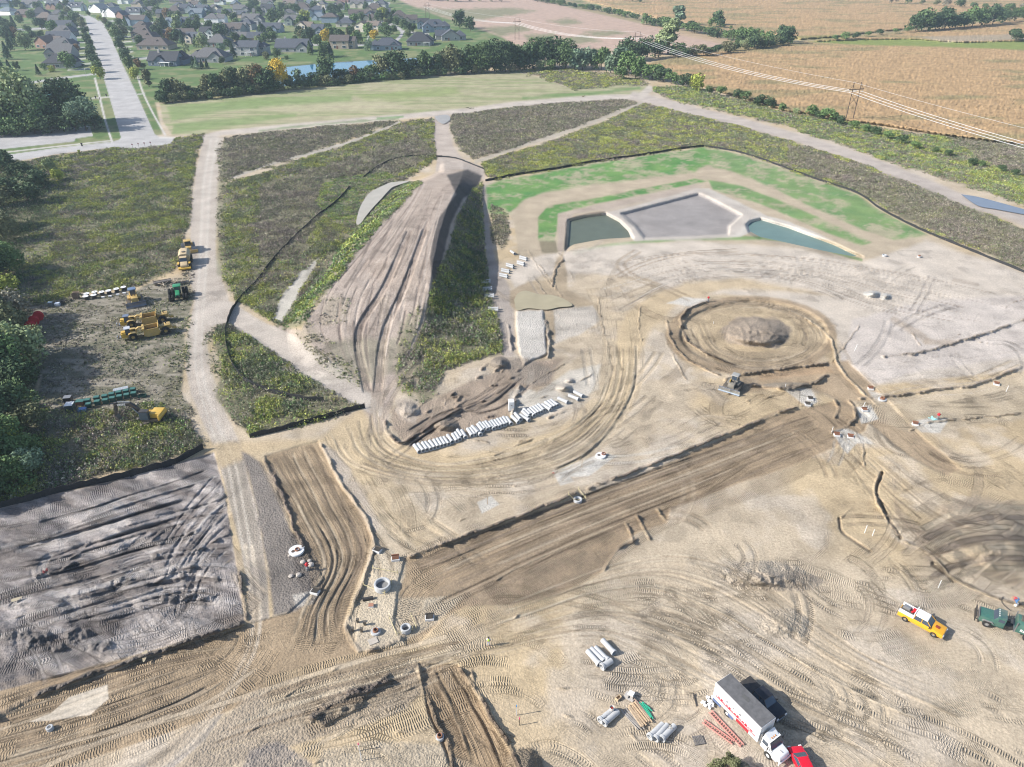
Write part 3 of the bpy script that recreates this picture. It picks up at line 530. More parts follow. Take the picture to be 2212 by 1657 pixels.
windrow([(1960,930),(2010,912),(2080,905),(2211,892)],.8,.4,(.30,.25,.19),1.5)
windrow([(1790,935),(1830,920),(1848,900),(1846,880),(1830,862)],1.0,.6,(.17,.14,.11),2); windrow([(1800,905),(1812,880),(1800,860)],.9,.5,(.17,.14,.11),2)
windrow([(1900,1025),(1890,1060),(1905,1100),(1930,1140),(1948,1165)],1.1,.7,(.22,.18,.14),2)
windrow([(905,1435),(920,1500),(945,1560),(965,1600),(985,1690)],.9,.5,(.24,.19,.14),2)
windrow([(990,1437),(1020,1480),(1060,1545),(1110,1630),(1130,1680)],1.0,.7,(.13,.10,.08),2)
windrow([(1018,1440),(1030,1500)],.6,.3,EDGE,1.5)
windrow([(1352,1128),(1362,1150),(1368,1180)],.8,.8,(.16,.13,.10),2); windrow([(1375,1108),(1390,1140),(1405,1170)],.8,.8,(.16,.13,.10),2); windrow([(1418,1095),(1440,1130)],.9,.6,(.30,.24,.16),1.5)
windrow([(1300,1235),(1330,1190),(1380,1160)],.9,.4,(.24,.19,.14),2)
windrow([(833,905),(835,930),(850,948),(870,955),(900,938),(960,900),(1000,880)],1.2,.8,(.16,.13,.11),2.4)
windrow([(1125,830),(1112,860),(1108,900)],1.6,.7,(.38,.34,.30),2.4)
windrow([(1098,700),(1105,760)],.9,.6,(.30,.27,.24),2); windrow([(1178,690),(1186,740),(1182,775)],1.2,.7,(.30,.27,.24),2.4)
windrow([(660,1560),(720,1510),(780,1490),(850,1462)],2.0,.9,(.13,.11,.10),2.6)
windrow([(1945,1165),(2000,1190),(2035,1225),(2070,1255),(2150,1290),(2240,1320)],.9,.5,(.24,.20,.15),1.5)
windrow([(1205,545),(1215,560),(1200,580),(1192,620)],.7,.4,(.18,.15,.13),2)
for k in range(7):
    x=330+k*22+rr.uniform(-6,6); y=1225+rr.uniform(-50,60); windrow([(x,y),(x+rr.uniform(-12,12),y+rr.uniform(20,45))],1.6,.4,(.11,.10,.095),1.2)
for k in range(9):
    x=20+k*27+rr.uniform(-6,6); y=1372+rr.uniform(-15,20); windrow([(x,y),(x+rr.uniform(-10,14),y+rr.uniform(25,55))],2.6,.7,(.12,.11,.105),1.2)
for k in range(16):
    x=rr.uniform(20,470); y=rr.uniform(1130,1380); windrow([(x,y),(x+rr.uniform(20,70),y-rr.uniform(8,26))],1.0,.6,(.15,.135,.13),1.1)
for k in range(22):
    x=rr.uniform(900,1190); y=rr.uniform(790,930); 
    if y>1130-.25*x+90 or y<1080-.3*x: continue
    windrow([(x,y),(x+rr.uniform(15,50),y-rr.uniform(4,22))],1.2,.5,(.18,.145,.12),1.5)
# faint older passes everywhere else on the bare ground: arcs about scattered turning points
CELL=26.; ci=np.floor(X0/CELL+WP1*.8); cj=np.floor(Y0/CELL+WP1*.8)
ang=_h(ci,cj,301)*6.28; Rr=15+60*_h(ci,cj,302); cxx=(ci+.5)*CELL+Rr*np.cos(ang); cyy=(cj+.5)*CELL+Rr*np.sin(ang)
rr2=np.hypot(X0-cxx,Y0-cyy); rn=rr2*np.arctan2(Y0-cyy,X0-cxx)
ed=np.minimum(np.minimum(X0/CELL+WP1*.8-ci,ci+1-X0/CELL-WP1*.8),np.minimum(Y0/CELL+WP1*.8-cj,cj+1-Y0/CELL-WP1*.8))
bk=(V>540)*(VEG<.2)*(RGH>.15)*sstep(0,.05,ed)*.6*sstep(.42,.56,fbm(X0/6,Y0/6,3,303))
tk_=(TRK[...,2]<.15)&(bk>0); TRK[...]=np.where(tk_[...,None],np.stack([rn,rr2+50,bk],-1),TRK)
# ---------------------------------------------------------------- large relief
HT+=RGH*.10*(fbm(X0/.7,Y0/.7,3,80)-.5)+.35*(n2-.5)*(V>540)
HT+=sstep(1.3,2.4,RGH)*.5*(vnoise(X0/.75,Y0/.75,81)-.4)*(VEG<.3)*(V>362)
kv=[345,372,400,450,500,560,640,700,760,840]
f=lambda a:np.interp(V,kv,a)
xL,xl,xr,xR,Hh=f([950,945,865,808,765,715,650,615,620,700]),f([960,962,905,855,800,755,690,655,690,760]),f([1000,1000,990,966,950,937,925,905,880,850]),f([1036,1040,1042,1044,1048,1056,1070,1086,1090,1000]),f([0,1.2,4.8,7.6,8.4,8.2,5.6,3.0,1.0,0])
bl=np.clip((U-xL)/(xl-xL),0,1); br=np.clip((xR-U)/(xR-xr),0,1)
br=np.clip(br,0,1)**1.55
BERM=1.3*Hh*np.minimum(sstep(0,1,bl),br)
HT+=BERM
HT+=1.2*sstep(.3,.8,fbm(X0/50,Y0/50,2,90))*((V<560)&(U>1000)&(V>330))*0
FLATV=sstep(0,8,V)
# ---------------------------------------------------------------- ground mesh (each vertex set at its height along its own sight line)
Hc=np.clip(HT,-4,20); T=(CAMH-Hc)/CAMH
X=X0*T; Y=Y0*T; Z=Hc
VW=VEG*(.15+0*X)
def mesh_arrays(name,verts,faces,mat=None,parent=None,smooth=False,cols=None,attrs=None):
    me=bpy.data.meshes.new(name); verts=np.asarray(verts,np.float32); faces=np.asarray(faces,np.int32)
    k=faces.shape[1]; me.vertices.add(len(verts)); me.vertices.foreach_set('co',verts.ravel())
    me.loops.add(faces.size); me.loops.foreach_set('vertex_index',faces.ravel())
    me.polygons.add(len(faces)); me.polygons.foreach_set('loop_start',np.arange(0,faces.size,k,dtype=np.int32))
    me.polygons.foreach_set('loop_total',np.full(len(faces),k,np.int32))
    if smooth: me.polygons.foreach_set('use_smooth',np.ones(len(faces),bool))
    me.update(calc_edges=True)
    if cols is not None:
        dom='POINT' if len(cols)==len(verts) else 'FACE'
        a=me.attributes.new('col','FLOAT_COLOR',dom); a.data.foreach_set('color',np.concatenate([cols,np.ones((len(cols),1))],1).astype(np.float32).ravel())
    for n,(ty,ar) in (attrs or {}).items():
        a=me.attributes.new(n,ty,'POINT'); a.data.foreach_set('vector' if ty=='FLOAT_VECTOR' else 'value',np.asarray(ar,np.float32).ravel())
    if mat: me.materials.append(mat)
    o=bpy.data.objects.new(name,me); C.objects.link(o); o.parent=parent; return o
def node_mat(name):
    m=bpy.data.materials.new(name); m.use_nodes=True; t=m.node_tree; b=t.nodes['Principled BSDF']; return m,t,b
class NB:
    def __init__(s,t): s.t=t
    def n(s,ty,ins=(),**kw):
        nd=s.t.nodes.new(ty)
        for k,v in kw.items(): setattr(nd,k,v)
        for k,v in (ins.items() if isinstance(ins,dict) else enumerate(ins)):
            if v is None: continue
            if hasattr(v,'node') or hasattr(v,'is_output'): s.t.links.new(v,nd.inputs[k])
            else: nd.inputs[k].default_value=v
        return nd
    def m(s,op,a,b=None,c=None): return s.n('ShaderNodeMath',[a,b,c],operation=op).outputs[0]
def ground_material():
    m,t,b=node_mat('bare_ground'); N=NB(t); b.inputs['Roughness'].default_value=.95; b.inputs['Specular IOR Level'].default_value=.15
    geo=N.n('ShaderNodeNewGeometry').outputs['Position']
    col=N.n('ShaderNodeAttribute',attribute_name='col').outputs['Color']
    trk=N.n('ShaderNodeSeparateXYZ',[N.n('ShaderNodeAttribute',attribute_name='trk').outputs['Vector']]).outputs
    rg=N.n('ShaderNodeAttribute',attribute_name='rgh').outputs['Fac']
    u,v,a=trk[0],trk[1],trk[2]
    q=N.m('DIVIDE',v,.7); lane=N.m('FLOOR',q); fr=N.m('SUBTRACT',q,lane)
    ph=N.n('ShaderNodeTexWhiteNoise',{'W':lane},noise_dimensions='1D').outputs['Value']
    lam=N.m('ADD',.27,N.m('MULTIPLY',ph,.10))
    wob=N.n('ShaderNodeTexNoise',{'Vector':geo,'Scale':.8,'Detail':1.0}).outputs['Fac']
    chev=N.m('MULTIPLY',N.m('ABSOLUTE',N.m('SUBTRACT',fr,.5)),N.m('MULTIPLY',N.m('GREATER_THAN',ph,.45),.3))
    uu=N.m('ADD',N.m('ADD',u,chev),N.m('ADD',N.m('MULTIPLY',ph,.9),N.m('MULTIPLY',wob,.25)))
    s=N.m('SINE',N.m('MULTIPLY',N.m('DIVIDE',uu,lam),2*PI))
    s=N.m('ADD',N.m('MULTIPLY',s,.5),.5)
    edge=N.m('MULTIPLY',N.n('ShaderNodeMapRange',[fr,.0,.12,0.,1.]).outputs[0],N.n('ShaderNodeMapRange',[fr,1.0,.88,0.,1.]).outputs[0])
    patch=N.n('ShaderNodeMapRange',[N.n('ShaderNodeTexNoise',{'Vector':geo,'Scale':.22,'Detail':2.0}).outputs['Fac'],.42,.58,.15,1.]).outputs[0]
    am=N.m('MULTIPLY',N.m('MULTIPLY',a,edge),patch)
    tr=N.m('MULTIPLY',N.m('MULTIPLY',s,am),.085)
    tr=N.m('ADD',tr,N.m('MULTIPLY',N.m('MULTIPLY',edge,a),-.05))
    f1=N.n('ShaderNodeTexNoise',{'Vector':geo,'Scale':2.6,'Detail':6.0,'Roughness':.68}).outputs['Fac']
    f2=N.n('ShaderNodeTexNoise',{'Vector':geo,'Scale':5.5,'Detail':4.0,'Roughness':.65}).outputs['Fac']
    vo=N.n('ShaderNodeTexVoronoi',{'Vector':geo,'Scale':3.4}).outputs['Distance']
    h=N.m('ADD',tr,N.m('MULTIPLY',N.m('MULTIPLY',f1,rg),.09))
    h=N.m('ADD',h,N.m('MULTIPLY',f2,.035)); h=N.m('SUBTRACT',h,N.m('MULTIPLY',N.m('MULTIPLY',vo,rg),.10))
    bp=N.n('ShaderNodeBump',{'Strength':1.0,'Distance':1.0,'Height':h}); t.links.new(bp.outputs[0],b.inputs['Normal'])
    # colour: clods, dust and shade painted into the tread bottoms
    c1=N.n('ShaderNodeMapRange',[f1,.3,.7,.74,1.2]).outputs[0]; c2=N.n('ShaderNodeMapRange',[f2,.3,.7,.88,1.1]).outputs[0]
    big=N.n('ShaderNodeTexNoise',{'Vector':geo,'Scale':.13,'Detail':5.0,'Roughness':.6}).outputs['Fac']
    c3=N.n('ShaderNodeMapRange',[big,.3,.7,.82,1.14]).outputs[0]
    tread_shade=N.m('SUBTRACT',1.,N.m('MULTIPLY',N.m('MULTIPLY',N.m('SUBTRACT',1.,s),am),.30))  # grooves darkened in colour to deepen the low-sun shade of the bump
    k=N.m('MULTIPLY',N.m('MULTIPLY',c1,c2),N.m('MULTIPLY',c3,tread_shade))
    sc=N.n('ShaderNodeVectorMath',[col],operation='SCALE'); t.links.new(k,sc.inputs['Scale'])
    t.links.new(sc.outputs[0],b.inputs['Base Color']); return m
GM=ground_material()
idx=np.arange(NR*NC).reshape(NR,NC)
F=np.stack([idx[1:,:-1],idx[1:,1:],idx[:-1,1:],idx[:-1,:-1]],-1).reshape(-1,4)
g=mesh_arrays('ground',np.stack([X,Y,Z],-1).reshape(-1,3),F,GM,None,True,COL.reshape(-1,3).clip(.01,.9),{'trk':('FLOAT_VECTOR',TRK.reshape(-1,3)),'rgh':('FLOAT',RGH.reshape(-1))})
g['kind']='structure'
print('ground',NR,NC)
def gz(u,v):
    """height stored at a plan pixel"""
    i=int(np.clip(np.searchsorted(us,u),1,NC-1)); j=int(np.clip(np.searchsorted(vs,v),1,NR-1))
    fu=(u-us[i-1])/(us[i]-us[i-1]); fv=(v-vs[j-1])/(vs[j]-vs[j-1])
    return float((Hc[j-1,i-1]*(1-fu)+Hc[j-1,i]*fu)*(1-fv)+(Hc[j,i-1]*(1-fu)+Hc[j,i]*fu)*fv)
def at(u,v,dz=0.0):
    h=gz(u,v); x,y=world_at(u,v,h); return Vector((x,y,h+dz))
def nat(x,y,dz=0.0): return at(x/1.85255,y/1.85255,dz)       # from full-size photograph pixels
# ---------------------------------------------------------------- materials and mesh helpers
def tag(o,label=None,cat=None,group=None,kind=None):
    if label: o['label']=label
    if cat: o['category']=cat
    if group: o['group']=group
    if kind: o['kind']=kind
    return o
MATS={}
def mat(name,c,rough=.6,metal=0.,var=.12,scale=3.,bump=0.,spec=.4,trans=0.,coat=0.,dust=0.):
    if name in MATS: return MATS[name]
    m,t,b=node_mat(name); N=NB(t); co=N.n('ShaderNodeTexCoord').outputs['Object']
    nz=N.n('ShaderNodeTexNoise',{'Vector':co,'Scale':scale,'Detail':4.0,'Roughness':.6}).outputs['Fac']
    k=N.n('ShaderNodeMapRange',[nz,.3,.7,1-var,1+var]).outputs[0]
    sc=N.n('ShaderNodeVectorMath',{0:tuple(c)},operation='SCALE'); t.links.new(k,sc.inputs['Scale']); out=sc.outputs[0]
    if dust:
        nz2=N.n('ShaderNodeTexNoise',{'Vector':co,'Scale':1.1,'Detail':5.0,'Roughness':.7}).outputs['Fac']
        f=N.n('ShaderNodeMapRange',[nz2,.35,.75,0.,dust]).outputs[0]
        mx=N.n('ShaderNodeMix',data_type='RGBA'); t.links.new(f,mx.inputs[0]); t.links.new(out,mx.inputs[6]); mx.inputs[7].default_value=(.34,.28,.20,1); out=mx.outputs[2]
    t.links.new(out,b.inputs['Base Color']); b.inputs['Roughness'].default_value=rough; b.inputs['Metallic'].default_value=metal
    b.inputs['Specular IOR Level'].default_value=spec; b.inputs['Coat Weight'].default_value=coat
    if bump:
        bp=N.n('ShaderNodeBump',{'Strength':.6,'Distance':bump,'Height':nz}); t.links.new(bp.outputs[0],b.inputs['Normal'])
    MATS[name]=m; return m
def foliage_mat(name,c,hv=.25):
    m,t,b=node_mat(name); N=NB(t); b.inputs['Roughness'].default_value=.75; b.inputs['Specular IOR Level'].default_value=.2
    at_=N.n('ShaderNodeAttribute',attribute_name='lv').outputs['Fac']; rd=N.n('ShaderNodeObjectInfo').outputs['Random']
    k=N.m('MULTIPLY',N.m('ADD',.55,N.m('MULTIPLY',at_,.9)),N.m('ADD',1-hv/2,N.m('MULTIPLY',rd,hv)))
    sc=N.n('ShaderNodeVectorMath',{0:tuple(c)},operation='SCALE'); t.links.new(k,sc.inputs['Scale'])
    t.links.new(sc.outputs[0],b.inputs['Base Color']); MATS[name]=m; return m
class MB:
    def __init__(s): s.v=[]; s.f=[]
    def add(s,vs,fs):
        n=len(s.v); s.v+= [tuple(a) for a in vs]; s.f+=[tuple(n+i for i in f) for f in fs]; return s
    def box(s,x,y,z,sx,sy,sz,rz=0,M=None,tp=(1,1),bev=0):
        """centre of base at x,y,z; tp tapers the top"""
        hx,hy=sx/2,sy/2; P=[]
        for k,(a,b) in ((0,(1,1)),(sz,tp)):
            for ax,ay in ((-1,-1),(1,-1),(1,1),(-1,1)): P.append(Vector((ax*hx*a,ay*hy*b,k)))
        R=Matrix.Rotation(rz,3,'Z'); P=[R@p+Vector((x,y,z)) for p in P]
        if M is not None: P=[M@p for p in P]
        return s.add(P,[(3,2,1,0),(4,5,6,7),(0,1,5,4),(1,2,6,5),(2,3,7,6),(3,0,4,7)])
    def tube(s,a,b,r,r2=None,n=10,inner=0,cap=True):
        a=Vector(a); b=Vector(b); r2=r if r2 is None else r2; d=(b-a).normalized()
        u=d.orthogonal().normalized(); w=d.cross(u); R=[]
        rings=[(a,r),(b,r2)] if not inner else [(a,inner),(a,r),(b,r2),(b,inner*r2/r)]
        for c,rr in rings: R.append([c+(u*math.cos(2*PI*i/n)+w*math.sin(2*PI*i/n))*rr for i in range(n)])
        P=[p for q in R for p in q]; Fc=[]; k=len(rings)
        for j in range(k if inner else k-1):
            for i in range(n): Fc.append((j*n+i,j*n+(i+1)%n,((j+1)%k)*n+(i+1)%n,((j+1)%k)*n+i))
        if cap and not inner: Fc+= [tuple(range(n))[::-1],tuple(n+i for i in range(n))]
        return s.add(P,Fc)
    def lathe(s,prof,c=(0,0,0),axis='Z',n=16):
        P=[];Fc=[]; m=len(prof)
        for r,h in prof:
            for i in range(n):
                a=2*PI*i/n; p=Vector((r*math.cos(a),r*math.sin(a),h))
                if axis=='Y': p=Vector((p.x,p.z,p.y))
                if axis=='X': p=Vector((p.z,p.x,p.y))
                P.append(p+Vector(c))
        for j in range(m-1):
            for i in range(n): Fc.append((j*n+i,j*n+(i+1)%n,(j+1)*n+(i+1)%n,(j+1)*n+i))
        return s.add(P,Fc)
    def prism(s,pts,y0,y1,plane='XZ'):
        """outline extruded between y0 and y1"""
        n=len(pts); f=(lambda p,y:(p[0],y,p[1])) if plane=='XZ' else ((lambda p,y:(y,p[0],p[1])) if plane=='YZ' else (lambda p,y:(p[0],p[1],y)))
        P=[f(p,y0) for p in pts]+[f(p,y1) for p in pts]
        return s.add(P,[tuple(range(n)),tuple(range(2*n-1,n-1,-1))]+[(i,n+i,n+(i+1)%n,(i+1)%n) for i in range(n)])
    def path(s,pts,r,n=6):
        for a,b in zip(pts[:-1],pts[1:]): s.tube(a,b,r,n=n)
        return s
    def build(s,name,m,parent=None,bevel=0,sm=False,loc=None):
        me=bpy.data.meshes.new(name); me.from_pydata(s.v,[],s.f); b=bmesh.new(); b.from_mesh(me)
        bmesh.ops.recalc_face_normals(b,faces=b.faces)
        if bevel: bmesh.ops.bevel(b,geom=[e for e in b.edges if len(e.link_faces)==2 and e.calc_face_angle(0)>.5],offset=bevel,segments=2,affect='EDGES',profile=.6)
        b.to_mesh(me); b.free()
        if sm:
            for p in me.polygons: p.use_smooth=True
            me.set_sharp_from_angle(angle=math.radians(40))
        me.materials.append(m); o=bpy.data.objects.new(name,me); C.objects.link(o); o.parent=parent
        if loc is not None: o.location=loc
        return o
def empty(name,loc,rz=0,label=None,cat=None,group=None,sc=1):
    o=bpy.data.objects.new(name,None); C.objects.link(o); o.location=loc; o.rotation_euler=(0,0,rz); o.scale=(sc,)*3 if not hasattr(sc,'__len__') else sc
    o.empty_display_size=.3; return tag(o,label,cat,group)
def copy_tree(o,loc=None,rz=None,label=None,group=None,parent=None):
    c=o.copy(); C.objects.link(c); c.parent=parent
    if parent is None:
        if loc is not None: c.location=loc
        if rz is not None: c.rotation_euler=(0,0,rz)
        if label: c['label']=label
        if group: c['group']=group
    for ch in list(o.children): copy_tree(ch,parent=c)
    return c
def heading(a,b):
    """heading on the ground from plan pixel a to plan pixel b"""
    p,q=at(*a),at(*b); return math.atan2(q.y-p.y,q.x-p.x)
# ---------------------------------------------------------------- weeds, as one mass per kind
def scatter_weeds():
    leafm,t,b=node_mat('weed_leaves'); N=NB(t); b.inputs['Roughness'].default_value=.8; b.inputs['Specular IOR Level'].default_value=.15
    t.links.new(N.n('ShaderNodeAttribute',attribute_name='col').outputs['Color'],b.inputs['Base Color'])
    ar=np.abs((X[:-1,1:]-X[:-1,:-1])*(Y[1:,:-1]-Y[:-1,:-1])); vg=VEG[:-1,:-1]; kk=VK[:-1,:-1]
    px=np.abs(X[:-1,1:]-X[:-1,:-1]); size=np.maximum(.44,px*1.35); r=np.random.default_rng(3)
    inr=(U[:-1,:-1]>-420)&(U[:-1,:-1]<2560)&(V[:-1,:-1]<1200)
    dn=fbm(X0[:-1,:-1]/5,Y0[:-1,:-1]/5,3,91); lam=ar*np.clip(vg,0,1)*(vg>.12)*inr/(size**2*.50)*(.25+1.1*sstep(.36,.56,dn))
    cnt=r.poisson(np.clip(lam,0,6)); jj,ii=np.nonzero(cnt); rep=cnt[jj,ii]; jj=np.repeat(jj,rep); ii=np.repeat(ii,rep); n=len(jj)
    fu,fv=r.random(n),r.random(n)
    def bl(A): return (A[jj,ii]*(1-fu)+A[jj,ii+1]*fu)*(1-fv)+(A[jj+1,ii]*(1-fu)+A[jj+1,ii+1]*fu)*fv
    px_,py_,pz_=bl(X),bl(Y),bl(Z); s=size[jj,ii]*r.uniform(.6,1.5,n); kd=kk[jj,ii]
    hh=np.array([.6,.62,.65,.65,.95,1.2,.65,.3])[kd]*r.uniform(.55,1.3,n)*np.clip(vg[jj,ii]*1.4,.35,1)
    pa=fbm(px_/11,py_/11,4,101); pb=fbm(px_/4.5,py_/4.5,3,102); pc=r.random(n)
    GY=np.array((.215,.235,.15)); YG=np.array((.40,.43,.12)); PU=np.array((.29,.25,.22)); DG=np.array((.09,.14,.06)); YE=np.array((.60,.55,.08)); SE=np.array((.46,.43,.33)); LG=np.array((.19,.34,.12))
    def mixk(a,b,w): return a*(1-w[:,None])+b*w[:,None]
    col=mixk(GY,PU,sstep(.48,.60,pa+.25*(pc-.5)))
    wy=sstep(.46,.60,pb+.3*(r.random(n)-.5))
    yk=np.array([.3,.8,.9,.3,.9,.3,.95,.9])[kd]; col=mixk(col,YG,wy*yk)
    pk=np.array([0,0,0,.75,0,0,0,0])[kd]; col=mixk(col,PU*1.02,pk*(r.random(n)<.75))
    dk=np.array([0,.1,.04,.08,.22,.7,.1,.1])[kd]; w_=(r.random(n)<dk).astype(float); col=mixk(col,DG,w_*.8)
    lk=np.array([0,.1,.08,.02,.15,.1,.3,.45])[kd]; w_=(r.random(n)<lk).astype(float)*.7; col=mixk(col,LG,w_)
    w_=(r.random(n)<.07).astype(float); col=mixk(col,SE,w_*.8)
    yy=(sstep(.60,.70,vnoise(px_/2.1,py_/2.1,104))*(r.random(n)<.35)*np.array([0,.35,.4,.1,.3,.05,.3,.1])[kd]); col=mixk(col,YE,yy)
    col*=(r.uniform(.5,1.35,n)*(.7+.55*fbm(px_/2.2,py_/2.2,2,107)))[:,None]
    K=7; m=n*K; kq=np.repeat(np.arange(n),K)
    ang=r.uniform(0,2*PI,m); rad=s[kq]*.5*np.sqrt(r.random(m)); z=hh[kq]*r.uniform(.12,1,m)
    c=np.stack([px_[kq]+rad*np.cos(ang),py_[kq]+rad*np.sin(ang),pz_[kq]+z],-1)
    a1=r.normal(size=(m,3)); a1[:,2]=np.abs(a1[:,2])*1.1+.15; a1/=np.linalg.norm(a1,axis=1)[:,None]
    a2=np.cross(a1,r.normal(size=(m,3))); a2/=np.linalg.norm(a2,axis=1)[:,None]
    L=(s[kq]*.30*r.uniform(.7,1.3,m))[:,None]; Wd=L*.55
    Vt=np.stack([c-a1*L-a2*Wd*.6,c-a1*L*.2+a2*Wd,c+a1*L,c-a1*L*.1-a2*Wd],1)
    cl=(col[kq]*r.uniform(.7,1.3,m)[:,None]).clip(.01,.9)
    names={1:('meadow_weeds','grey-green'),2:('meadow_weeds','y'),3:('meadow_weeds','p'),4:('tall_weeds','t'),5:('wood_undergrowth','w'),6:('roadside_weeds','r'),7:('bank_grass','b')}
    print('tufts',n)
    for k,(nm,_) in names.items():
        q=np.nonzero((kd==k)|((k==1)&(kd==0)))[0]
        if len(q)==0: continue
        qq=(q[:,None]*K+np.arange(K)).ravel(); v=Vt[qq].reshape(-1,3); f=np.arange(len(qq)*4).reshape(-1,4)
        o=mesh_arrays(nm,v,f,leafm,None,False,cl[qq]); o['kind']='stuff'
scatter_weeds()
# ---------------------------------------------------------------- trees
FOL={k:foliage_mat('foliage_'+k,c) for k,c in dict(dark=(.065,.105,.05),mid=(.095,.145,.06),green=(.12,.19,.07),pale=(.23,.28,.14),yellowgreen=(.32,.36,.08),yellow=(.52,.38,.06),rust=(.24,.155,.08),brown=(.155,.165,.085),grey=(.25,.235,.175),conifer=(.05,.09,.05),silver=(.17,.24,.155)).items()}
BARK=mat('tree_bark',(.13,.10,.075),.9,var=.3,scale=6)
def crown_mesh(name,kind,n,seed,leaf):
    r=np.random.default_rng(seed); P=[];Nn=[]
    if kind=='conifer':
        h=r.random(n)**.8; rad=(1-h)*.26+.02; a=r.uniform(0,2*PI,n); rr=rad*np.sqrt(r.uniform(.35,1,n))*(1+.18*np.sin(h*38)+.1*np.sin(a*5))
        P=np.stack([rr*np.cos(a),rr*np.sin(a),.08+h*.92],-1); Nn=np.stack([np.cos(a),np.sin(a),np.full(n,.5)],-1)
    else:
        spec={'round':(13,.30,.24,.40,1.),'broad':(17,.36,.23,.40,.8),'tall':(13,.17,.13,.52,1.6),'loose':(15,.30,.13,.45,1.),'bush':(10,.34,.24,.25,.75),'willow':(12,.26,.17,.45,1.),'mass':(18,.40,.20,.36,.8)}[kind]
        nl,sp,lr,zc,st=spec; L=[]
        for i in range(nl):
            a=r.uniform(0,2*PI); q=sp*math.sqrt(r.random()); zz=(r.random()**.7)
            zmax=1-lr*1.05; zmin=.06+lr*.7 if kind in('bush','mass') else .10+lr*.6
            taper=1-.55*max(0,zz-.35) if kind!='tall' else (1-.6*zz)
            L.append((q*math.cos(a)*taper,q*math.sin(a)*taper,zmin+(zmax-zmin)*zz,lr*r.uniform(.65,1.2)))
        L=np.array(L); w_=L[:,3]**2; w_/=w_.sum(); c=r.choice(nl,n,p=w_); d=r.normal(size=(n,3)); d[:,2]+=.25; d/=np.linalg.norm(d,axis=1)[:,None]
        bump=1+.28*np.sin(d[:,0]*7+c)*np.sin(d[:,1]*6+c*2)*np.cos(d[:,2]*5)
        P=L[c,:3]+d*(L[c,3]*r.uniform(.72,1.02,n)*bump)[:,None]; Nn=d
        if kind=='willow':
            P[:,2]-=r.random(n)*.28*(np.hypot(P[:,0],P[:,1])>.15); P[:,2]=P[:,2].clip(.06)
        keep=vnoise(P[:,0]*6.5+seed,P[:,2]*6.5+P[:,1]*5,seed)>(.34 if kind=='loose' else .14); P=P[keep];Nn=Nn[keep]
        P[:,2]=P[:,2].clip(.02,1)
    n=len(P); a1=Nn+.75*r.normal(size=(n,3)); a1/=np.linalg.norm(a1,axis=1)[:,None]
    t1=np.cross(a1,r.normal(size=(n,3))); t1/=np.linalg.norm(t1,axis=1)[:,None]; t2=np.cross(a1,t1)
    if kind=='willow': t1=t1*.35+np.array((0,0,1.)); t1/=np.linalg.norm(t1,axis=1)[:,None]
    s=(leaf*r.uniform(.6,1.35,n))[:,None]; s2=s*(.35 if kind=='willow' else .72)
    Vt=np.stack([P-t1*s,P+t2*s2-t1*s*.1,P+t1*s,P-t2*s2+t1*s*.15],1).reshape(-1,3)
    clump=vnoise(P[:,0]*9+seed,P[:,1]*9+P[:,2]*7,seed+5); lv=np.repeat((.15+.55*clump+.3*r.random(n)),4)
    o=mesh_arrays(name,Vt,np.arange(n*4).reshape(-1,4),FOL['mid'],None,False,None,{'lv':('FLOAT',lv)})
    me=o.data; bpy.data.objects.remove(o); return me
def trunk_mesh(kind,seed):
    r=random.Random(seed); b=MB(); top={'conifer':.9,'tall':.75,'bush':.4,'mass':.4}.get(kind,.55)
    b.tube((0,0,-.02),(0,0,top),.022,.006,7)
    if kind!='conifer':
        for i in range(6):
            a=i*1.05+r.random(); z=top*(.35+.1*i/2); b.tube((0,0,z),(math.cos(a)*.2,math.sin(a)*.2,z+.22),.010,.003,5)
    o=b.build('trunk',BARK); me=o.data; bpy.data.objects.remove(o); return me
LOD={}
def tree_meshes(kind,near,var):
    k=(kind,near,var)
    if k not in LOD:
        n,lf={2:(10000,.019),1:(3600,.030),0:(1100,.052)}[near]
        if kind=='conifer': lf*=.8
        if kind in('bush','mass'): n=int(n*.8)
        LOD[k]=(crown_mesh('crown',kind,n,hash_(kind)+var*7+near,lf),trunk_mesh(kind,var))
    return LOD[k]
def hash_(s): return sum(ord(c)*(i+3) for i,c in enumerate(s))%997
TREES=[]; trr=random.Random(11)
KW={'round':('round','tree'),'broad':('broad','tree'),'tall':('tall narrow','tree'),'loose':('open-crowned','tree'),'bush':('low','bush'),'willow':('weeping','willow'),'mass':('wide rounded','bush'),'conifer':('pointed','conifer')}
CW_={'dark':'dark green','mid':'mid green','green':'green','pale':'pale green','yellowgreen':'yellow-green','yellow':'golden yellow','rust':'rusty brown','brown':'brownish green','grey':'greyish','conifer':'deep green','silver':'silvery green'}
def tree(u,v,h,kind,colr,wid=1.0,group='trees',where=None,z=None):
    h=h*((1.12 if 345<u<1400 and 140<v<230 else 1.22) if v<330 else .98); p=at(u,v); d=p.length; px=h*FO/d/2.16; near=2 if px>60 else (1 if px>24 else 0)
    cr,tk=tree_meshes(kind,near,trr.randrange(3)); nm={'bush':'bush','mass':'bushy_tree','conifer':'conifer','willow':'willow_tree'}.get(kind,'broadleaf_tree')  # the mass kind serves for hedge trees as well as bushes
    s=h*1.0; o=empty(nm,p-Vector((0,0,.1)),trr.uniform(0,6.28),None,KW[kind][1],group,(s*wid,s*wid*trr.uniform(.9,1.1),s))
    c=bpy.data.objects.new('crown',cr); C.objects.link(c); c.parent=o; c.material_slots[0].link='OBJECT'; c.material_slots[0].material=FOL[colr]
    if px>9:
        k=bpy.data.objects.new('trunk',tk); C.objects.link(k); k.parent=o
    TREES.append((o,u,v,h,kind,colr,where)); return o
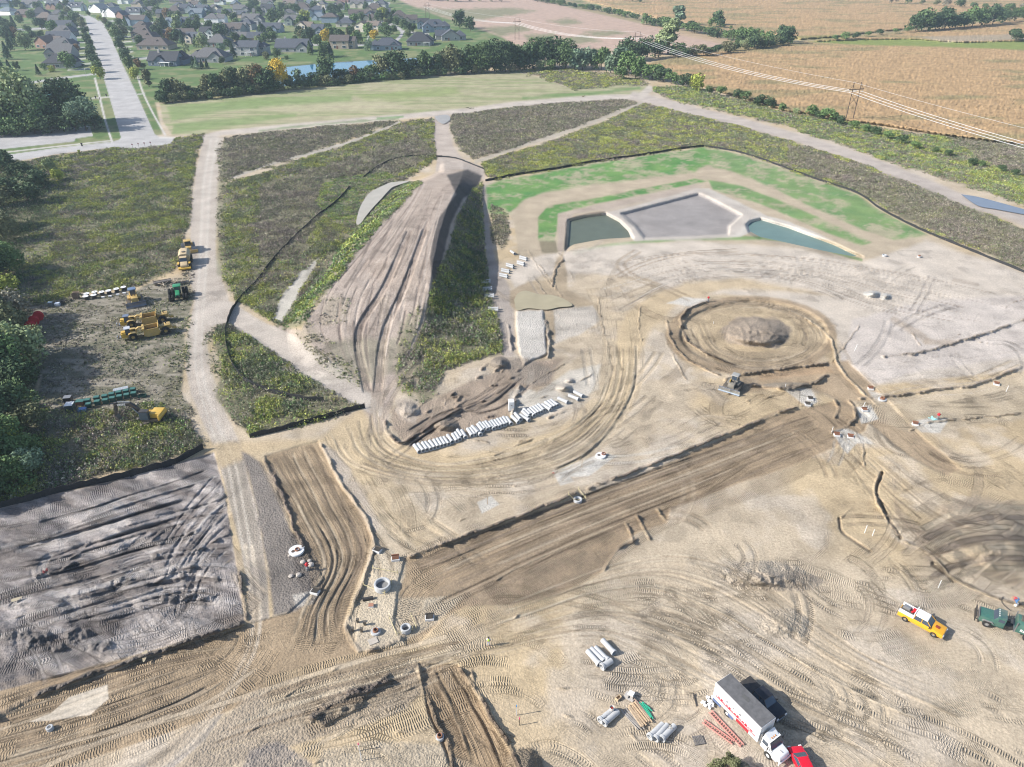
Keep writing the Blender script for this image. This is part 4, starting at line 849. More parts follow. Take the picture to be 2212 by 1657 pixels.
# ---------------------------------------------------------------- houses
ROOFS={'slate':(.075,.085,.105),'grey':(.12,.12,.125),'brown':(.105,.09,.085),'dark':(.05,.055,.065),'tan':(.17,.14,.12),'bluegrey':(.13,.16,.19)}
WALLS={'white':(.72,.73,.74),'cream':(.55,.50,.43),'blue':(.25,.32,.40),'grey':(.33,.34,.35),'brick':(.27,.17,.14),'sage':(.27,.32,.30),'tan':(.40,.34,.28),'slateblue':(.15,.19,.25)}
TRIM=mat('white_trim',(.78,.78,.78),.6,var=.05); GLASS=mat('window_glass',(.05,.07,.10),.12,var=.1,spec=.8); STONEC=mat('chimney_stone',(.42,.40,.38),.9,var=.2)
def shingle(n): return mat('roof_'+n,ROOFS[n],.9,var=.22,scale=1.6,bump=.05)
def gable(b,cx,cy,w,d,z,rise,axis,over=.5):
    """gable roof slab over a w x d box, ridge along axis"""
    t=.22
    if axis=='x':
        P=[(-w/2-over,-d/2-over,z-.15),(w/2+over,-d/2-over,z-.15),(w/2+over,0,z+rise),(-w/2-over,0,z+rise),(w/2+over,d/2+over,z-.15),(-w/2-over,d/2+over,z-.15)]
    else:
        P=[(-w/2-over,-d/2-over,z-.15),(-w/2-over,d/2+over,z-.15),(0,d/2+over,z+rise),(0,-d/2-over,z+rise),(w/2+over,d/2+over,z-.15),(w/2+over,-d/2-over,z-.15)]
    Q=[(x+cx,y+cy,h) for x,y,h in P]; Q2=[(x,y,h-t) for x,y,h in Q]
    b.add(Q+Q2,[(0,1,2,3),(3,2,4,5),(6,9,8,7),(9,11,10,8),(0,3,9,6),(3,5,11,9),(1,7,8,2),(2,8,10,4),(0,6,7,1),(5,4,10,11)])
def hip(b,cx,cy,w,d,z,rise,over=.5):
    W,D=w/2+over,d/2+over; 
    if W>=D: r1,r2=(-(W-D),0),((W-D),0)
    else: r1,r2=(0,-(D-W)),(0,(D-W))
    P=[(-W,-D,z-.1),(W,-D,z-.1),(W,D,z-.1),(-W,D,z-.1),(r1[0],r1[1],z+rise),(r2[0],r2[1],z+rise)]
    P=[(x+cx,y+cy,h) for x,y,h in P]; P+=[(x,y,z-.3) for x,y,h in P[:4]]
    if W>=D: Fc=[(0,1,5,4),(1,2,5),(2,3,4,5),(3,0,4)]
    else: Fc=[(0,1,4),(1,2,5,4),(2,3,5),(3,0,4,5)]
    b.add(P,Fc+[(0,6,7,1),(1,7,8,2),(2,8,9,3),(3,9,6,0),(9,8,7,6)])
WINM={}
def win(parent,x,y,z,w,h,ang,detail=True):
    key=(round(w,1),round(h,1))
    if key not in WINM:
        b=MB(); b.box(0,0,-h/2-.12,w+.3,.10,h+.24); o=b.build('window',TRIM); g=MB(); g.box(-w/4,-.07,-h/2,w/2-.06,.06,h); g.box(w/4,-.07,-h/2,w/2-.06,.06,h); p=g.build('pane',GLASS)
        WINM[key]=(o.data,p.data); bpy.data.objects.remove(o); bpy.data.objects.remove(p)
    a,g=WINM[key]; o=bpy.data.objects.new('window',a); C.objects.link(o); o.parent=parent; o.location=(x,y,z); o.rotation_euler=(0,0,ang)
    p=bpy.data.objects.new('pane',g); C.objects.link(p); p.parent=o
HS=1.2; HOUSES=[]; hr=random.Random(21)
def house(u,v,w,d,H,roof,wall,kind='hip',rot=0,wings=(),rise=None,chim=None,dorm=0,label=None,garage=None,small=False,pergola=False,porch=False):
    """H eaves height; wings are (dx,dy,w,d,kind) relative to the middle, front is -y"""
    p=at(u,v); base=Vector((p.x,p.y+d*.45*HS,p.z)); r=empty('house',base,math.radians(rot),label,'house','houses of the neighbourhood',HS)
    rise=rise or min(w,d)*.36; wb=MB(); rb=MB(); wm=mat('siding_'+wall,WALLS[wall],.8,var=.07,scale=.8); rm=shingle(roof)
    def vol(cx,cy,w,d,H,k,rise):
        wb.box(cx,cy,-.3,w,d,H+.3)
        if k=='hip': hip(rb,cx,cy,w,d,H,rise)
        else:
            ax='x' if k=='gx' else 'y'
            if ax=='x': wb.add([(cx-w/2+.01,cy-d/2,H),(cx-w/2+.01,cy+d/2,H),(cx-w/2+.01,cy,H+rise-.2),(cx+w/2-.01,cy-d/2,H),(cx+w/2-.01,cy+d/2,H),(cx+w/2-.01,cy,H+rise-.2)],[(0,1,2),(3,5,4),(0,2,5,3),(1,4,5,2)])
            else: wb.add([(cx-w/2,cy-d/2+.01,H),(cx+w/2,cy-d/2+.01,H),(cx,cy-d/2+.01,H+rise-.2),(cx-w/2,cy+d/2-.01,H),(cx+w/2,cy+d/2-.01,H),(cx,cy+d/2-.01,H+rise-.2)],[(0,1,2),(3,5,4),(0,2,5,3),(1,4,5,2)])
            gable(rb,cx,cy,w,d,H,rise,ax)
    vol(0,0,w,d,H,kind,rise)
    faces=[(0,-d/2,w,0.)]
    for i,(dx,dy,ww,dd,k) in enumerate(wings):
        vol(dx,dy,ww,dd,H-.04*(i+1),k,min(min(ww,dd)*.42,rise*.9)); faces.append((dx,dy-dd/2,ww,0.))
    for k in range(dorm):
        x=(k-(dorm-1)/2)*w/(dorm+.6); z=H+rise*.42; wb.box(x,-d*.27,z-1.2,1.9,2.2,2.2); gable(rb,x,-d*.27,1.9,2.2,z+1,.9,'y',.25)
    wl=wb.build('wall',wm,r); rf=rb.build('roof',rm,r)
    if chim: MB().box(chim[0],chim[1],0,1.3,1.0,H+rise+.9).build('chimney',STONEC,r)
    dist=p.length; storeys=2 if H>4.4 else 1
    if dist<980:
        taken=[(f[0]-f[2]/2,f[0]+f[2]/2) for f in faces[1:] if f[1]<-d/2-.2]
        step=3.9 if dist<640 else 5.6
        for s_ in range(storeys):
            z=1.55+2.75*s_
            for (fx,fy,fw,_) in faces[:3]:
                n=max(1,int(fw/step))
                for k in range(n):
                    x=fx+(k-(n-1)/2)*fw/n
                    if fy==faces[0][1] and fx==0 and any(a-.6<x<b_+.6 for a,b_ in taken): continue
                    if s_==0 and garage is not None and abs(x-garage)<3: continue
                    win(r,x,fy-.04,z,1.7 if hr.random()<.6 else 2.5,1.5,0)
            win(r,-w/2-.04,0,z,1.6,1.4,-PI/2)
        dx=hr.choice((-.12,.18))*w
        if not any(a-.6<dx<b_+.6 for a,b_ in taken): MB().box(dx,-d/2-.04,0,1.1,.1,2.15).build('door',mat('door_paint',(.20,.08,.06),.5),r)
        if garage is not None:
            fy=min([f[1] for f in faces if abs(f[0]-garage)<=f[2]/2+.1] or [-d/2]); MB().box(garage,fy-.05,0,4.8,.12,2.3).build('garage_door',TRIM,r)
    if pergola:
        b=MB(); 
        for x in (-2.2,2.2):
            for y in (-1.6,1.6): b.box(x,y,0,.2,.2,2.6)
        for k in range(9): b.box(-2.4+k*.6,0,2.6,.12,4.2,.2)
        for y in (-1.6,1.6): b.box(0,y,2.45,5.2,.15,.2)
        b.build('pergola',TRIM,r,loc=(pergola,-d/2-2.4,0))
    if porch:
        b=MB(); b.box(0,-1.4,2.35,w*.34,2.8,.18)
        for x in (-w*.15,0,w*.15): b.box(x,-2.6,0,.22,.22,2.4)
        b.build('porch',TRIM,r,loc=(w*.14,-d/2,0))
    HOUSES.append((r,u,v)); return r
Hs=house
# nearest row along the pond lawn
Hs(354,143,19,13,3.4,'dark','slateblue','gx',-4,[(6,5,10,12,'gy'),(-1.5,-3,7,8,'gy')],5,(-3.5,-1),label='slate-blue house with dark roof and white-trimmed gable porch right of the main street',porch=True)
Hs(451,135,23,15,3.2,'grey','grey','hip',-3,[(-9.5,2,8,13,'hip'),(5,-1,8,14,'gy')],5.2,label='long low grey house with brown-grey hipped roof behind the dark tree line')
Hs(537,121,14,12,5.8,'slate','grey','gx',-4,[(-9,-1,7,9,'gy'),(9,3,6,8,'hip')],3.6,label='two-storey grey-blue house with white pergola beside the green pond lawn',pergola=2)
Hs(631,113,24,14,3.2,'slate','grey','gx',-3,[(8,-1,8,14,'gy'),(-8,0,7,12,'hip')],5.2,(-6,1),label='long single-storey grey house with slate roof and chimney on the pond lawn')
Hs(734,106,14,11,5.6,'brown','tan','gx',-2,[(8.5,1,6,9,'gx')],3.6,label='tan two-storey house with brown roof left of the weeping willow')
Hs(835,109,20,13,3.4,'slate','blue','hip',4,[(-9,2,8,9,'hip'),(5,-3,6,6,'gy')],4.6,label='blue-walled house with slate hipped roof right of the weeping willow')
Hs(904,99,19,15,3.2,'dark','grey','hip',4,[(6,4,10,12,'hip')],6,label='grey house with tall black hipped roof and white pergola',pergola=6)
Hs(972,88,15,11,3.4,'slate','grey','gy',8,[(8,2,9,10,'hip'),(-7,5,10,9,'gx')],4.6,dorm=1,label='grey gabled house at the right end of the pond row, three front windows')
Hs(938,70,22,13,4.8,'slate','blue','hip',8,[(-7,-4,7,7,'gy'),(9,2,9,12,'hip')],5.2,dorm=1,label='large blue-grey house with several slate roofs behind the grey gabled one')
Hs(914,63,10,10,5.2,'dark','blue','gx',8,[(-3,-4,6,5,'gy')],3.6,label='narrow blue two-storey house beside the power pylon')
Hs(886,51,13,10,3.6,'brown','cream','gx',8,[(-4,-4,6,6,'gy')],4,label='cream house with brown roof, left of the narrow blue house')
Hs(862,45,14,11,4.4,'brown','cream','hip',8,[(-3,-4,6,6,'gy')],5,label='cream house with steep brown hipped roof at the field corner')
# second row
Hs(469,101,17,14,3,'grey','grey','hip',-3,(),5.4,label='grey house with pyramid-like grey roof directly behind the long low grey house')
Hs(450,84,13,11,5.4,'dark','white','gx',-3,[(3,-3,6,8,'gy')],3.4,label='white two-storey house with dark roofs left of the big white-gabled house')
Hs(503,77,17,12,5.4,'brown','grey','gx',-8,[(-6,0,8,13,'gy'),(2,-4,5,4,'gy')],4,label='large house with tall white gable wall and brown roof',porch=True)
Hs(516,74,13,11,5.0,'grey','grey','gx',-6,[(3,-4,6,5,'gy')],4,label='grey house with two front gables at the left of the second pond row')
Hs(587,71,17,11,3.4,'slate','blue','gx',-4,[(-9,-1,9,9,'gy'),(2,-4,7,6,'gy')],4.4,label='pale blue house with white double garage and slate roof',garage=-9)
Hs(631,55,14,11,4.8,'grey','sage','gx',-2,[(-2,-5,7,8,'gy')],4,label='sage green house with grey roof behind the blue double-garage house')
Hs(652,70,12,10,4.8,'tan','cream','gy',-12,[(6,0,9,9,'gx')],4,label='cream two-storey house with brown roof beside the blue gabled one')
Hs(686,74,11,10,3.4,'slate','slateblue','gx',-8,[(2,-3,6,6,'gy')],4.2,label='small blue house with steep slate gables in the middle of the second row')
Hs(712,50,16,11,5.4,'brown','blue','hip',-2,(),3.4,label='square blue two-storey house with reddish brown hipped roof')
Hs(746,59,16,12,3.4,'slate','cream','hip',-2,[(-6,-2,6,7,'gy')],4.6,label='cream single-storey house with slate hipped roof')
Hs(783,70,12,12,5.4,'tan','cream','gy',-14,[(8,5,12,10,'gx')],3.4,label='cream two-storey house with grey-brown roofs above the golden tree')
Hs(542,53,17,12,4.6,'grey','grey','gx',-6,[(-4,-4,8,6,'gy'),(8,-1,8,9,'gy')],4.6,label='grey house with two pointed gables, behind the two-storey pergola house')
Hs(577,29,14,12,4.6,'dark','grey','gx',-4,[(-3,-4,7,6,'gy')],4.8,label='grey house with dark pointed gables among dense trees')
Hs(520,27,17,12,3.4,'grey','grey','gx',-4,[(6,-4,7,6,'gy')],4.4,label='low grey house at the top of the picture, left of the dark-gabled house')
Hs(458,51,14,11,4.8,'grey','white','hip',-2,[(9,0,8,9,'gx')],4,label='white house with grey hipped roof and bay window')
Hs(436,29,15,11,4.4,'slate','blue','gx',-10,[(6,-3,6,6,'gy'),(-6,-2,6,8,'gy')],4.2,label='blue gabled house behind the white house with bay window')
Hs(374,58,14,11,3.6,'bluegrey','blue','gx',-4,[(-4,-3,6,6,'gy')],4,label='blue house half hidden behind the tall pale tree')
Hs(403,57,15,12,3.4,'slate','grey','gx',-4,[(3,-3,6,6,'gy')],4.4,label='grey house just right of the tall pale tree')
Hs(376,31,16,12,3.4,'brown','tan','hip',-4,(),5,label='tan house with brown hipped roof behind the tall pale tree')
Hs(684,31,15,11,4.6,'slate','blue','hip',0,(),3.8,(6,-4),label='pale blue house with slate roof and white chimney at the top of the neighbourhood')
Hs(651,24,18,12,3.4,'brown','tan','hip',0,[(7,2,9,10,'hip')],5.2,label='tan house with tall brown hipped roofs')
Hs(625,14,16,12,3.6,'tan','cream','gx',-6,[(-5,-3,7,6,'gy')],4.6,(-6,0),label='cream house with tan gables behind the brown hipped-roof house')
Hs(808,27,20,13,3.6,'brown','tan','hip',-2,[(-6,-5,8,7,'gy')],5.6,(-2,0),label='large tan house with dark brown roofs and white chimney near the field')
Hs(772,18,17,12,4.4,'grey','cream','gx',-6,[(-5,-4,7,6,'gy'),(5,-4,6,6,'gy')],4.8,label='cream gabled house left of the large tan house')
Hs(742,6,15,12,4.4,'brown','brick','gx',-6,(),4.6,label='brick house with brown roof at the upper edge of the picture')
# rows along the main street
SL=[(126,148,18,12,'dark','grey','hip'),(128,126,17,12,'grey','grey','gx'),(131,109,18,12,'grey','white','hip'),(126,93,19,12,'slate','white','gx'),(134,79,18,12,'grey','grey','hip'),(133,66,17,12,'slate','grey','gx'),(124,53,17,12,'grey','cream','gx')]
ORD=['nearest','second','third','fourth','fifth','sixth','seventh']
for i,(u,v,w_,d_,rf,wl,kd) in enumerate(SL):
    Hs(u,v,w_,d_,3.3,rf,wl,kd,2,[(-6,-1,7,10,'gy')] if i%2 else [(4,2,8,12,'gy')],4.8,label='%s-roofed %s house, %s in the row left of the main street'%({'dark':'black','slate':'slate'}.get(rf,rf),wl,ORD[i]))
Hs(97,105,12,13,4.4,'brown','brick','gy',-20,[(5,5,8,9,'gx')],4,label='brown brick house with steep brown gables left of the street row')
Hs(96,46,17,12,3.2,'tan','brick','hip',4,(),4.8,label='low brick house with tan hipped roof at the cross street')
Hs(84,36,17,13,3.2,'dark','grey','hip',4,(),5.4,label='grey house with black hipped roof in the upper left')
Hs(50,38,13,10,3.4,'brown','brick','gx',-10,[(-4,-3,6,6,'gy')],4.2,label='small brick house with two gables beside the black-roofed house')
Hs(14,33,20,13,4.2,'bluegrey','white','hip',-20,(),3.4,label='bright white house with pale roof near the upper left corner')
Hs(64,17,22,12,3.4,'grey','grey','gx',-10,[(-7,-4,7,7,'gy'),(6,-4,7,6,'gy')],4.6,label='long grey house with dark front gables at the upper left')
Hs(115,21,16,12,4.4,'slate','brick','gx',-12,[(-4,-4,7,6,'gy'),(3,-4,6,6,'gy')],5,label='brick-fronted house with dark steep gables left of the dormer house')
Hs(163,24,17,12,4.2,'slate','white','gx',-8,[(-7,-2,7,9,'gy')],5,(9.2,0),2,label='white house with three small dormers and tall chimney above the street end')
Hs(212,28,17,13,4.4,'bluegrey','white','gy',-25,[(-9,-1,8,8,'gy')],5,label='white house with pale blue roof facing the end of the street')
Hs(243,38,17,13,4.6,'bluegrey','white','gy',-25,[(-8,-2,8,9,'gy')],5,label='white house with blue-grey roof right of the street end',garage=-8)
Hs(262,41,10,9,3.6,'slate','brick','gy',-20,(),4,label='small brick-gabled house right of the white street-end house')
Hs(290,36,18,12,4.2,'slate','white','gx',-8,(),4.8,(9,0),2,label='white house with two dormers right of the small brick gable')
Hs(297,56,16,11,5.4,'brown','blue','gx',-4,[(-9,-2,7,9,'gy')],3.8,label='blue two-storey house with dark brown roof beside the cross street')
SR=[(304,68,15,12,'brown','grey','hip'),(306,80,17,12,'brown','tan','hip'),(312,92,18,13,'brown','grey','hip'),(332,108,24,15,'brown','tan','hip')]
for i,(u,v,w_,d_,rf,wl,kd) in enumerate(SR):
    Hs(u,v,w_,d_,3.2,rf,wl,kd,-3,[(3,3,8,13,'gy')],4.8,label='%s-roofed %s house, %s in the row right of the main street'%(rf,wl,ORD[3-i]))
Hs(5,15,18,12,4.4,'slate','blue','hip',0,(),4.4,label='blue-grey house in the extreme upper left corner')
Hs(140,5,15,11,4.4,'slate','white','gx',-8,[(-4,-4,6,6,'gy')],4.4,label='white house with slate gables behind the dormer house')
Hs(268,9,15,11,5,'slate','white','gx',-8,[(-4,-4,6,6,'gy')],4.4,label='white two-storey house at the upper edge, behind the two-dormer house')
Hs(381,8,18,12,3.6,'grey','tan','hip',0,(),4.8,label='tan house with grey hipped roof at the upper edge of the picture')
Hs(432,6,13,10,4.4,'brown','cream','gx',0,[(-3,-3,6,6,'gy')],4.2,label='cream house with brown gable at the upper edge, right of the tan house')
Hs(498,5,14,10,4.4,'bluegrey','white','gx',-8,(),4,label='white house with pale roof at the upper edge, above the pointed-gable house')
Hs(560,5,13,10,4.4,'grey','cream','gx',0,(),4,label='cream house with grey roof at the upper edge among dark trees')
Hs(205,6,16,11,4,'grey','grey','gx',-10,(),4.4,label='grey house at the upper edge above the white pale-roofed house')
# smaller houses farther back between the described ones
fr=random.Random(77); NAMED=list(HOUSES); FILL=[]; tries=0
while len(FILL)<46 and tries<6000:
    tries+=1; u,v=fr.uniform(-60,850),fr.choice((fr.uniform(2,40),fr.uniform(2,95)))
    if min(math.hypot(u-a,(v-b)*2.4) for _,a,b in HOUSES)<24 or abs(u-np.interp(v,[33,50,95,140],[190,204,222,247]))<30: continue
    if (u<105 and v>52) or (u>700 and v>60) or (u>830) or (240<u<350 and v>60 and v<115): continue
    j,i=np.searchsorted(vs,v),np.searchsorted(us,u)
    if COL[j,i,0]>.33: continue
    rf,wl=fr.choice(['slate','grey','bluegrey','slate','grey','brown']),fr.choice(['white','grey','blue','cream','tan','grey'])
    h=Hs(u,v,fr.uniform(11,15),fr.uniform(9,11),fr.choice((3.4,4.6,5.2)),rf,wl,fr.choice(('hip','gx')),fr.uniform(-14,10),[(fr.choice((-4,4)),-3,6,6,'gy')]); FILL.append((h,u,v,rf,wl))
GG={}
for h,u,v,rf,wl in FILL:
    n=min(NAMED,key=lambda q:math.hypot(u-q[1],(v-q[2])*2)); du,dv=u-n[1],(v-n[2])*2; rel=('right of' if du>0 else 'left of') if abs(du)>abs(dv) else ('behind' if dv<0 else 'in front of')
    GG.setdefault((rf,wl,rel,n[0]['label'].split(',')[0]),[]).append((math.hypot(du,dv),h))
for (rf,wl,rel,nn_),L in GG.items():
    L.sort(key=lambda q:q[0])
    for i,(d_,h) in enumerate(L): h['label']=' '.join(('small %s-roofed %s house %s%s the %s'%({'bluegrey':'blue-grey'}.get(rf,rf),wl,'' if len(L)==1 else ORD[i]+' ',rel,nn_)).split()[:16])
HOUSES[:]=NAMED+[(h,u,v) for h,u,v,_,_ in FILL]
# parked cars and small street things in the neighbourhood
def simple_car(p,rz,c,label,group='cars parked in the neighbourhood'):
    r=empty('parked_car',p,rz,label,'car',group); m=mat('car_paint_%d'%int(c[0]*1000+c[2]*77),c,.3,coat=.5,var=.03)
    b=MB(); b.prism([(-2.3,.35),(2.3,.35),(2.3,.8),(1.2,1.0),(.5,1.45),(-1.3,1.45),(-2.2,1.0)],-.88,.88); b.build('body',m,r,.06,True)
    g=MB(); g.prism([(1.12,1.0),(.48,1.38),(-1.25,1.38),(-2.0,1.02)],-.90,.90); g.build('window',GLASS,r)
    for x in (-1.4,1.4):
        for y in (-.85,.85): MB().tube((x,y-.1,.33),(x,y+.1,.33),.33,n=12).build('wheel',mat('tyre_rubber',(.03,.03,.03),.9),r)
    return r
simple_car(at(176,136),.1,(.07,.10,.16),'dark blue car parked in a driveway left of the street, nearer the road')
simple_car(at(176,141.5),.1,(.03,.03,.04),'black car parked in front of the dark blue car in the driveway')
simple_car(at(196.5,75),1.45,(.08,.12,.22),'blue car parked at the left kerb of the main street')
simple_car(at(271,81.5),.2,(.5,.52,.55),'silver car in a driveway right of the street trees')
simple_car(at(262,60.5),.1,(.03,.035,.05),'black car in a driveway near the cross street')
simple_car(at(166,76),.15,(.05,.05,.06),'dark car on a driveway in the middle of the left row')
MAILB=mat('mailbox_black',(.03,.03,.035),.5)
def bin_post(p,label,cat='post'):
    r=empty('utility_post',p,0,label,cat); MB().box(0,0,0,.5,.5,1.1,0,None,(.8,.8)).build('post',MAILB,r); MB().box(0,0,1.1,.75,.6,.35).build('cap',MAILB,r); return r
bin_post(at(177.5,316),'dark mailbox cluster between the cross street and the pavement')
bin_post(at(230,208.5),'dark post at the left kerb where the short path meets the street')
bin_post(at(207,213),'dark post beside the pavement left of the street')
for i,u in enumerate((287,300,313,326)):
    r=empty('road_end_marker',at(u,319.5-i*1.6),.1,'small diamond sign on a post at the end of the street, %s from the left'%ORD[i].replace('nearest','first'),'sign','road end markers'); MB().tube((0,0,0),(0,0,1.3),.05).build('post',MAILB,r)
    b=MB(); b.prism([(-.38,1.5),(0,1.12),(.38,1.5),(0,1.88)],-.03,.03); b.build('panel',mat('marker_red',(.20,.03,.03),.5),r)
def lamp(p,label):
    r=empty('street_lamp',p,0,label,'street lamp','street lamps'); MB().tube((0,0,0),(0,0,6),.09,.06).build('pole',mat('lamp_grey',(.4,.42,.44),.4,.6),r); MB().path([(0,0,6),(.5,0,6.3),(1.3,0,6.3)],.05).box(1.4,0,6.22,.6,.25,.14).build('head',MATS['lamp_grey'],r)
lamp(at(188,170),'grey street lamp on the corner of the side street left of the main street'); lamp(at(285,125),'grey street lamp by the pale side street right of the main street')
# ---------------------------------------------------------------- trees: the pond tree line
G1='trees of the line between pond and mown field'
for u,v,h,k,c,wd in [(352,222,7,'mass','dark',1),(372,216,11,'broad','dark',1),(390,215,11,'broad','brown',.9),(405,213,7,'mass','dark',1.2),(425,211,6,'mass','dark',1.3),(322,188,9,'tall','brown',1.3),(437,208,5,'loose','brown',1),(452,206,11,'broad','brown',1),(470,206,12,'broad','dark',1),(490,204,13,'broad','brown',1),(508,202,14,'broad','dark',1),(525,201,14,'broad','brown',1),(545,199,15,'broad','brown',1),(562,199,15,'broad','rust',.8),(578,200,14,'broad','dark',1),
 (603,194,17,'broad','yellow',.8),(585,193,9,'loose','brown',1),(622,190,9,'loose','brown',1),(645,186,11,'loose','silver',1),(668,183,7,'mass','dark',1.2),(690,182,8,'mass','dark',1.2),(707,180,16,'broad','dark',.85),(728,178,8,'mass','dark',1.2),(745,176,8,'mass','dark',1.3),(765,175,9,'mass','rust',1),(785,174,8,'mass','dark',1.3),(805,171,9,'mass','mid',1.2),(824,169,14,'broad','brown',.9),(846,168,16,'broad','dark',1),(866,168,16,'broad','dark',1),(880,167,9,'mass','dark',1.2),
 (905,163,13,'loose','dark',1),(920,163,15,'broad','mid',.9),(942,162,14,'loose','dark',1),(960,160,16,'broad','brown',.9),(982,159,17,'broad','brown',1),(1000,158,16,'broad','dark',1),(1022,157,17,'broad','mid',1),(1044,156,19,'broad','mid',1),(1068,155,20,'broad','dark',1),(1092,155,19,'broad','dark',1),(1112,152,17,'broad','dark',1),(1132,150,16,'broad','dark',1),(1150,148,19,'broad','mid',1),(1174,147,20,'broad','dark',1),(1198,147,20,'broad','dark',1),(1222,149,19,'broad','mid',1),
 (1168,152,7,'bush','pale',1.3),(1188,152,7,'bush','green',1.3),(1240,152,14,'tall','silver',1.6),(1258,151,13,'round','silver',1),(1278,150,16,'round','silver',1),(1298,152,15,'round','green',1),(1318,158,14,'round','silver',1),(1338,160,17,'tall','silver',1.7),(1357,165,16,'round','green',1),(1338,172,8,'mass','green',1.3),(1372,170,14,'round','green',1),(1388,172,10,'mass','green',1.2),
 (1350,128,14,'broad','dark',1),(1392,130,15,'broad','dark',1),(1372,132,12,'mass','dark',1.2),(1422,125,11,'mass','dark',1.2),(1442,118,24,'tall','pale',1.5),(1462,122,10,'mass','mid',1.2)]:
    tree(u,v,h,k,c,wd,G1,'in the tree line behind the mown field')
for u in range(348,1130,13):      # understorey of the tree line
    v=np.interp(u,[345,560,740,960,1130],[223,203,181,163,152]); tree(u+trr.uniform(-3,3),v+trr.uniform(-1,2),trr.uniform(4,6.5),'bush',trr.choice(['dark','dark','mid','brown']),1.3,'bushes under the tree line','along the foot of the tree line')
G2='bushes along the cornfield edge'
for u,v,h,k,c,wd in [(1408,172,9,'mass','green',1.5),(1432,178,8,'mass','dark',1.5),(1450,182,7,'mass','green',1.4),(1475,188,7,'mass','dark',1.5),(1503,196,9,'round','yellowgreen',1.1),(1530,202,4,'bush','mid',1.2),(1557,208,5,'bush','green',1.4),(1590,213,5,'bush','dark',1.5),(1608,219,5,'bush','mid',1.3),(1645,228,5.5,'bush','dark',1.6),(1663,233,5,'bush','dark',1.4),(1686,240,4,'bush','green',1.3),(1718,246,3,'bush','pale',1.4),(1750,252,5,'mass','green',1.4),(1770,257,4,'bush','dark',1.3),(1787,260,5.5,'mass','green',1.5),(1815,268,4,'bush','dark',1.4),(1842,278,3.5,'bush','green',1.5),(1870,286,3.5,'bush','green',1.5),(1890,292,3.8,'bush','dark',1.5),(1916,302,3.3,'bush','green',1.5),(1946,311,3.6,'bush','dark',1.5),(1975,322,3,'bush','green',1.5),(2020,330,2.6,'bush','mid',1.5),(2048,338,3.2,'bush','dark',1.4),(2100,356,3.2,'bush','dark',1.5),(2118,360,3,'bush','mid',1.5),(2160,371,3,'bush','dark',1.5),(2190,380,3,'bush','dark',1.5)]:
    tree(u,v,h,k,c,wd,G2,'along the edge of the cornfield')
G3='trees of the far hedges'
def hedge(P,n,h,kinds,cols,wd,where,j=1.5):
    S=np.array(P,float); t=np.linspace(0,len(P)-1,n)
    for x in t:
        i=min(int(x),len(P)-2); f_=x-i; q=S[i]*(1-f_)+S[i+1]*f_
        tree(q[0]+trr.uniform(-j*2,j*2),q[1]+trr.uniform(-j,j)*.4,trr.uniform(*h),trr.choice(kinds),trr.choice(cols),wd,G3,where)
hedge([(1150,2),(1220,14),(1300,26),(1375,44)],20,(5,8),['bush','mass'],['green','dark','mid'],1.5,'in the hedge above the pink field')
hedge([(1395,54),(1450,62),(1520,76),(1600,92),(1650,96)],24,(7,11),['mass','round','bush'],['green','dark','mid'],1.3,'in the hedge right of the pink field')
hedge([(1590,100),(1640,104),(1700,94)],9,(5,8),['mass','bush'],['green','pale','mid'],1.4,'beside the pink field tip')
hedge([(1700,95),(1688,92)],2,(12,13),['broad'],['dark'],1.1,'at the right end of the hedge by the pink field')
hedge([(1460,124),(1520,120),(1580,112),(1640,104),(1690,98)],14,(5,9),['mass','round','bush'],['dark','mid','brown'],1.4,'in the hedge above the cornfield')
hedge([(1560,60),(1620,68),(1660,80)],7,(3,4.5),['bush'],['green','brown'],1.3,'on the strip beside the far oak')
tree(1464,58,19,'tall','silver',1.6,G3,'beside the far cornfield'); tree(1548,54,13,'broad','dark',1.1,G3,'alone in the far cornfield'); tree(1538,58,9,'mass','green',1.2,G3,'at the foot of the far oak'); tree(1556,60,7,'mass','dark',1.2,G3,'at the foot of the far oak')
hedge([(1800,86),(1850,84),(1900,76),(1960,70)],7,(3,6),['bush','mass'],['green','dark'],1.5,'in the low hedge across the corn')
hedge([(1975,68),(2020,64),(2080,60),(2140,54),(2211,42)],13,(13,19),['mass','round','broad'],['green','mid','dark'],1.2,'in the big clump at the upper right')
hedge([(1930,8),(2020,12),(2100,18),(2180,26),(2260,30)],13,(6,11),['mass','bush','round'],['mid','brown','grey'],1.3,'along the farthest hedge at the upper right')
hedge([(930,2),(1000,4),(1080,5)],8,(7,11),['mass','round'],['mid','dark','green'],1.3,'in the copse at the top of the picture'); hedge([(1350,2),(1380,6)],3,(6,9),['mass'],['dark'],1.2,'in the far corner above the hedge')
tree(2188,86,9,'mass','dark',1.5,G3,'at the right edge by the green swale'); tree(2203,90,6,'bush','mid',1.5,G3,'at the right edge by the green swale')
for u,v,h in ((993,62,16),(1008,64,11),(1016,68,14),(822,50,13),(840,50,13)): tree(u,v,h,'loose' if h<15 else 'broad','dark',.9,'trees behind the last houses','behind the last houses beside the pink field')
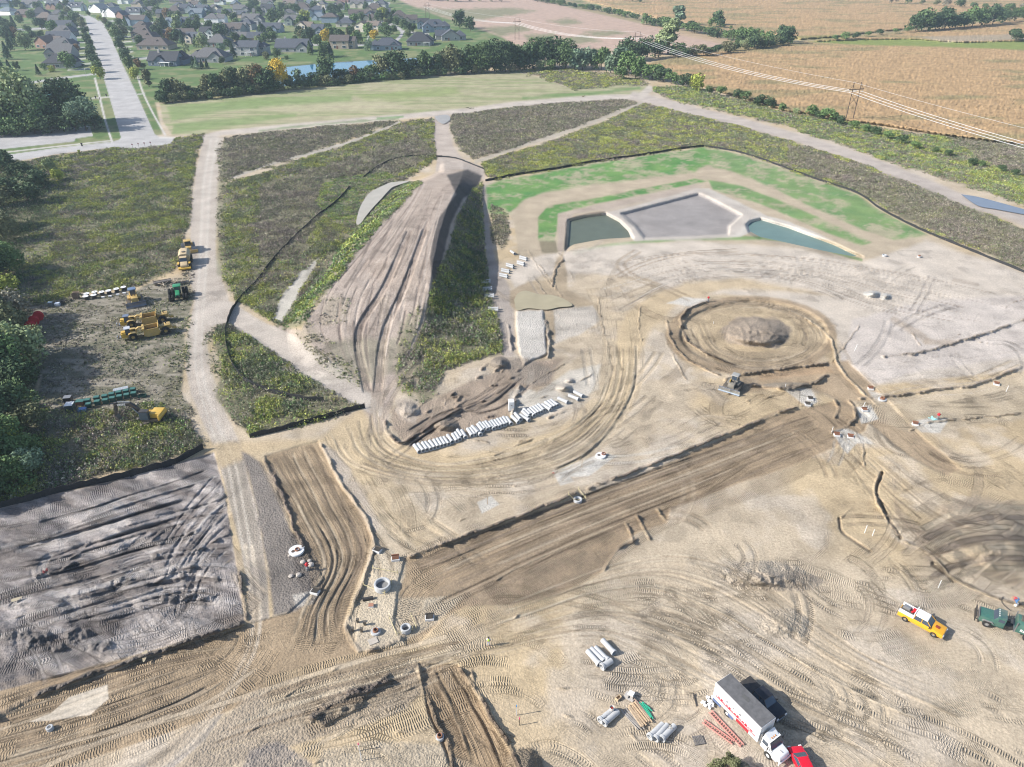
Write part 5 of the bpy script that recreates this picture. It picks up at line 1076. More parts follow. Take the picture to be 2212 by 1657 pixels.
# grove at the left
G4='trees of the grove beside the parking lot'
for u,v,h,k,c,wd in [(60,278,24,'broad','pale',1.0),(30,282,15,'broad','green',1.1),(98,280,15,'broad','green',1.1),(8,286,11,'mass','dark',1.2),(-30,288,12,'mass','brown',1.2),(150,268,19,'broad','dark',1.1),(128,278,10,'mass','dark',1.2),(187,282,13,'round','silver',1.2),(165,283,9,'mass','dark',1.3),(205,280,7,'mass','dark',1.2),(45,292,8,'mass','mid',1.3),(78,290,8,'mass','mid',1.3),(112,288,8,'mass','dark',1.3),(140,285,8,'mass','dark',1.3),(22,292,8,'mass','green',1.3),(-5,294,8,'mass','dark',1.3),(-60,290,13,'mass','dark',1.2),(-110,294,13,'broad','dark',1.2),(28,286,9,'bush','yellowgreen',.9)]:
    tree(u,v,h,k,c,wd,G4,'in the grove beside the parking lot')
tree(172,334,2.6,'loose','yellowgreen',.8,'young street trees','between the cross street and the weeds')
# woods along the left edge
G5='trees of the wood at the left edge'
for u,v,h,k,c,wd in [(10,372,9,'mass','dark',1.3),(45,385,7,'mass','dark',1.3),(75,410,8,'mass','dark',1.3),(95,400,7,'bush','dark',1.2),(112,375,7,'round','pale',.9),(128,392,6,'round','yellowgreen',.9),(30,425,8,'mass','dark',1.3),(5,450,9,'broad','brown',1.2),(60,440,8,'mass','dark',1.3),(10,520,10,'broad','brown',1.1),(-30,500,12,'broad','dark',1.2),(15,590,10,'broad','green',1.1),(-25,610,12,'broad','dark',1.2),(20,660,9,'round','yellowgreen',1.1),(35,700,9,'mass','grey',1.2),(10,730,10,'broad','brown',1.2),(-20,720,12,'broad','dark',1.2),(35,790,11,'broad','pale',1.3),(62,770,8,'mass','pale',1.2),(5,830,12,'broad','green',1.2),(45,850,9,'mass','dark',1.3),(-30,820,14,'broad','dark',1.2),(30,905,9,'mass','mid',1.3),(0,930,10,'broad','dark',1.2),(60,930,7,'mass','brown',1.2),(25,975,8,'broad','green',1.2),(-10,1000,9,'broad','yellowgreen',1.1),(55,1000,7,'round','green',1.1),(75,1030,6,'round','silver',1.1),(40,1050,6,'mass','green',1.2),(10,1060,7,'mass','green',1.2),(-30,1080,8,'broad','dark',1.2)]:
    tree(u,v,h,k,c,wd,G5,'in the wood at the left edge')
for k_ in range(20):
    v=trr.uniform(360,1150); tree(trr.uniform(-300,-35),v,trr.uniform(8,14),trr.choice(['broad','mass','round']),trr.choice(['dark','mid','green','brown']),1.2,G5,'deeper in the wood beyond the left edge')
# neighbourhood trees
G6='trees lining the main street'
for i,(u,v) in enumerate([(178,52),(182,64),(186,76),(192,93),(195,107),(198,120),(200,131),(203,142),(211,157),(217,172)]): tree(u,v,8 if i<9 else 8.5,'round' if i<9 else 'round',['brown','brown','dark','dark','dark','mid','dark','dark','mid','yellow'][i] if i!=9 else 'yellowgreen',1,G6,'in the row along the left side of the main street')
for i,(u,v) in enumerate([(230,55),(238,66),(248,82),(262,96),(260,110),(271,126),(276,138),(282,151),(291,172)]): tree(u,v,8,'round',['brown','mid','mid','dark','dark','dark','dark','mid','yellowgreen'][i],1,G6,'in the row along the right side of the main street')
tree(795-0,110,9,'willow','silver',1.1,'neighbourhood trees','on the lawn by the pond'); tree(805,60,6,'round','yellow',1,'neighbourhood trees','beside the pale street'); 
G7='neighbourhood trees'
for u,v,h,k,c in [(55,108,13,'round','pale'),(145,150,12,'round','green'),(84,162,6,'conifer','conifer'),(24,160,8,'conifer','conifer'),(38,152,6,'loose','mid'),(2,150,9,'conifer','conifer'),(-8,135,9,'conifer','conifer'),(18,128,11,'conifer','conifer'),(24,110,11,'conifer','conifer'),(32,100,12,'conifer','conifer'),(20,92,12,'broad','dark'),(36,86,10,'round','rust'),(5,80,9,'round','mid'),(60,72,8,'round','green'),(80,58,9,'round','mid'),(16,64,10,'round','dark'),(30,58,10,'conifer','conifer'),(42,52,10,'round','mid'),(0,55,11,'round','dark'),(28,74,10,'round','mid'),(72,88,8,'round','dark'),(88,84,8,'round','mid'),(150,62,11,'round','mid'),(140,55,10,'round','dark'),(165,60,6,'round','pale'),(160,74,5,'mass','mid'),(166,112,6,'round','rust'),(130,24,9,'round','green'),(157,40,8,'round','green'),(192,34,6,'round','mid'),(215,45,6,'round','yellowgreen'),(226,48,6,'round','mid'),(322,52,12,'round','mid'),(340,34,11,'round','mid'),(351,72,13,'round','dark'),(356,66,14,'conifer','conifer'),(361,40,11,'round','rust'),(388,78,18,'tall','pale'),(371,92,11,'round','rust'),(384,92,12,'round','dark'),(395,95,10,'conifer','conifer'),(425,72,12,'round','dark'),(412,60,9,'round','mid'),(437,105,11,'round','pale'),(425,102,9,'conifer','conifer'),(402,118,8,'loose','pale'),(419,148,8,'conifer','conifer'),(426,149,8,'conifer','silver'),(437,148,6,'conifer','conifer'),(448,148,6,'conifer','conifer'),(492,104,7,'round','dark'),(505,125,9,'conifer','conifer'),(478,112,7,'round','silver'),(488,40,10,'round','mid'),(506,46,10,'round','dark'),(565,72,8,'round','mid'),(585,78,8,'round','mid'),(592,88,8,'conifer','conifer'),(573,95,9,'round','mid'),(560,98,8,'round','pale'),(535,84,6,'round','mid'),(528,95,7,'round','green'),(647,82,10,'round','dark'),(665,92,9,'round','dark'),(686,97,9,'round','mid'),(703,91,10,'round','yellow'),(715,85,11,'round','mid'),(735,86,8,'round','yellowgreen'),(771,95,10,'round','green'),(765,60,5,'bush','dark'),(695,125,11,'conifer','mid'),(702,122,10,'mass','mid'),(714,122,9,'conifer','conifer'),(670,118,9,'conifer','mid'),(660,52,13,'round','yellowgreen'),(650,60,11,'round','green'),(590,50,14,'round','mid'),(605,40,11,'round','dark'),(560,34,10,'round','dark'),(620,28,9,'round','dark'),(715,28,11,'round','dark'),(725,30,10,'round','dark'),(735,24,9,'round','mid'),(765,44,7,'conifer','conifer'),(782,46,6,'conifer','conifer'),(800,48,8,'conifer','conifer'),(814,46,8,'round','mid'),(826,44,13,'round','yellowgreen'),(832,38,12,'round','mid'),(845,52,8,'round','dark'),(856,56,9,'round','mid'),(872,62,9,'round','mid'),(838,80,9,'round','mid'),(850,74,8,'round','mid'),(880,72,10,'round','dark'),(893,70,9,'round','mid'),(880,82,7,'round','pale'),(810,85,9,'round','yellow'),(938,90,6,'conifer','conifer'),(976,108,5,'loose','mid'),(540,45,9,'round','mid'),(300,150,7,'loose','rust'),(312,150,4,'bush','dark'),(296,140,5,'bush','dark'),(96,155,5,'bush','green'),(112,155,4.5,'bush','yellowgreen'),(300,98,9,'round','dark'),(282,70,6,'round','silver'),(345,124,5,'bush','mid'),(575,128,6,'bush','brown'),(600,126,7,'mass','mid'),(620,130,3.5,'bush','mid'),(480,138,5,'bush','dark'),(640,96,7,'round','mid')]:
    tree(u,v+1,h,k,c,1.0,G7,None)
HP=[(u,v) for _,u,v in HOUSES]; cnt=0
while cnt<125:
    u,v=trr.uniform(-120,860),trr.uniform(1,95)**1.0
    if u<240 and v>50: v=trr.uniform(3,80)
    if min(math.hypot((u-a)*1.0,(v-b)*2.2) for a,b in HP)<17: continue
    if abs(u-np.interp(v,[33,50,95,140],[190,204,222,247]))<34: continue
    j,i=np.searchsorted(vs,v),np.searchsorted(us,u)
    if COL[j,i,0]>.33: continue
    tree(u,v,trr.uniform(7,12),trr.choice(['round','round','conifer','broad','mass']),trr.choice(['dark','mid','mid','green','brown','conifer']),1.0,G7,None); cnt+=1
tree(955,1560,1,'bush','mid',.01,G7,None) if False else None
tree(1572,1662,2.6,'loose','brown',1.3,'scrub','in front of the box truck at the lower edge'); tree(1600,1672,1.9,'bush','grey',1.4,'scrub','beside the brown scrub at the lower edge'); tree(1545,1668,1.7,'bush','brown',1.4,'scrub','left of the brown scrub at the lower edge')
# labels: look, then the place named by what stands nearest
def label_trees():
    LM=[(h['label'].split(',')[0].replace(' at the upper edge',''),u,v) for h,u,v in NAMED]+[('tennis court',115,192),('four road end markers',305,318),('parked green tractor',389,640),('big parked scrapers',312,700),('red cable reels',75,688),('row of green utility cabinets',240,865),('excavator in the weeds',300,905),('tall power pylon by the cornfield',1828,262),('short pond-side power pylon',1355,225),('single pale poplar by the far cornfield',1464,58),('far lone oak',1548,54),('golden yellow tree by the pond',603,194),('white box truck',1600,1560),('far power pylon by the pink field',1116,80),('weeping willow',795,112),('white house pond',690,140),('tip of the pink field',1570,95),('swale in the corn',1900,92),('crossing of the dirt roads',1395,205)]
    G={}; used=set()
    O2=['nearest','second nearest','third nearest','fourth nearest','fifth nearest','sixth nearest','seventh nearest','eighth nearest','ninth nearest','tenth nearest','eleventh nearest','twelfth nearest']+['%dth nearest'%k for k in range(13,60)]
    for t in TREES:
        o,u,v,h,k,c,wh=t; a,nn=KW[k]; sz='big' if h>=20 else ('small' if h<6.5 else ('medium' if h<12 else 'tall'))
        if sz in a or (sz=='tall' and 'tall' in a) or (sz=='small' and k=='bush'): sz=''
        if sz=='tall' and 'tall' in a: sz=''
        lm=min(LM,key=lambda L:math.hypot(u-L[1],(v-L[2])*2.)+(0 if math.hypot(u-L[1],v-L[2])>6 else 60)); du,dv=u-lm[1],v-lm[2]
        rel=('right of' if du>0 else 'left of') if abs(du)>abs(dv)*2 else ('behind' if dv<0 else 'in front of')
        w1=' '.join(x for x in (sz,a,CW_[c],nn) if x); w2=w1+(' '+wh if wh else '')
        if len((w2+' second nearest '+rel+' the '+lm[0]).split())>16: w2=w1
        G.setdefault((w2,rel,lm[0]),[]).append((math.hypot(du,dv*2),o))
    for (w2,rel,lm),L in G.items():
        L.sort(key=lambda q:q[0])
        for i,(d,o) in enumerate(L):
            tot=w2+', '+(O2[i]+' ' if len(L)>1 else '')+rel+' the '+lm; W_=tot.split()
            o['label']=' '.join(W_[:16]) if len(W_)>16 else tot
label_trees()
# ---------------------------------------------------------------- standing water
def water(name,P,c,rough,z,label=None,spec=.5):
    m=mat('water_'+name,c,rough,var=.08,scale=.25,bump=.02,spec=spec)
    W=[world_at(u,v,z) for u,v in smooth(P+[P[0]],4)[:-1]]; me=bpy.data.meshes.new(name); b=bmesh.new()
    f=b.faces.new([b.verts.new((x,y,z)) for x,y in W]); bmesh.ops.triangulate(b,faces=[f]); bmesh.ops.recalc_face_normals(b,faces=b.faces)
    b.to_mesh(me); b.free(); me.materials.append(m); o=bpy.data.objects.new(name,me); C.objects.link(o)
    if o.data.polygons[0].normal.z<0: o.data.flip_normals()
    o['kind']='structure'; return o
water('pond_water',PONDF,(.04,.17,.30),.05,-.45)  # blue of the reflected sky is put into the base colour
water('green_pond_water',PONDA,(.105,.125,.10),.45,-1.05,None,.12)
water('teal_pond_water',PONDB,(.13,.20,.19),.45,-1.05,None,.12)
water('ditch_pond_water',[(840,395),(884,391),(851,403),(840,411),(823,430),(805,449),(790,467),(777,484),(769,481),(777,449),(791,425),(807,411)],(.38,.36,.32),.5,.55,None,.1)
water('muddy_puddle',[(1110,648),(1118,634),(1136,628),(1165,636),(1190,637),(1218,646),(1236,660),(1206,664),(1180,669),(1140,666),(1116,670)],(.34,.30,.205),.4,.3,None,.15)
water('track_puddle',[(2075,420),(2110,425),(2160,438),(2230,458),(2230,466),(2150,452),(2110,444)],(.16,.18,.22),.08,.3)
water('road_puddle',[(938,251),(965,248),(972,258),(958,268),(945,262)],(.32,.30,.28),.3,.3,None,.2)
for i,P in enumerate(([(306,1410),(318,1404),(316,1420),(309,1430)],[(24,1294),(48,1288),(40,1295),(26,1300)])): water('clay_puddle',P,(.42,.36,.25),.2,.45)
# ---------------------------------------------------------------- machines and things on the site
YEL=mat('machine_yellow',(.50,.34,.10),.5,dust=.55,var=.15); YE2=mat('machine_yellow_bright',(.60,.38,.06),.45,dust=.3)
BLK=mat('black_paint',(.025,.026,.03),.4,dust=.2); RUB=mat('tyre_rubber',(.03,.03,.03),.9,dust=.5); STEEL=mat('worn_steel',(.33,.35,.38),.35,.7,dust=.25); BLADE=mat('polished_blade',(.62,.68,.76),.22,.9,dust=.1)
DKST=mat('dark_steel',(.10,.095,.09),.6,.4,dust=.5); WHT=mat('white_paint',(.78,.78,.78),.4,var=.04); CONCP=mat('pipe_concrete',(.42,.43,.44),.85,var=.12,scale=2,bump=.01); CLAY=mat('rusty_iron',(.24,.115,.07),.8,var=.3,scale=8)
WOOD=mat('raw_timber',(.48,.36,.24),.8,var=.25,scale=5); GREY=mat('grey_metal',(.28,.29,.31),.45,.4,dust=.3); TGR=mat('tractor_green',(.02,.22,.10),.35,dust=.15); DGR=mat('truck_green',(.035,.12,.10),.35,dust=.15,coat=.3)
RIMY=YEL; RED=mat('red_plastic',(.55,.02,.03),.35,var=.08,coat=.4)
def wheel(par,x,y,r,w,rim=GREY,hub=.5):
    b=MB(); b.lathe([(r*hub,-w/2),(r*.9,-w/2),(r,-w*.3),(r,w*.3),(r*.9,w/2),(r*hub,w/2)],(x,y,r),'Y',22)
    for i in range(18):
        a=2*PI*i/18; b.box(0,0,-w*.42,r*.05,r*.12,w*.84,0,Matrix.Translation((x,y,r))@Matrix.Rotation(a,4,'Y')@Matrix.Translation((r*1.0,0,0))@Matrix.Rotation(PI/2,4,'X'))
    o=b.build('wheel',RUB,par,0,True); MB().lathe([(0.01,-w*.3),(r*.16,-w*.42),(r*.2,-w*.25),(r*hub,-w*.38),(r*hub,w*.38),(r*.2,w*.25),(r*.16,w*.42),(0.01,w*.3)],(x,y,r),'Y',16).build('rim',rim,o,0,True); return o
def text(s,size,m,par,M,name='lettering',ext=.01):
    cu=bpy.data.curves.new('t','FONT'); cu.body=s; cu.size=size; cu.extrude=ext; cu.align_x='CENTER'; cu.offset=.012*size
    o=bpy.data.objects.new('t',cu); C.objects.link(o); dg=bpy.context.evaluated_depsgraph_get(); me=bpy.data.meshes.new_from_object(o.evaluated_get(dg)); bpy.data.objects.remove(o)
    me.name=name; me.materials.clear(); me.materials.append(m); q=bpy.data.objects.new(name,me); C.objects.link(q); q.parent=par; q.matrix_local=M; return q
def headn(a,b): return heading((a[0]/1.85255,a[1]/1.85255),(b[0]/1.85255,b[1]/1.85255))
def pickup(p,rz,c,label,roofm=None,tools=False,cover=False,name='pickup_truck'):
    r=empty(name,p,rz,label,'pickup truck'); m=mat('pickup_paint_%d'%int(c[0]*99+c[1]*9),c,.3,var=.04,coat=.6,dust=.08); W=.98
    b=MB(); b.prism([(-2.95,.45),(2.85,.45),(2.95,.7),(2.85,1.08),(1.45,1.22),(1.2,1.22),(-.95,1.22),(-.95,1.2),(-2.95,1.2)],-W,W); b.build('body',m,r,.07,True)
    cb=MB(); cb.add([(1.35,-.92,1.2),(1.35,.92,1.2),(-1.0,.92,1.2),(-1.0,-.92,1.2),(.62,-.76,1.86),(.62,.76,1.86),(-.85,.78,1.88),(-.85,-.78,1.88)],[(0,1,5,4),(1,2,6,5),(2,3,7,6),(3,0,4,7),(4,5,6,7)]); cb.build('cab',GLASS,r)
    MB().box(-.12,0,1.84,1.62,1.62,.09,0,None,(.94,.94)).build('roof',roofm or m,r,.03,True)
    pl=MB(); 
    for y in (-1,1):
        for a,b_ in (((1.38,.93),(.64,.77)),((.1,.935),(.02,.80)),((-.97,.93),(-.87,.79))): pl.tube((a[0],y*a[1],1.2),(b_[0],y*b_[1],1.87),.045,n=5)
    pl.build('pillar',m,r)
    if cover: MB().box(-1.95,0,1.2,1.95,1.8,.05).build('bed_cover',BLK,r)
    else: MB().box(-1.95,0,1.16,1.85,1.62,.05).build('bed',DKST,r)
    if tools:
        for y in (-.80,.80): MB().box(-1.95,y,1.18,1.95,.36,.36).build('tool_box',WHT,r,.02)
        MB().box(-2.25,.3,1.2,.9,.5,.45).build('equipment_case',GREY,r,.03); g=MB(); g.tube((-1.5,-.2,1.5),(-1.1,.3,1.55),.14); g.box(-1.35,.45,1.2,.35,.3,.5); g.build('compressor',RED,r); MB().box(-1.03,0,1.9,.12,1.9,.12).box(-1.0,.9,1.2,.1,.08,.75).box(-1.0,-.9,1.2,.1,.08,.75).build('headache_rack',WHT,r)
        MB().box(1.9,0,1.17,.5,.5,.06).build('hood_scoop',mat('hood_red',(.25,.05,.03),.5),r)
    MB().box(2.93,0,.45,.16,1.9,.28).box(-2.98,0,.5,.14,1.9,.2).build('bumper',STEEL,r,.03)
    MB().box(2.92,-.72,.78,.08,.36,.2).build('headlight',TRIM,r); MB().box(2.92,.72,.78,.08,.36,.2).build('headlight',TRIM,r)
    for y in (-1.12,1.12): MB().box(1.15,y,1.2,.15,.28,.24).build('mirror',BLK,r,.02)
    for x in (-1.85,1.85):
        for y in (-.88,.88): wheel(r,x,y,.42,.28,STEEL)
    return r
pickup(nat(3682,2500),headn((3597,2462),(3765,2556)),(.72,.36,.02),'orange-yellow crew-cab pickup with white roof and white tool boxes',WHT,True)
pickup(nat(3046,2812),headn((2972,2760),(3090,2880)),(.012,.014,.022),'black pickup with covered bed parked in the box truck shade',None,False,True)
def red_car(p,rz):
    r=empty('parked_car',p,rz,'bright red hatchback car parked just behind the white box truck','car'); m=mat('car_paint_red',(.62,.012,.03),.22,coat=.8,var=.02)
    b=MB(); b.prism([(-2.05,.32),(2.0,.32),(2.12,.6),(1.95,.86),(1.0,1.02),(-1.9,1.02),(-2.12,.8)],-.88,.88); b.build('body',m,r,.12,True)
    t=MB(); t.add([(1.1,-.82,1.0),(1.1,.82,1.0),(-1.95,.80,1.0),(-1.95,-.80,1.0),(.3,-.64,1.46),(.3,.64,1.46),(-1.35,.62,1.47),(-1.35,-.62,1.47)],[(0,1,5,4),(1,2,6,5),(2,3,7,6),(3,0,4,7),(4,5,6,7)]); t.build('cabin',GLASS,r)
    MB().box(-.5,0,1.44,1.75,1.34,.05,0,None,(.92,.9)).build('roof',m,r,.02,True)
    q=MB()
    for y in (-1,1):
        q.tube((1.12,y*.84,1.0),(.3,y*.66,1.47),.04,n=5); q.tube((-.55,y*.83,1.0),(-.5,y*.65,1.47),.04,n=5); q.tube((-1.9,y*.82,1.0),(-1.35,y*.64,1.47),.07,n=5)
    q.build('pillar',m,r)
    for y in (-.66,.66): MB().box(1.98,y,.66,.22,.34,.16).build('headlight',TRIM,r,.02)
    for x in (-1.3,1.3):
        for y in (-.8,.8): wheel(r,x,y,.33,.22,STEEL)
red_car(nat(3205,3068),headn((3222,3080),(3182,3000)))
def box_truck():
    rw,fw=nat(2904,2866),nat(3066,3034); a=math.atan2(fw.y-rw.y,fw.x-rw.x); L=(fw-rw).length
    n=Vector((-math.sin(a),math.cos(a),0)); r=empty('box_truck',rw+n*1.15,a,'white box truck with grey roof and red stripe along its side','truck')
    # x=0 at the rear axle, camera side is y<0
    x0,x1=-2.35,L-1.55
    MB().box((x0+x1)/2,0,1.05,x1-x0,2.5,2.75).build('cargo_box',WHT,r,.04); MB().box((x0+x1)/2,0,3.8,x1-x0-.12,2.38,.06).build('cargo_roof',mat('roof_grey',(.17,.175,.18),.6,var=.18,scale=1.2),r)
    MB().box(-.1+1.2,.2,3.865,1.0,.5,.012).build('roof_patch',mat('roof_patch',(.10,.10,.10),.8),r)
    st=MB(); 
    for k in range(14): st.box(x0+.5+k*.42,-1.262,1.95-.03*(k%3),.34,.02,.10+.10*((k*7)%3))
    st.box((x0+x1)/2,-1.262,1.72,x1-x0-.9,.02,.14); st.box((x0+x1)/2+.6,-1.262,1.55,x1-x0-2.0,.02,.06); st.build('red_stripe',mat('sign_red',(.60,.03,.05),.5,var=.2),r)
    MB().box(x1-2.3,-1.24,1.06,1.9,.06,.55).build('side_panel',mat('panel_red',(.35,.03,.04),.5),r); MB().box(x0+.75,-1.24,.62,1.3,.07,.5).build('side_panel',mat('panel_blue',(.10,.14,.26),.5),r); MB().box(x0+2.95,-1.2,.55,.8,.1,.5).build('side_panel',MATS['panel_blue'],r)
    for i,ch in enumerate('AYB'): text(ch,.52,mat('sign_dark',(.10,.10,.12),.6),r,Matrix.Translation((x0+2.1+i*1.0,-1.27,2.45))@Matrix.Rotation(PI/2,4,'X'))
    MB().box(L/2-.3,0,.62,L+2.0,.9,.28).build('chassis',DKST,r)
    # cab
    c=MB(); c.add([(L-1.25,-1.05,.75),(L-1.25,1.05,.75),(L+.25,1.05,.75),(L+.25,-1.05,.75),(L-1.25,-1.0,2.45),(L-1.25,1.0,2.45),(L-.25,.95,2.45),(L-.25,-.95,2.45),(L+.22,-1.03,1.62),(L+.22,1.03,1.62)],[(0,3,2,1),(0,1,5,4),(0,4,7,8,3),(1,2,9,6,5),(4,5,6,7),(3,8,9,2)]); c.build('cab',WHT,r,.05,True)
    w_=MB(); w_.add([(L+.21,-.9,1.66),(L+.21,.9,1.66),(L-.21,.84,2.38),(L-.21,-.84,2.38)],[(0,1,2,3)]); 
    for v in w_.v[:]: pass
    w_=MB(); w_.add([(L+.235,-.9,1.67),(L+.235,.9,1.67),(L-.19,.84,2.38),(L-.19,-.84,2.38),(L+.15,-.9,1.6),(L+.15,.9,1.6),(L-.28,.84,2.3),(L-.28,-.84,2.3)],[(0,1,2,3),(4,7,6,5),(0,4,5,1),(1,5,6,2),(2,6,7,3),(3,7,4,0)]); w_.build('windscreen',GLASS,r)
    for y in (-1.035,1.035): MB().box(L-.75,y,1.6,.75,.04,.6).build('side_window',GLASS,r)
    h=MB(); h.prism([(L+.2,.6),(L+1.35,.6),(L+1.4,1.1),(L+1.2,1.38),(L+.2,1.62)],-.82,.82); h.build('hood',WHT,r,.1,True)
    for y in (-1,1):
        MB().prism([(L-.62,.55),(L-.5,1.0),(L-.2,1.2),(L+.3,1.2),(L+.75,1.02),(L+1.1,.6)],y*.80-.25,y*.80+.25).build('fender',WHT,r,.06,True); MB().box(L+1.36,y*.62,.85,.08,.3,.2).build('headlight',STEEL,r)
        MB().box(L-.15,y*1.32,1.55,.08,.22,.5).tube((L-.2,y*1.02,1.9),(L-.15,y*1.3,1.9),.03,n=5).build('mirror',BLK,r)
    MB().box(L+1.44,0,.5,.14,2.1,.3).build('bumper',WHT,r,.03); MB().box(L+.55,0,1.5,.9,.04,.03).box(L+.75,0,1.43,.04,1.2,.03).build('hood_trim',DKST,r)
    f=MB(); f.add([(L-1.2,-.8,2.46),(L-1.2,.8,2.46),(L-.45,.75,2.46),(L-.45,-.75,2.46),(L-1.2,-.8,2.9),(L-1.2,.8,2.9)],[(0,1,5,4),(4,5,2,3),(0,4,3),(1,2,5)]); f.build('roof_fairing',WHT,r)
    for y in (-.3,0,.3): MB().box(L-.55,y,2.47,.18,.1,.1).build('marker_light',mat('amber',(.55,.22,.03),.4),r)
    MB().box(x1+.15,-.95,.8,.18,.18,1.9).build('exhaust',STEEL,r)
    for y in (-1.0,-.68,.68,1.0): wheel(r,0,y,.5,.26,WHT)
    for y in (-1.0,1.0): wheel(r,L,y,.5,.28,WHT)
    return r
box_truck()
def water_tank_truck():
    fa,ra=nat(3941,2506),nat(4093,2560); a=math.atan2(ra.y-fa.y,ra.x-fa.x)+PI; W=(ra-fa).length+.3; n=Vector((-math.sin(a),math.cos(a),0))
    r=empty('seeding_truck',fa-n*1.0,a,'dark green tank truck with black grille bar cut by the right edge','truck')
    c=MB(); c.prism([(-1.9,.6),(1.0,.6),(1.1,1.0),(1.0,1.5),(-.55,1.62),(-.95,2.3),(-1.9,2.3)],-1.0,1.0); c.build('cab',DGR,r,.06,True)
    MB().add([(-.52,-.92,1.66),(-.52,.92,1.66),(-.90,.86,2.24),(-.90,-.86,2.24),(-.6,-.92,1.62),(-.6,.92,1.62),(-1.0,.86,2.2),(-1.0,-.86,2.2)],[(0,1,2,3),(4,7,6,5),(0,4,5,1),(1,5,6,2),(2,6,7,3),(3,7,4,0)]).build('windscreen',GLASS,r)
    for y in (-1.01,1.01): MB().box(-1.4,y,1.6,.7,.04,.5).build('side_window',GLASS,r)
    MB().box(-1.42,0,2.3,1.0,1.85,.06).build('roof',mat('cab_roof_green',(.04,.11,.11),.4,dust=.4),r)
    for k in range(4): MB().box(-1.0,-.6+k*.4,2.36,.1,.16,.06).build('marker_light',WHT,r)
    g=MB(); g.box(1.12,0,.7,.07,1.8,.85); g.build('grille',STEEL,r)
    gb=MB()
    for k in range(6): gb.box(1.45,-1.0+k*.4,.45,.09,.09,1.0)
    gb.box(1.45,0,.45,.14,2.3,.14).box(1.45,0,1.3,.14,2.3,.12).box(1.25,-.8,.6,.5,.1,.12).box(1.25,.8,.6,.5,.1,.12); gb.build('push_bar',BLK,r)
    for y in (-.98,.98): wheel(r,0,y,.52,.34,GREY); wheel(r,-W,y,.52,.36,GREY); wheel(r,-W-1.4,y,.52,.36,GREY)
    for y in (-1,1): MB().prism([(-.72,.95),(-.5,1.2),(.5,1.2),(.72,.95),(.6,.95),(.42,1.1),(-.42,1.1),(-.6,.95)],y*.98-.2,y*.98+.2).build('fender',GREY,r)
    MB().box(-4.2,0,.62,6.0,.9,.25).build('chassis',BLK,r); MB().box(-2.35,-.85,.5,.8,.5,.45).build('step_tank',DKST,r,.04)
    x0,x1=-7.6,-3.1; t=MB(); t.prism([(-1.15,1.05),(1.15,1.05),(1.2,1.9),(.95,2.55),(.5,2.75),(-.5,2.75),(-.95,2.55),(-1.2,1.9)],x0,x1,'YZ'); t.build('tank',DGR,r,.04,True)
    MB().box(x1+.05,-1.15,1.0,.12,.12,1.7).box(x1+.05,1.15,1.0,.12,.12,1.7).box(x1+.05,0,1.0,.12,2.4,.1).build('tank_frame',STEEL,r)
    MB().path([(x1-.3,.4,2.8),(x1-.3,.9,3.1),(x1-1.2,.9,3.1)],.06).box(x1-.8,0,2.75,.9,.9,.18).build('hose_reel',DKST,r)
    text('REE',.62,WHT,r,Matrix.Translation((x1-.95,1.215,1.42))@Matrix.Rotation(PI,4,'Z')@Matrix.Rotation(PI/2,4,'X')); text('W',.3,WHT,r,Matrix.Translation((x1-1.3,1.205,1.08))@Matrix.Rotation(PI,4,'Z')@Matrix.Rotation(PI/2,4,'X'))
    return r
water_tank_truck()
def track_assembly(par,L,W,gauge,r,mt=DKST,shoe=.2,h0=0):
    for y in (-gauge/2,gauge/2):
        n=int((2*(L-2*r)+2*PI*r)/shoe); P=[]; per=2*(L-2*r)+2*PI*r
        o=MB(); out=[]
        for i in range(24):
            a=-PI/2+PI*i/11 if i<12 else PI/2+PI*(i-12)/11; cx=(L/2-r) if i<12 else -(L/2-r); out.append((cx+r*math.cos(a),r+h0+r*math.sin(a)))
        o.prism(out,y-W/2,y+W/2)
        for i in range(n):
            s=per*i/n; l=L-2*r
            if s<l: x,z,a=-l/2+s,2*r,0
            elif s<l+PI*r: q=(s-l)/r; x,z,a=l/2+r*math.sin(q),r+r*math.cos(q),-q
            elif s<2*l+PI*r: x,z,a=l/2-(s-l-PI*r),0,PI
            else: q=(s-2*l-PI*r)/r; x,z,a=-l/2-r*math.sin(q),r-r*math.cos(q),PI-q
            o.box(0,0,0,shoe*.72,W+.04,.05,0,Matrix.Translation((x,y,z+h0))@Matrix.Rotation(-a,4,'Y'))
        t=o.build('track',mt,par); MB().tube((L/2-r,y-W/2-.03,r+h0),(L/2-r,y+W/2+.03,r+h0),r*.62,n=14).tube((-L/2+r,y-W/2-.03,r+h0),(-L/2+r,y+W/2+.03,r+h0),r*.62,n=14).build('sprocket',mt,t)
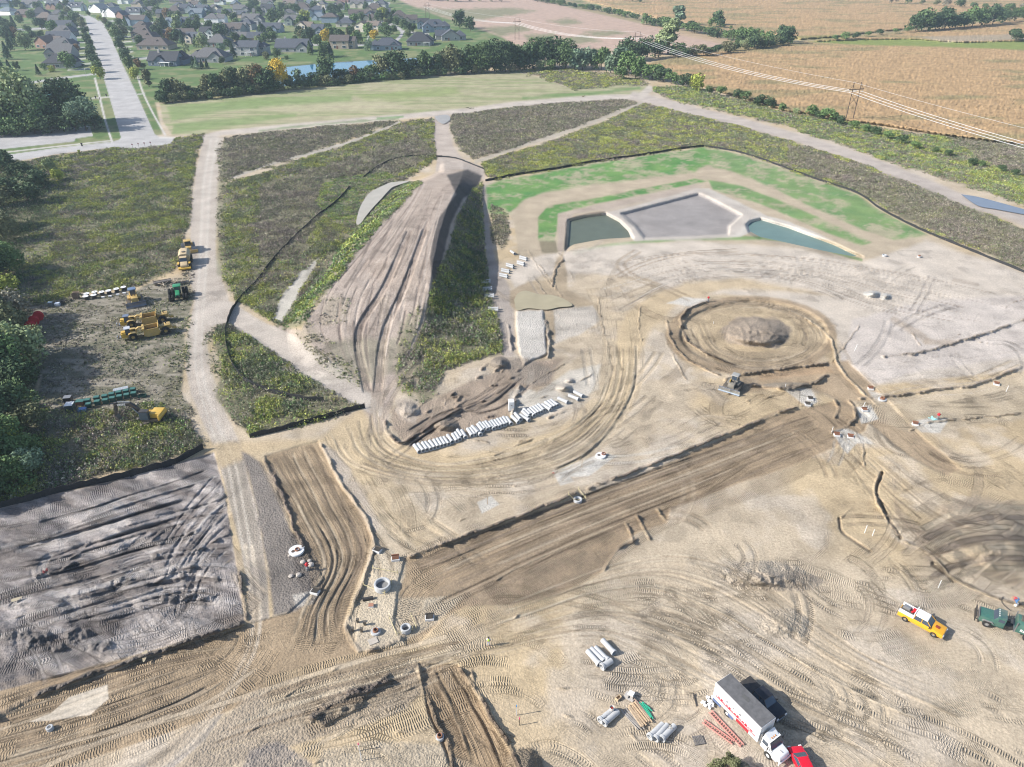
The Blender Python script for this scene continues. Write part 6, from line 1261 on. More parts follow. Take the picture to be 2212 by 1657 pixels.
def dozer(p,rz,label,body,roof,sc=1.,bl=BLADE,blw=4.0):
    r=empty('bulldozer',p,rz,label,'bulldozer','bulldozers',sc); track_assembly(r,4.1,.75,2.35,.48)
    b=MB(); b.prism([(-1.7,.7),(1.75,.7),(1.85,1.1),(1.8,1.75),(.35,1.85),(-.2,1.45),(-1.7,1.45)],-.62,.62); b.build('body',body,r,.05,True)
    MB().box(-.75,0,1.1,1.5,1.5,.7).build('cab_base',body,r,.04)
    MB().box(-.75,0,1.8,1.15,1.15,.95,0,None,(.95,.95)).build('cab',GLASS,r)
    pb=MB()
    for x in (-1.3,-.2):
        for y in (-.55,.55): pb.tube((x,y,1.75),(x*.97-.02,y*.97,2.8),.06,n=6)
    pb.build('cab_post',body,r); MB().box(-.75,0,2.76,1.55,1.5,.12,0,None,(.9,.9)).build('cab_roof',roof,r,.03,True)
    for y in (-.95,.95): MB().box(-.4,y,1.05,1.7,.5,.35).build('fender_tank',body,r,.04)
    MB().tube((1.0,.25,1.8),(1.0,.25,2.5),.07).build('exhaust',BLK,r); MB().tube((.6,-.3,1.8),(.6,-.3,2.15),.12).build('air_cleaner',BLK,r)
    for y in (-1,1): MB().tube((-.2,y*1.62*.95,.5),(2.3,y*1.45,.45),.11,n=8).tube((1.6,y*.55,1.3),(2.35,y*.75,.8),.06,n=8).build('push_arm',body,r)
    prof=[(2.55,.02),(2.42,.25),(2.35,.55),(2.38,.85),(2.5,1.12),(2.44,1.16),(2.28,.88),(2.24,.55),(2.32,.22),(2.46,.0)]
    MB().prism(prof,-blw/2,blw/2).build('blade',bl,r,0,True); MB().box(2.57,0,0,.05,blw,.2).build('cutting_edge',STEEL,r)
    MB().box(-2.0,0,.55,.45,.9,.5).tube((-2.2,-.5,.75),(-2.65,-.5,.35),.07).tube((-2.2,.5,.75),(-2.65,.5,.35),.07).build('ripper',body,r)
    return r
GBODY=mat('dozer_grey',(.20,.19,.17),.6,dust=.45)
dozer(nat(2930,1553),headn((2945,1530),(2905,1580)),'grey bulldozer with wide polished blade working below the round island',GBODY,mat('dozer_roof',(.30,.30,.29),.5),1.05,BLADE,4.3)
MB_=MB().box(.9,-.45,1.86,.7,.12,.5).build('yellow_panel',YE2,[o for o in C.objects if o.name.startswith('bulldozer')][0])
dozer(nat(543,1212),headn((536,1180),(556,1250)),'tan-yellow bulldozer with lowered blade parked behind the two scrapers',YEL,mat('blue_roof',(.12,.17,.27),.4),1.3,mat('blade_dull',(.17,.21,.30),.35,.7,dust=.3),3.7)
def scraper(p,rz,label,sc=1.,rf=(.35,.38,.44)):
    r=empty('motor_scraper',p,rz,label,'scraper','motor scrapers parked in the yard',sc)   # x forward, rear axle x=-3.6, front axle x=3.6
    for x in (-3.7,3.5):
        for y in (-1.15,1.15): wheel(r,x,y,.95,.75,YEL,.42)
    for y in (-1,1): MB().prism([(2.4,1.75),(2.75,2.1),(3.7,2.15),(4.35,1.85),(4.35,1.72),(3.7,2.0),(2.8,1.95),(2.5,1.65)],y*1.15-.42,y*1.15+.42).build('fender',YEL,r)
    MB().prism([(3.0,.9),(5.7,.75),(6.0,1.2),(5.9,1.9),(4.7,2.1),(3.0,1.6)],-.75,.75).build('tractor_body',YE2,r,.05,True)
    MB().box(4.35,.1,1.5,1.1,1.4,1.5,0,None,(.92,.92)).build('cab',GLASS,r); MB().box(4.35,.1,3.0,1.35,1.6,.12).build('cab_roof',mat('scraper_roof_%d'%int(rf[0]*100),rf,.4),r,.03)
    MB().box(5.3,0,2.0,1.0,1.1,.25).build('hood',YE2,r,.05)
    g=MB(); g.prism([(2.9,1.5),(2.6,2.4),(1.9,2.75),(1.0,2.6),(1.0,2.35),(1.8,2.45),(2.3,2.15),(2.4,1.4)],-.35,.35); g.box(1.0,0,2.2,.5,2.9,.35); g.build('gooseneck',YEL,r,.03)
    for y in (-1,1): MB().prism([(1.2,2.45),(1.2,2.1),(-.6,1.0),(-.8,1.25)],y*1.42-.1,y*1.42+.1).tube((2.3,y*.5,2.3),(.6,y*.5,1.7),.09,n=8).build('draft_arm',YEL,r)
    bw=MB()
    for y in (-1,1): bw.prism([(.9,.6),(.7,2.2),(-2.2,2.3),(-2.6,1.0),(-1.9,.35),(.4,.3)],y*1.42-.07,y*1.42+.07)
    bw.box(-2.25,0,.7,.15,2.8,1.65).box(-.8,0,.35,3.0,2.8,.12); bw.build('bowl',YEL,r)
    MB().prism([(1.15,.5),(1.0,1.9),(.6,2.0),(.7,.5)],-1.32,1.32).build('apron',YEL,r); MB().box(-.9,0,1.2,2.3,2.66,.1).build('bowl_floor',BLK,r)
    MB().box(-2.45,0,2.25,.12,2.7,.75).build('guard',YEL,r)
    MB().prism([(-2.5,1.0),(-2.5,1.7),(-3.4,2.2),(-5.0,2.25),(-5.3,1.6),(-5.0,1.1)],-.65,.65).build('rear_engine',YEL,r,.05,True); MB().tube((-3.6,.2,2.2),(-3.6,.2,3.0),.08).tube((-4.1,-.2,2.2),(-4.1,-.2,2.7),.15).build('exhaust',BLK,r)
    for y in (-1,1): MB().box(-4.2,y*.8,2.0,1.6,.25,.2).build('rear_deck',YEL,r)
    MB().prism([(-5.2,.9),(-5.2,1.5),(-6.1,1.3),(-6.3,.7),(-5.8,.8)],-.45,.45).build('push_block',YEL,r,.04); MB().prism([(5.9,.8),(6.6,.7),(6.9,1.3),(6.7,1.35),(6.4,.95),(5.9,1.1)],-.5,.5).tube((6.6,-.5,.5),(7.1,-.6,.3),.07).build('bail',STEEL,r)
    return r
aS=headn((667,1337),(537,1362))
for (a,b),lab,rf in ((((667,1337),(537,1362)),'front motor scraper of the parked pair, nearest the camera',(.45,.47,.52)),(((655,1292),(530,1312)),'rear motor scraper of the parked pair, next to the bulldozer',(.14,.17,.24))):
    pa,pb=nat(*a),nat(*b); c_=(pa+pb)/2; aa=math.atan2(pb.y-pa.y,pb.x-pa.x); n=Vector((math.sin(aa),-math.cos(aa),0)); s=(pa-pb).length/7.2
    scraper(c_+n*1.15*s+Vector((math.cos(aa),math.sin(aa),0))*.1*s,aa,lab,s,rf)
def excavator():
    rz=0; p=nat(604,1688); r=empty('excavator',p,math.radians(38),'yellow excavator with long black boom reaching over the tall weeds','excavator',None,1.12)
    track_assembly(r,3.9,.65,2.3,.42)
    MB().box(0,0,.5,2.2,1.6,.4).build('undercarriage',DKST,r)
    u=empty('upper',(0,0,.95)); u.parent=r; ang=math.radians(185-38)-math.radians(6); u.rotation_euler=(0,0,ang)
    # the upper structure turned towards the left of the picture
    R=Matrix.Rotation(ang,4,'Z'); bpy.data.objects.remove(u)
    def bb(): return MB()
    def T(b):
        b.v=[tuple(R@Vector(v)+Vector((0,0,.95))) for v in b.v]; return b
    T(bb().box(-.9,0,0,3.4,2.7,.35)).build('platform',BLK,r,.03); T(bb().box(-1.55,-.25,.35,1.9,2.1,.95)).build('engine_cover',YE2,r,.08,True); T(bb().prism([(-2.5,.15),(-2.15,.15),(-2.15,1.25),(-2.45,1.2),(-2.7,.8)],-1.35,1.35)).build('counterweight',YE2,r,.05,True)
    T(bb().box(.2,.85,.35,1.6,1.0,1.55,0,None,(.9,.92))).build('cab',GLASS,r); T(bb().box(.15,.85,1.9,1.5,.98,.07)).build('cab_roof',BLK,r)
    T(bb().box(-.1,-.75,.35,1.4,.9,.5)).build('tool_box',YE2,r,.04)
    T(bb().prism([(.5,.4),(1.6,2.3),(2.6,3.1),(5.3,2.7),(5.35,2.35),(2.8,2.45),(2.1,1.9),(1.1,.3)],-.22,.22)).build('boom',BLK,r,.03)
    T(bb().tube((1.1,.32,.5),(2.3,.32,2.1),.08).tube((1.1,-.32,.5),(2.3,-.32,2.1),.08).tube((2.6,0,3.2),(4.8,0,3.15),.09)).build('boom_cylinder',STEEL,r)
    T(bb().prism([(4.9,3.1),(5.5,3.0),(5.85,.6),(5.6,.45),(5.2,1.6)],-.18,.18)).build('stick',BLK,r,.03)
    T(bb().prism([(5.8,.65),(5.9,-.2),(5.45,-.75),(4.9,-.8),(4.75,-.5),(5.2,-.3),(5.5,.3)],-.5,.5)).build('bucket',DKST,r,.03)
    tx=text('DEERE',.52,WHT,r,Matrix.Translation(R@Vector((4.1,0,0))+Vector((0,0,.95+2.55)))@R@Matrix.Translation((0,.235,0))@Matrix.Rotation(PI,4,'Z')@Matrix.Rotation(PI/2,4,'X')@Matrix.Rotation(math.radians(7),4,'Z'))
excavator()
def farm_tractor():
    r=empty('farm_tractor',nat(717,1190),headn((718,1150),(715,1215)),'green farm tractor with dual wheels beside the haul road','tractor',None,1.22)
    MB().prism([(.2,.9),(2.3,.85),(2.4,1.2),(2.3,1.6),(.2,1.85)],-.42,.42).build('hood',TGR,r,.08,True); MB().box(2.36,0,.8,.1,.7,.6).build('grille',BLK,r)
    MB().box(-.6,0,1.0,1.4,1.3,1.5,0,None,(.95,.95)).build('cab',GLASS,r); MB().box(-.6,0,2.5,1.7,1.6,.16).build('cab_roof',TGR,r,.06,True); MB().box(-.9,0,.7,1.6,1.0,.5).build('frame',BLK,r)
    pp=MB()
    for x in (-1.25,.05):
        for y in (-.6,.6): pp.tube((x,y,1.0),(x,y,2.5),.05,n=5)
    pp.build('cab_post',TGR,r); MB().tube((.9,.5,1.6),(.9,.5,2.6),.07).build('exhaust',BLK,r)
    for y in (-1.75,-1.1,1.1,1.75): wheel(r,-.9,y,.95,.5,YE2,.45); wheel(r,1.7,y*.95,.72,.42,YE2,.45)
farm_tractor()
def tow_roller():
    a,b=nat(617,1146),nat(689,1132); c_=(a+b)/2; r=empty('tow_roller',c_,math.atan2(b.y-a.y,b.x-a.x),'wide rusty tow-behind roller frame left of the green tractor','roller'); W=(a-b).length/2
    MB().tube((-W+.2,.45,.55),(W-.2,.45,.55),.5,n=20).build('drum',mat('drum_steel',(.24,.21,.19),.6,.3,dust=.3),r,0,True)
    MB().box(0,-.25,.7,2*W,.16,.18).box(0,1.15,.8,2*W,.16,.18).box(-W+.06,.45,.7,.14,1.5,.2).box(W-.06,.45,.7,.14,1.5,.2).build('frame',DKST,r)
    MB().tube((0,-.3,.75),(0,-2.6,.5),.11).tube((-1.3,-.3,.75),(0,-1.7,.62),.08).tube((1.3,-.3,.75),(0,-1.7,.62),.08).build('drawbar',mat('drawbar_tan',(.42,.36,.28),.6,dust=.3),r); MB().tube((0,-2.4,0),(0,-2.4,.55),.06).build('jack',DKST,r)
tow_roller()
def disc_harrow():
    r=empty('disc_harrow',nat(722,1136),math.radians(10),'tan disc harrow with two gangs of discs behind the green tractor','harrow',None,1.2); TAN=mat('harrow_tan',(.45,.36,.26),.6,dust=.3)
    MB().box(0,1.0,.9,3.6,.14,.14).box(0,-.6,.9,3.2,.14,.14).box(-.6,.2,.88,.14,2.6,.14).box(.6,.2,.88,.14,2.6,.14).tube((-1.5,1.0,1.0),(-.8,-1.4,.9),.08).tube((-1.7,-1.5,.8),(0,-.6,.9),.08).build('frame',TAN,r)
    for y in (.6,-.25):
        g=MB()
        for k in range(10): g.lathe([(.02,-.03),(.32,.02),(.32,.05),(.02,.0)],(-1.6+k*.36,y+(k-5)*.06,.32),'X',14)
        g.tube((-1.7,y-.3,.32),(1.7,y+.3,.32),.05); g.build('disc_gang',STEEL,r)
    wheel(r,-1.1,.2,.35,.2,TAN)
disc_harrow()
def compactor():
    r=empty('soil_compactor',nat(757,1002),headn((752,960),(764,1018)),'tan wheel compactor with studded drums at the roadside, farthest machine','compactor',None,1.15)
    for x in (-1.9,1.9):
        for y in (-1.2,1.2):
            d=MB(); d.tube((x,y-.5,.75),(x,y+.5,.75),.66,n=20)
            for i in range(14):
                for k in range(4):
                    a=2*PI*(i+.5*(k%2))/14; d.box(0,0,0,.16,.16,.14,0,Matrix.Translation((x,y-.38+k*.25,.75))@Matrix.Rotation(a,4,'Y')@Matrix.Translation((0,0,.66)))
            d.build('studded_drum',STEEL,r)
    MB().box(-1.5,0,1.0,2.6,1.5,1.1).build('engine_cover',YEL,r,.08,True); MB().box(1.6,0,.9,1.6,1.4,.7).build('front_frame',YEL,r,.05); MB().box(.35,0,1.6,1.2,1.4,1.2).build('cab',GLASS,r); MB().box(.35,0,2.8,1.7,1.9,.14).build('cab_roof',YEL,r,.05,True)
    MB().box(-.5,1.0,1.4,.9,.5,.6).build('tank',YEL,r,.04); MB().box(2.95,.2,.25,.16,3.9,.75).tube((2.1,-.7,.8),(2.95,-.7,.6),.1).tube((2.1,.7,.8),(2.95,.7,.6),.1).build('blade',YEL,r)
compactor()
def water_truck():
    r=empty('water_truck',nat(744,1062),headn((748,1010),(738,1100)),'tan articulated water truck with big faceted tank on the haul road','water truck',None,1.12)
    MB().prism([(-1.15,1.3),(1.15,1.3),(1.45,2.0),(1.35,2.8),(.8,3.25),(-.8,3.25),(-1.35,2.8),(-1.45,2.0)],-4.3,.4,'YZ').build('tank',mat('tank_tan',(.50,.39,.24),.5,dust=.2),r,.05,True); MB().lathe([(.45,3.25),(.45,3.4),(.3,3.42),(.02,3.42)],(-1.2,0,0),'Z',14).build('hatch',DKST,r); MB().path([(-3.8,.3,3.3),(-3.8,.3,3.7),(-3.2,.3,3.7)],.06).build('fill_pipe',STEEL,r)
    MB().prism([(.9,1.1),(2.3,1.1),(2.3,1.9),(2.0,2.75),(.9,2.8)],-.95,.75).build('cab',GLASS,r); MB().box(1.4,-.1,2.78,1.3,1.75,.1).build('cab_roof',MATS['tank_tan'],r,.03)
    MB().prism([(2.3,.8),(3.9,.8),(4.0,1.3),(3.8,1.6),(2.3,1.95)],-.9,.8).build('hood',MATS['tank_tan'],r,.08,True); MB().prism([(3.2,.5),(4.25,.45),(4.3,.8),(3.9,1.0),(3.2,1.0)],-1.5,1.5).build('bumper',YE2,r,.06)
    MB().box(-1.0,0,.8,6,.9,.5).build('chassis',DKST,r)
    for x in (-3.6,-1.9,2.6):
        for y in (-1.3,1.3): wheel(r,x,y,.8,.6,YEL)
    for y in (-1.4,1.3): MB().box(2.6,y,1.65,1.7,.5,.1).build('fender',YE2,r,.03)
water_truck()
# ---------------------------------------------------------------- concrete pipes
def pipe_proto(L=2.5,ro=.36,ri=.27,bell=.46,name='concrete_pipe'):
    b=MB(); b.lathe([(ri,0),(ro,0),(ro,L-.35),(bell,L-.28),(bell,L),(ri+.05,L),(ri+.05,L-.12),(ri,L-.14),(ri,0)],(-L/2,0,0),'X',20)
    o=b.build(name,CONCP,None,0,True); return o
PR=pipe_proto()
def put_pipe(a,b,label,group,r=.36,first=[True],proto=None,up=0):
    pr=proto or PR; p,q=nat(*a),nat(*b); c_=(p+q)/2+Vector((0,0,r+.07+up))
    if first and first[0] and proto is None: o=pr; first[0]=False
    else: o=pr.copy(); C.objects.link(o)
    o.location=c_; o.rotation_euler=(0,0,math.atan2(q.y-p.y,q.x-p.x)); tag(o,label,'pipe',group); return o
zx=lambda x,y:(1640+x/1.765,1500+y/1.765)
LONG=[(68,560),(95,553),(122,546),(150,540),(176,533),(200,525),(225,518),(250,512),(273,505),(300,490),(333,485),(352,473),(370,455),(395,458),(440,445),(460,440),(478,425),(498,438),(512,415),(530,402),(548,402),(568,395),(594,398),(612,388),(632,384),(650,375),(670,370),(690,364),(714,363)]
def ordi(i): return ['first','second','third','fourth','fifth','sixth','seventh','eighth','ninth','tenth'][i] if i<10 else str(i+1)+('st' if (i+1)%10==1 and i!=10 else 'nd' if (i+1)%10==2 and i!=11 else 'rd' if (i+1)%10==3 and i!=12 else 'th')
dr=random.Random(3)
for i,(x,y) in enumerate(LONG):
    dx=dr.uniform(-38,-28); put_pipe(zx(x+dx,y-50+dr.uniform(-3,3)),zx(x,y-4),'concrete pipe in the long roadside row, %s from the left end'%ordi(i),'concrete pipes laid side by side')
SHORT=[((718,305),(768,350)),((745,283),(778,332)),((778,296),(842,334)),((795,270),(840,313)),((802,253),(850,298)),((832,255),(880,304)),((848,246),(895,292)),((868,238),(912,283)),((888,232),(932,275)),((908,222),(945,265)),((935,224),(990,258)),((955,205),(1005,246)),((975,198),(1026,238)),((992,190),(1045,230))]
for i,(a,b) in enumerate(SHORT): put_pipe(zx(*a),zx(*b),'concrete pipe in the bunch right of the portable toilet, %s from the left'%ordi(i),'concrete pipes laid side by side')
for (a,b),w_ in zip((((1045,178),(1112,206)),((1122,158),(1188,184)),((1158,132),(1218,162))),('lying alone between the bunch and the last two','left one of the last two at the right end of the row','last one at the right end of the row')): put_pipe(zx(*a),zx(*b),'concrete pipe '+w_,'concrete pipes laid side by side')
ze=lambda x,y:(1900+x/3.1775,990+y/3.1775)
PA=pipe_proto(2.6,.30,.22,.38); PA.location=(0,-60,-5)
yy=0
EP=[((562,130),(665,158),'top'),((530,192),(632,225),'second'),((388,222),(498,255),'third'),((335,292),(440,315),'fourth'),((308,350),(420,378),'fifth'),((82,432),(192,448),'sixth'),((100,525),(210,540),'seventh'),((125,612),(238,630),'eighth'),((172,782),(292,800),'bottom')]
for i,(a,b,w_) in enumerate(EP):
    for k in (0,1):
        o=PA if (i==0 and k==0) else PA.copy()
        if o is not PA: C.objects.link(o)
        p,q=nat(*ze(a[0],a[1]+24*k-4)),nat(*ze(b[0],b[1]+24*k-4)); o.location=(p+q)/2+Vector((0,0,.32)); o.rotation_euler=(0,0,math.atan2(q.y-p.y,q.x-p.x)+(0 if k else .02)); tag(o,'%s pipe of the %s pair along the dark ditch road'%('far' if k==0 else 'near',w_),'pipe','pairs of pipes along the ditch road')
zl=lambda x,y:(2300+x/3.1775,2530+y/3.1775)
for a,b,lab in (((165,270),(300,425),'pale concrete pipe with a crate end, leftmost of the three lying together'),((215,240),(355,385),'middle one of the three concrete pipes lying together near the site centre'),((285,250),(385,350),'rightmost and shortest of the three concrete pipes lying together'),((350,130),(495,285),'single concrete pipe lying apart above the group of three')): put_pipe(zl(*a),zl(*b),lab,'loose concrete pipes')
PB=pipe_proto(1.7,.42,.30,.52); put_pipe(zl(455,395),zl(340,470),'short fat concrete pipe section lying crosswise below the three pipes','loose concrete pipes',.42,None,PB); C.objects.unlink(PB) if False else bpy.data.objects.remove(PB)
zq=lambda x,y:(2360+x/3.1775,2740+y/3.1775)
for a,b,lab in (((910,540),(760,680),'left pipe of the three concrete pipes beside the timber stack'),((965,555),(835,700),'middle pipe of the three beside the timber stack, rag on its end'),((1060,560),(915,705),'right pipe of the three beside the timber stack, debris on top'),((290,345),(135,470),'left pipe of the pair carrying a white bucket'),((335,380),(190,505),'right pipe of the pair carrying a white bucket')): put_pipe(zq(*a),zq(*b),lab,'loose concrete pipes')
put_pipe(ze(455,65),ze(505,100),'white pipe end lying alone at the top of the ditch road','loose concrete pipes')
# ---------------------------------------------------------------- timber, bundles, crates
def plank_bundle(nm,a,b,n,wid,col,label,seed,r_=.06,cat='timber'):
    p,q=nat(*a),nat(*b); rz=math.atan2(q.y-p.y,q.x-p.x); L=(q-p).length; r=empty(nm,(p+q)/2,rz,label,cat); rr_=random.Random(seed)
    for i in range(n):
        y=(i-(n-1)/2)*wid/n; MB().box(rr_.uniform(-.25,.25),y,.02+.16*rr_.random(),L*rr_.uniform(.9,1.05),r_*2,r_*2,rr_.uniform(-.05,.05)).build('plank',col,r)
plank_bundle('timber_stack',zq(520,255),zq(710,505),10,1.5,WOOD,'fan of pale timber posts lying on the dirt',2,.07)
plank_bundle('pipe_bundle',zq(435,330),zq(660,570),6,.9,mat('grey_poles',(.33,.31,.29),.7,var=.2),'bundle of thin grey poles left of the pale timber',4,.045,'poles')
plank_bundle('pipe_bundle',zq(645,225),zq(775,425),3,.5,mat('green_pipe',(.05,.42,.26),.5),'bundle of green plastic pipes right of the timber',5,.05,'pipes')
plank_bundle('pipe_bundle',zq(675,245),zq(780,335),2,.2,MATS['green_pipe'],'short green-tipped pole beside the green pipes',6,.05,'pole')
plank_bundle('post',zq(555,175),zq(775,470),1,.2,mat('rust_pole',(.38,.26,.21),.7),'long reddish pole lying on the timber stack',8,.07,'pole')
def crate(p,rz,s,m,label,cat='crate',nm='wooden_crate',lid=None):
    r=empty(nm,p,rz,label,cat); t=.07; b=MB(); b.box(0,0,0,s[0],s[1],t)
    for y in (-1,1): b.box(0,y*(s[1]/2-t/2),t,s[0],t,s[2]-t)
    for x in (-1,1): b.box(x*(s[0]/2-t/2),0,t,t,s[1]-2*t,s[2]-t)
    b.build('shell',m,r); 
    if lid: MB().box(0,0,s[2],s[0]*1.02,s[1]*1.02,.06).build('lid',lid,r)
    for y in (-1,1): MB().box(0,y*(s[1]/2+.02),s[2]*.45,s[0],.03,.1).build('batten',m,r)
    return r
crate(nat(*zl(178,268)),.5,(.55,.45,.45),WOOD,'wooden crate on the end of the leftmost concrete pipe'); crate(nat(*zl(250,215)),.5,(.6,.45,.4),WOOD,'wooden crate at the far end of the middle concrete pipe')
crate(nat(*zq(360,180)),.7,(.75,.45,.4),mat('tan_box',(.50,.38,.25),.7),'small tan box left of the grey machine on the dirt')
def pump():
    r=empty('plate_compactor',nat(*zq(500,160)),-.6,'grey machine with white cover standing behind the timber stack','machine'); MB().box(0,0,0,1.3,.9,.15).box(-.3,0,.15,.5,.7,.35).box(.3,.1,.15,.4,.5,.45).build('base',mat('pale_grey',(.40,.38,.36),.7),r,.02); MB().box(.1,.25,.45,.7,.65,.25).build('cover',WHT,r,.04); MB().tube((.5,0,.4),(1.1,-.3,.7),.05).build('handle',DKST,r)
pump()
def bucket(p,m,label,h=.5,r_=.3,ring=True):
    r=empty('bucket',p,0,label,'bucket'); MB().lathe([(.01,.02),(r_*.85,0),(r_,h),(r_*.9,h),(r_*.78,.04),(.01,.04)],n=18).build('shell',m,r,0,True); MB().tube((0,0,h*.5),(.05,0,h*.75),r_*.6,r_*.2,n=7).build('contents',mat('red_cloth',(.5,.04,.03),.8),r); return r
bucket(nat(*zq(272,360),)+Vector((0,0,.72)),mat('bucket_white',(.6,.55,.52),.6),'whitish bucket with red contents standing on the pipe pair')
def rubble_heap(p,s,m,label,seed,nm='debris_pile',cat='debris',n=16,flat=.5):
    rr_=random.Random(seed); b=MB()
    for i in range(n):
        a=rr_.uniform(0,6.28); q=s*math.sqrt(rr_.random())*.5; M=Matrix.Translation((q*math.cos(a),q*math.sin(a),rr_.random()*s*.18*flat))@Euler((rr_.uniform(-.6,.6),rr_.uniform(-.6,.6),rr_.uniform(0,3))).to_matrix().to_4x4(); k=s*rr_.uniform(.14,.3); b.box(0,0,0,k,k*rr_.uniform(.5,.9),k*rr_.uniform(.3,.6),0,M,(.7,.7))
    o=b.build(nm,m,None,.01); o.location=p; return tag(o,label,cat)
rubble_heap(nat(2837,2812),1.7,WHT,'heap of white plastic bags and wraps beside the box truck rear',1,'plastic_heap','debris',26,1.2)
rubble_heap(nat(*zq(185,460))+Vector((0,0,.55)),.9,BLK,'tangle of black tubing on the left pipe pair',2,'black_tubing','tubing',14)
rubble_heap(nat(*zq(835,670))+Vector((0,0,.5)),.5,BLK,'black rag on the front end of the middle pipe',3,'rag','rag',9); rubble_heap(nat(*zq(1015,590))+Vector((0,0,.75)),.6,mat('debris_grey',(.3,.28,.25),.8),'grey debris lying on top of the right pipe',4,'debris_pile','debris',9)
def ladder(a,b,label):
    p,q=nat(*a),nat(*b); r=empty('ladder',(p+q)/2+Vector((0,0,.1)),math.atan2(q.y-p.y,q.x-p.x),label,'ladder','pink ladders lying beside the box truck'); L=(q-p).length; m=mat('ladder_pink',(.55,.24,.21),.6,dust=.2)
    for y in (-.25,.25): MB().box(0,y,0,L,.08,.16).build('rail',m,r)
    for i in range(int(L/.32)): MB().box(-L/2+.2+i*.32,0,.05,.07,.46,.07).build('rung',m,r)
zt=lambda x,y:(2760+x/2.354,2680+y/2.354)
ladder(zt(188,400),zt(490,722),'longer pink ladder, lying closer to the box truck'); ladder(zt(122,490),zt(405,695),'shorter pink ladder, lying farther from the box truck')
def pallet(p,rz,label):
    r=empty('pallet',p,rz,label,'pallet'); m=mat('old_pallet',(.17,.16,.155),.85,var=.3)
    for i in range(7): MB().box(-.55+i*.18,0,.14,.11,1.1,.04).build('deck_board',m,r)
    for y in (-.48,0,.48): MB().box(0,y,0,1.2,.1,.14).build('stringer',m,r)
pallet(nat(*zt(78,668)),math.radians(10),'dark weathered pallet beside the shorter ladder')
pb=MB().tube((0,-.9,.08),(0,.9,.08),.08).build('black_pipe',BLK); pb.location=nat(*zt(47,285)); pb.rotation_euler=(0,0,.0); tag(pb,'thin black pipe lying alone left of the plastic heap','pipe')
# ---------------------------------------------------------------- manholes and drains
def ring(p,ro,ri,h,label,cat='manhole ring',nm='manhole_ring',inside=(.16,.155,.15),fill=.25,inner=None):
    r=empty(nm,p,0,label,cat); MB().lathe([(ri,0),(ro,0),(ro,h-.04),(ro-.04,h),(ri+.03,h),(ri,h-.04),(ri,0)],n=36).build('ring',CONCP,r,0,True)
    MB().lathe([(.01,fill*h),(ri-.005,fill*h)],n=36).build('inside',mat('ring_inside_%d'%int(inside[0]*100),inside,.9),r)
    if inner: MB().lathe([(inner,h),(inner*1.25,h),(inner*1.1,h+.28),(inner*.8,h+.28),(inner*.75,h)],n=24).build('frame',CLAY,r,0,True)
    return r
def lid(p,ro,label,iron=(.25,.0),holes=((-.35,-.3),),h=.3):
    r=empty('manhole_slab',p,0,label,'manhole slab'); MB().lathe([(.01,0),(ro,0),(ro,h-.05),(ro-.05,h),(.01,h)],n=36).build('slab',mat('white_concrete',(.62,.63,.64),.75,var=.08),r,0,True)
    for x,y in holes: MB().lathe([(.01,h+.006),(.3,h+.006),(.3,h+.002)],(x,y,0),n=18).build('opening',mat('dark_hole',(.08,.06,.05),.9),r)
    MB().lathe([(.3,h),(.42,h),(.36,h+.22),(.28,h+.22),(.27,h)],(iron[0],iron[1],0),n=20).build('iron_frame',CLAY,r,0,True); return r
zm=lambda x,y:(1130+x/3.81,2150+y/3.81)
l=lid(nat(*zm(216,215)),1.18,'large white round slab with rusty frame and a hole on the dark soil',(.15,.05),((-.42,-.28),)); MB().tube((.3,-.1,.4),(1.15,.55,.45),.05).build('bar',TRIM,l)
zn=lambda x,y:(1350+x/2.116,2150+y/2.116)
ring(nat(*zn(382,425)),1.2,.92,.9,'big open concrete ring with water inside, largest on the site',fill=.35,inside=(.20,.20,.20))
ring(nat(*zn(325,805)),.68,.34,.35,'low concrete ring with rusty iron neck beside the small open ring',inner=.32); ring(nat(*zn(580,792)),.72,.50,.8,'small open concrete ring in the excavated pit',fill=.2)
lid(nat(2403,1826),.95,'white slab with leaning rusty frame north of the main cut road',(.55,.3),((-.35,0),)); ring(nat(2311,2005),.75,.48,.5,'concrete ring in a stake-fenced pit beside the main cut road',fill=.1,inside=(.10,.10,.11))
ring(nat(3529,1600),.85,.5,.3,'pale oval ring with rusty iron cover beside the diagonal cut road',inner=.4); ring(nat(3537,1026),.7,.45,.5,'white concrete ring near the tip of the teal pond'); ring(nat(3676,1030),.6,.4,.4,'grey concrete ring right of the pond tip',inner=.3)
ring(nat(1760,2955),.5,.3,.5,'small concrete ring with rusty cover beside the bottom cut road',inner=.28); ring(nat(202,2918),.4,.2,.5,'small white ring on the pale sand patch at lower left',fill=.9)
def inlet(p,rz,label,s=1.,rust=False):
    r=empty('catch_basin',p,rz,label,'catch basin','catch basins with iron frames',s); b=MB(); b.box(0,-.42,0,1.3,.14,.42).box(0,.42,0,1.3,.14,.42).box(-.6,0,0,.14,.72,.42).box(.6,0,0,.14,.72,.42); b.build('concrete_box',mat('inlet_white',(.6,.6,.6),.8),r,.01)
    g=MB(); 
    for k in range(7): g.box(-.5+k*.165,0,.40,.08,.75,.12)
    g.box(0,.45,.42,1.25,.12,.35); g.build('iron_grate',CLAY if rust else DKST,r); MB().box(0,0,.05,1.1,.7,.03).build('inside',BLK,r)
for x,y,rz,lab,ru in ((*zn(338,118),-.4,'dark catch basin at the junction corner, farthest from the camera',False),(*zn(492,190),.15,'white catch basin with rusty grate below the farthest one',True),(*zm(500,845),-.3,'catch basin with dark grate on the pale heap left of the vertical cut road',False),(*zn(780,690),.1,'catch basin with slatted grate right of the small open ring',False)): inlet(nat(x,y),rz,lab,.95,ru)
zr=lambda x,y:(3280+x/3.965,1600+y/3.965)
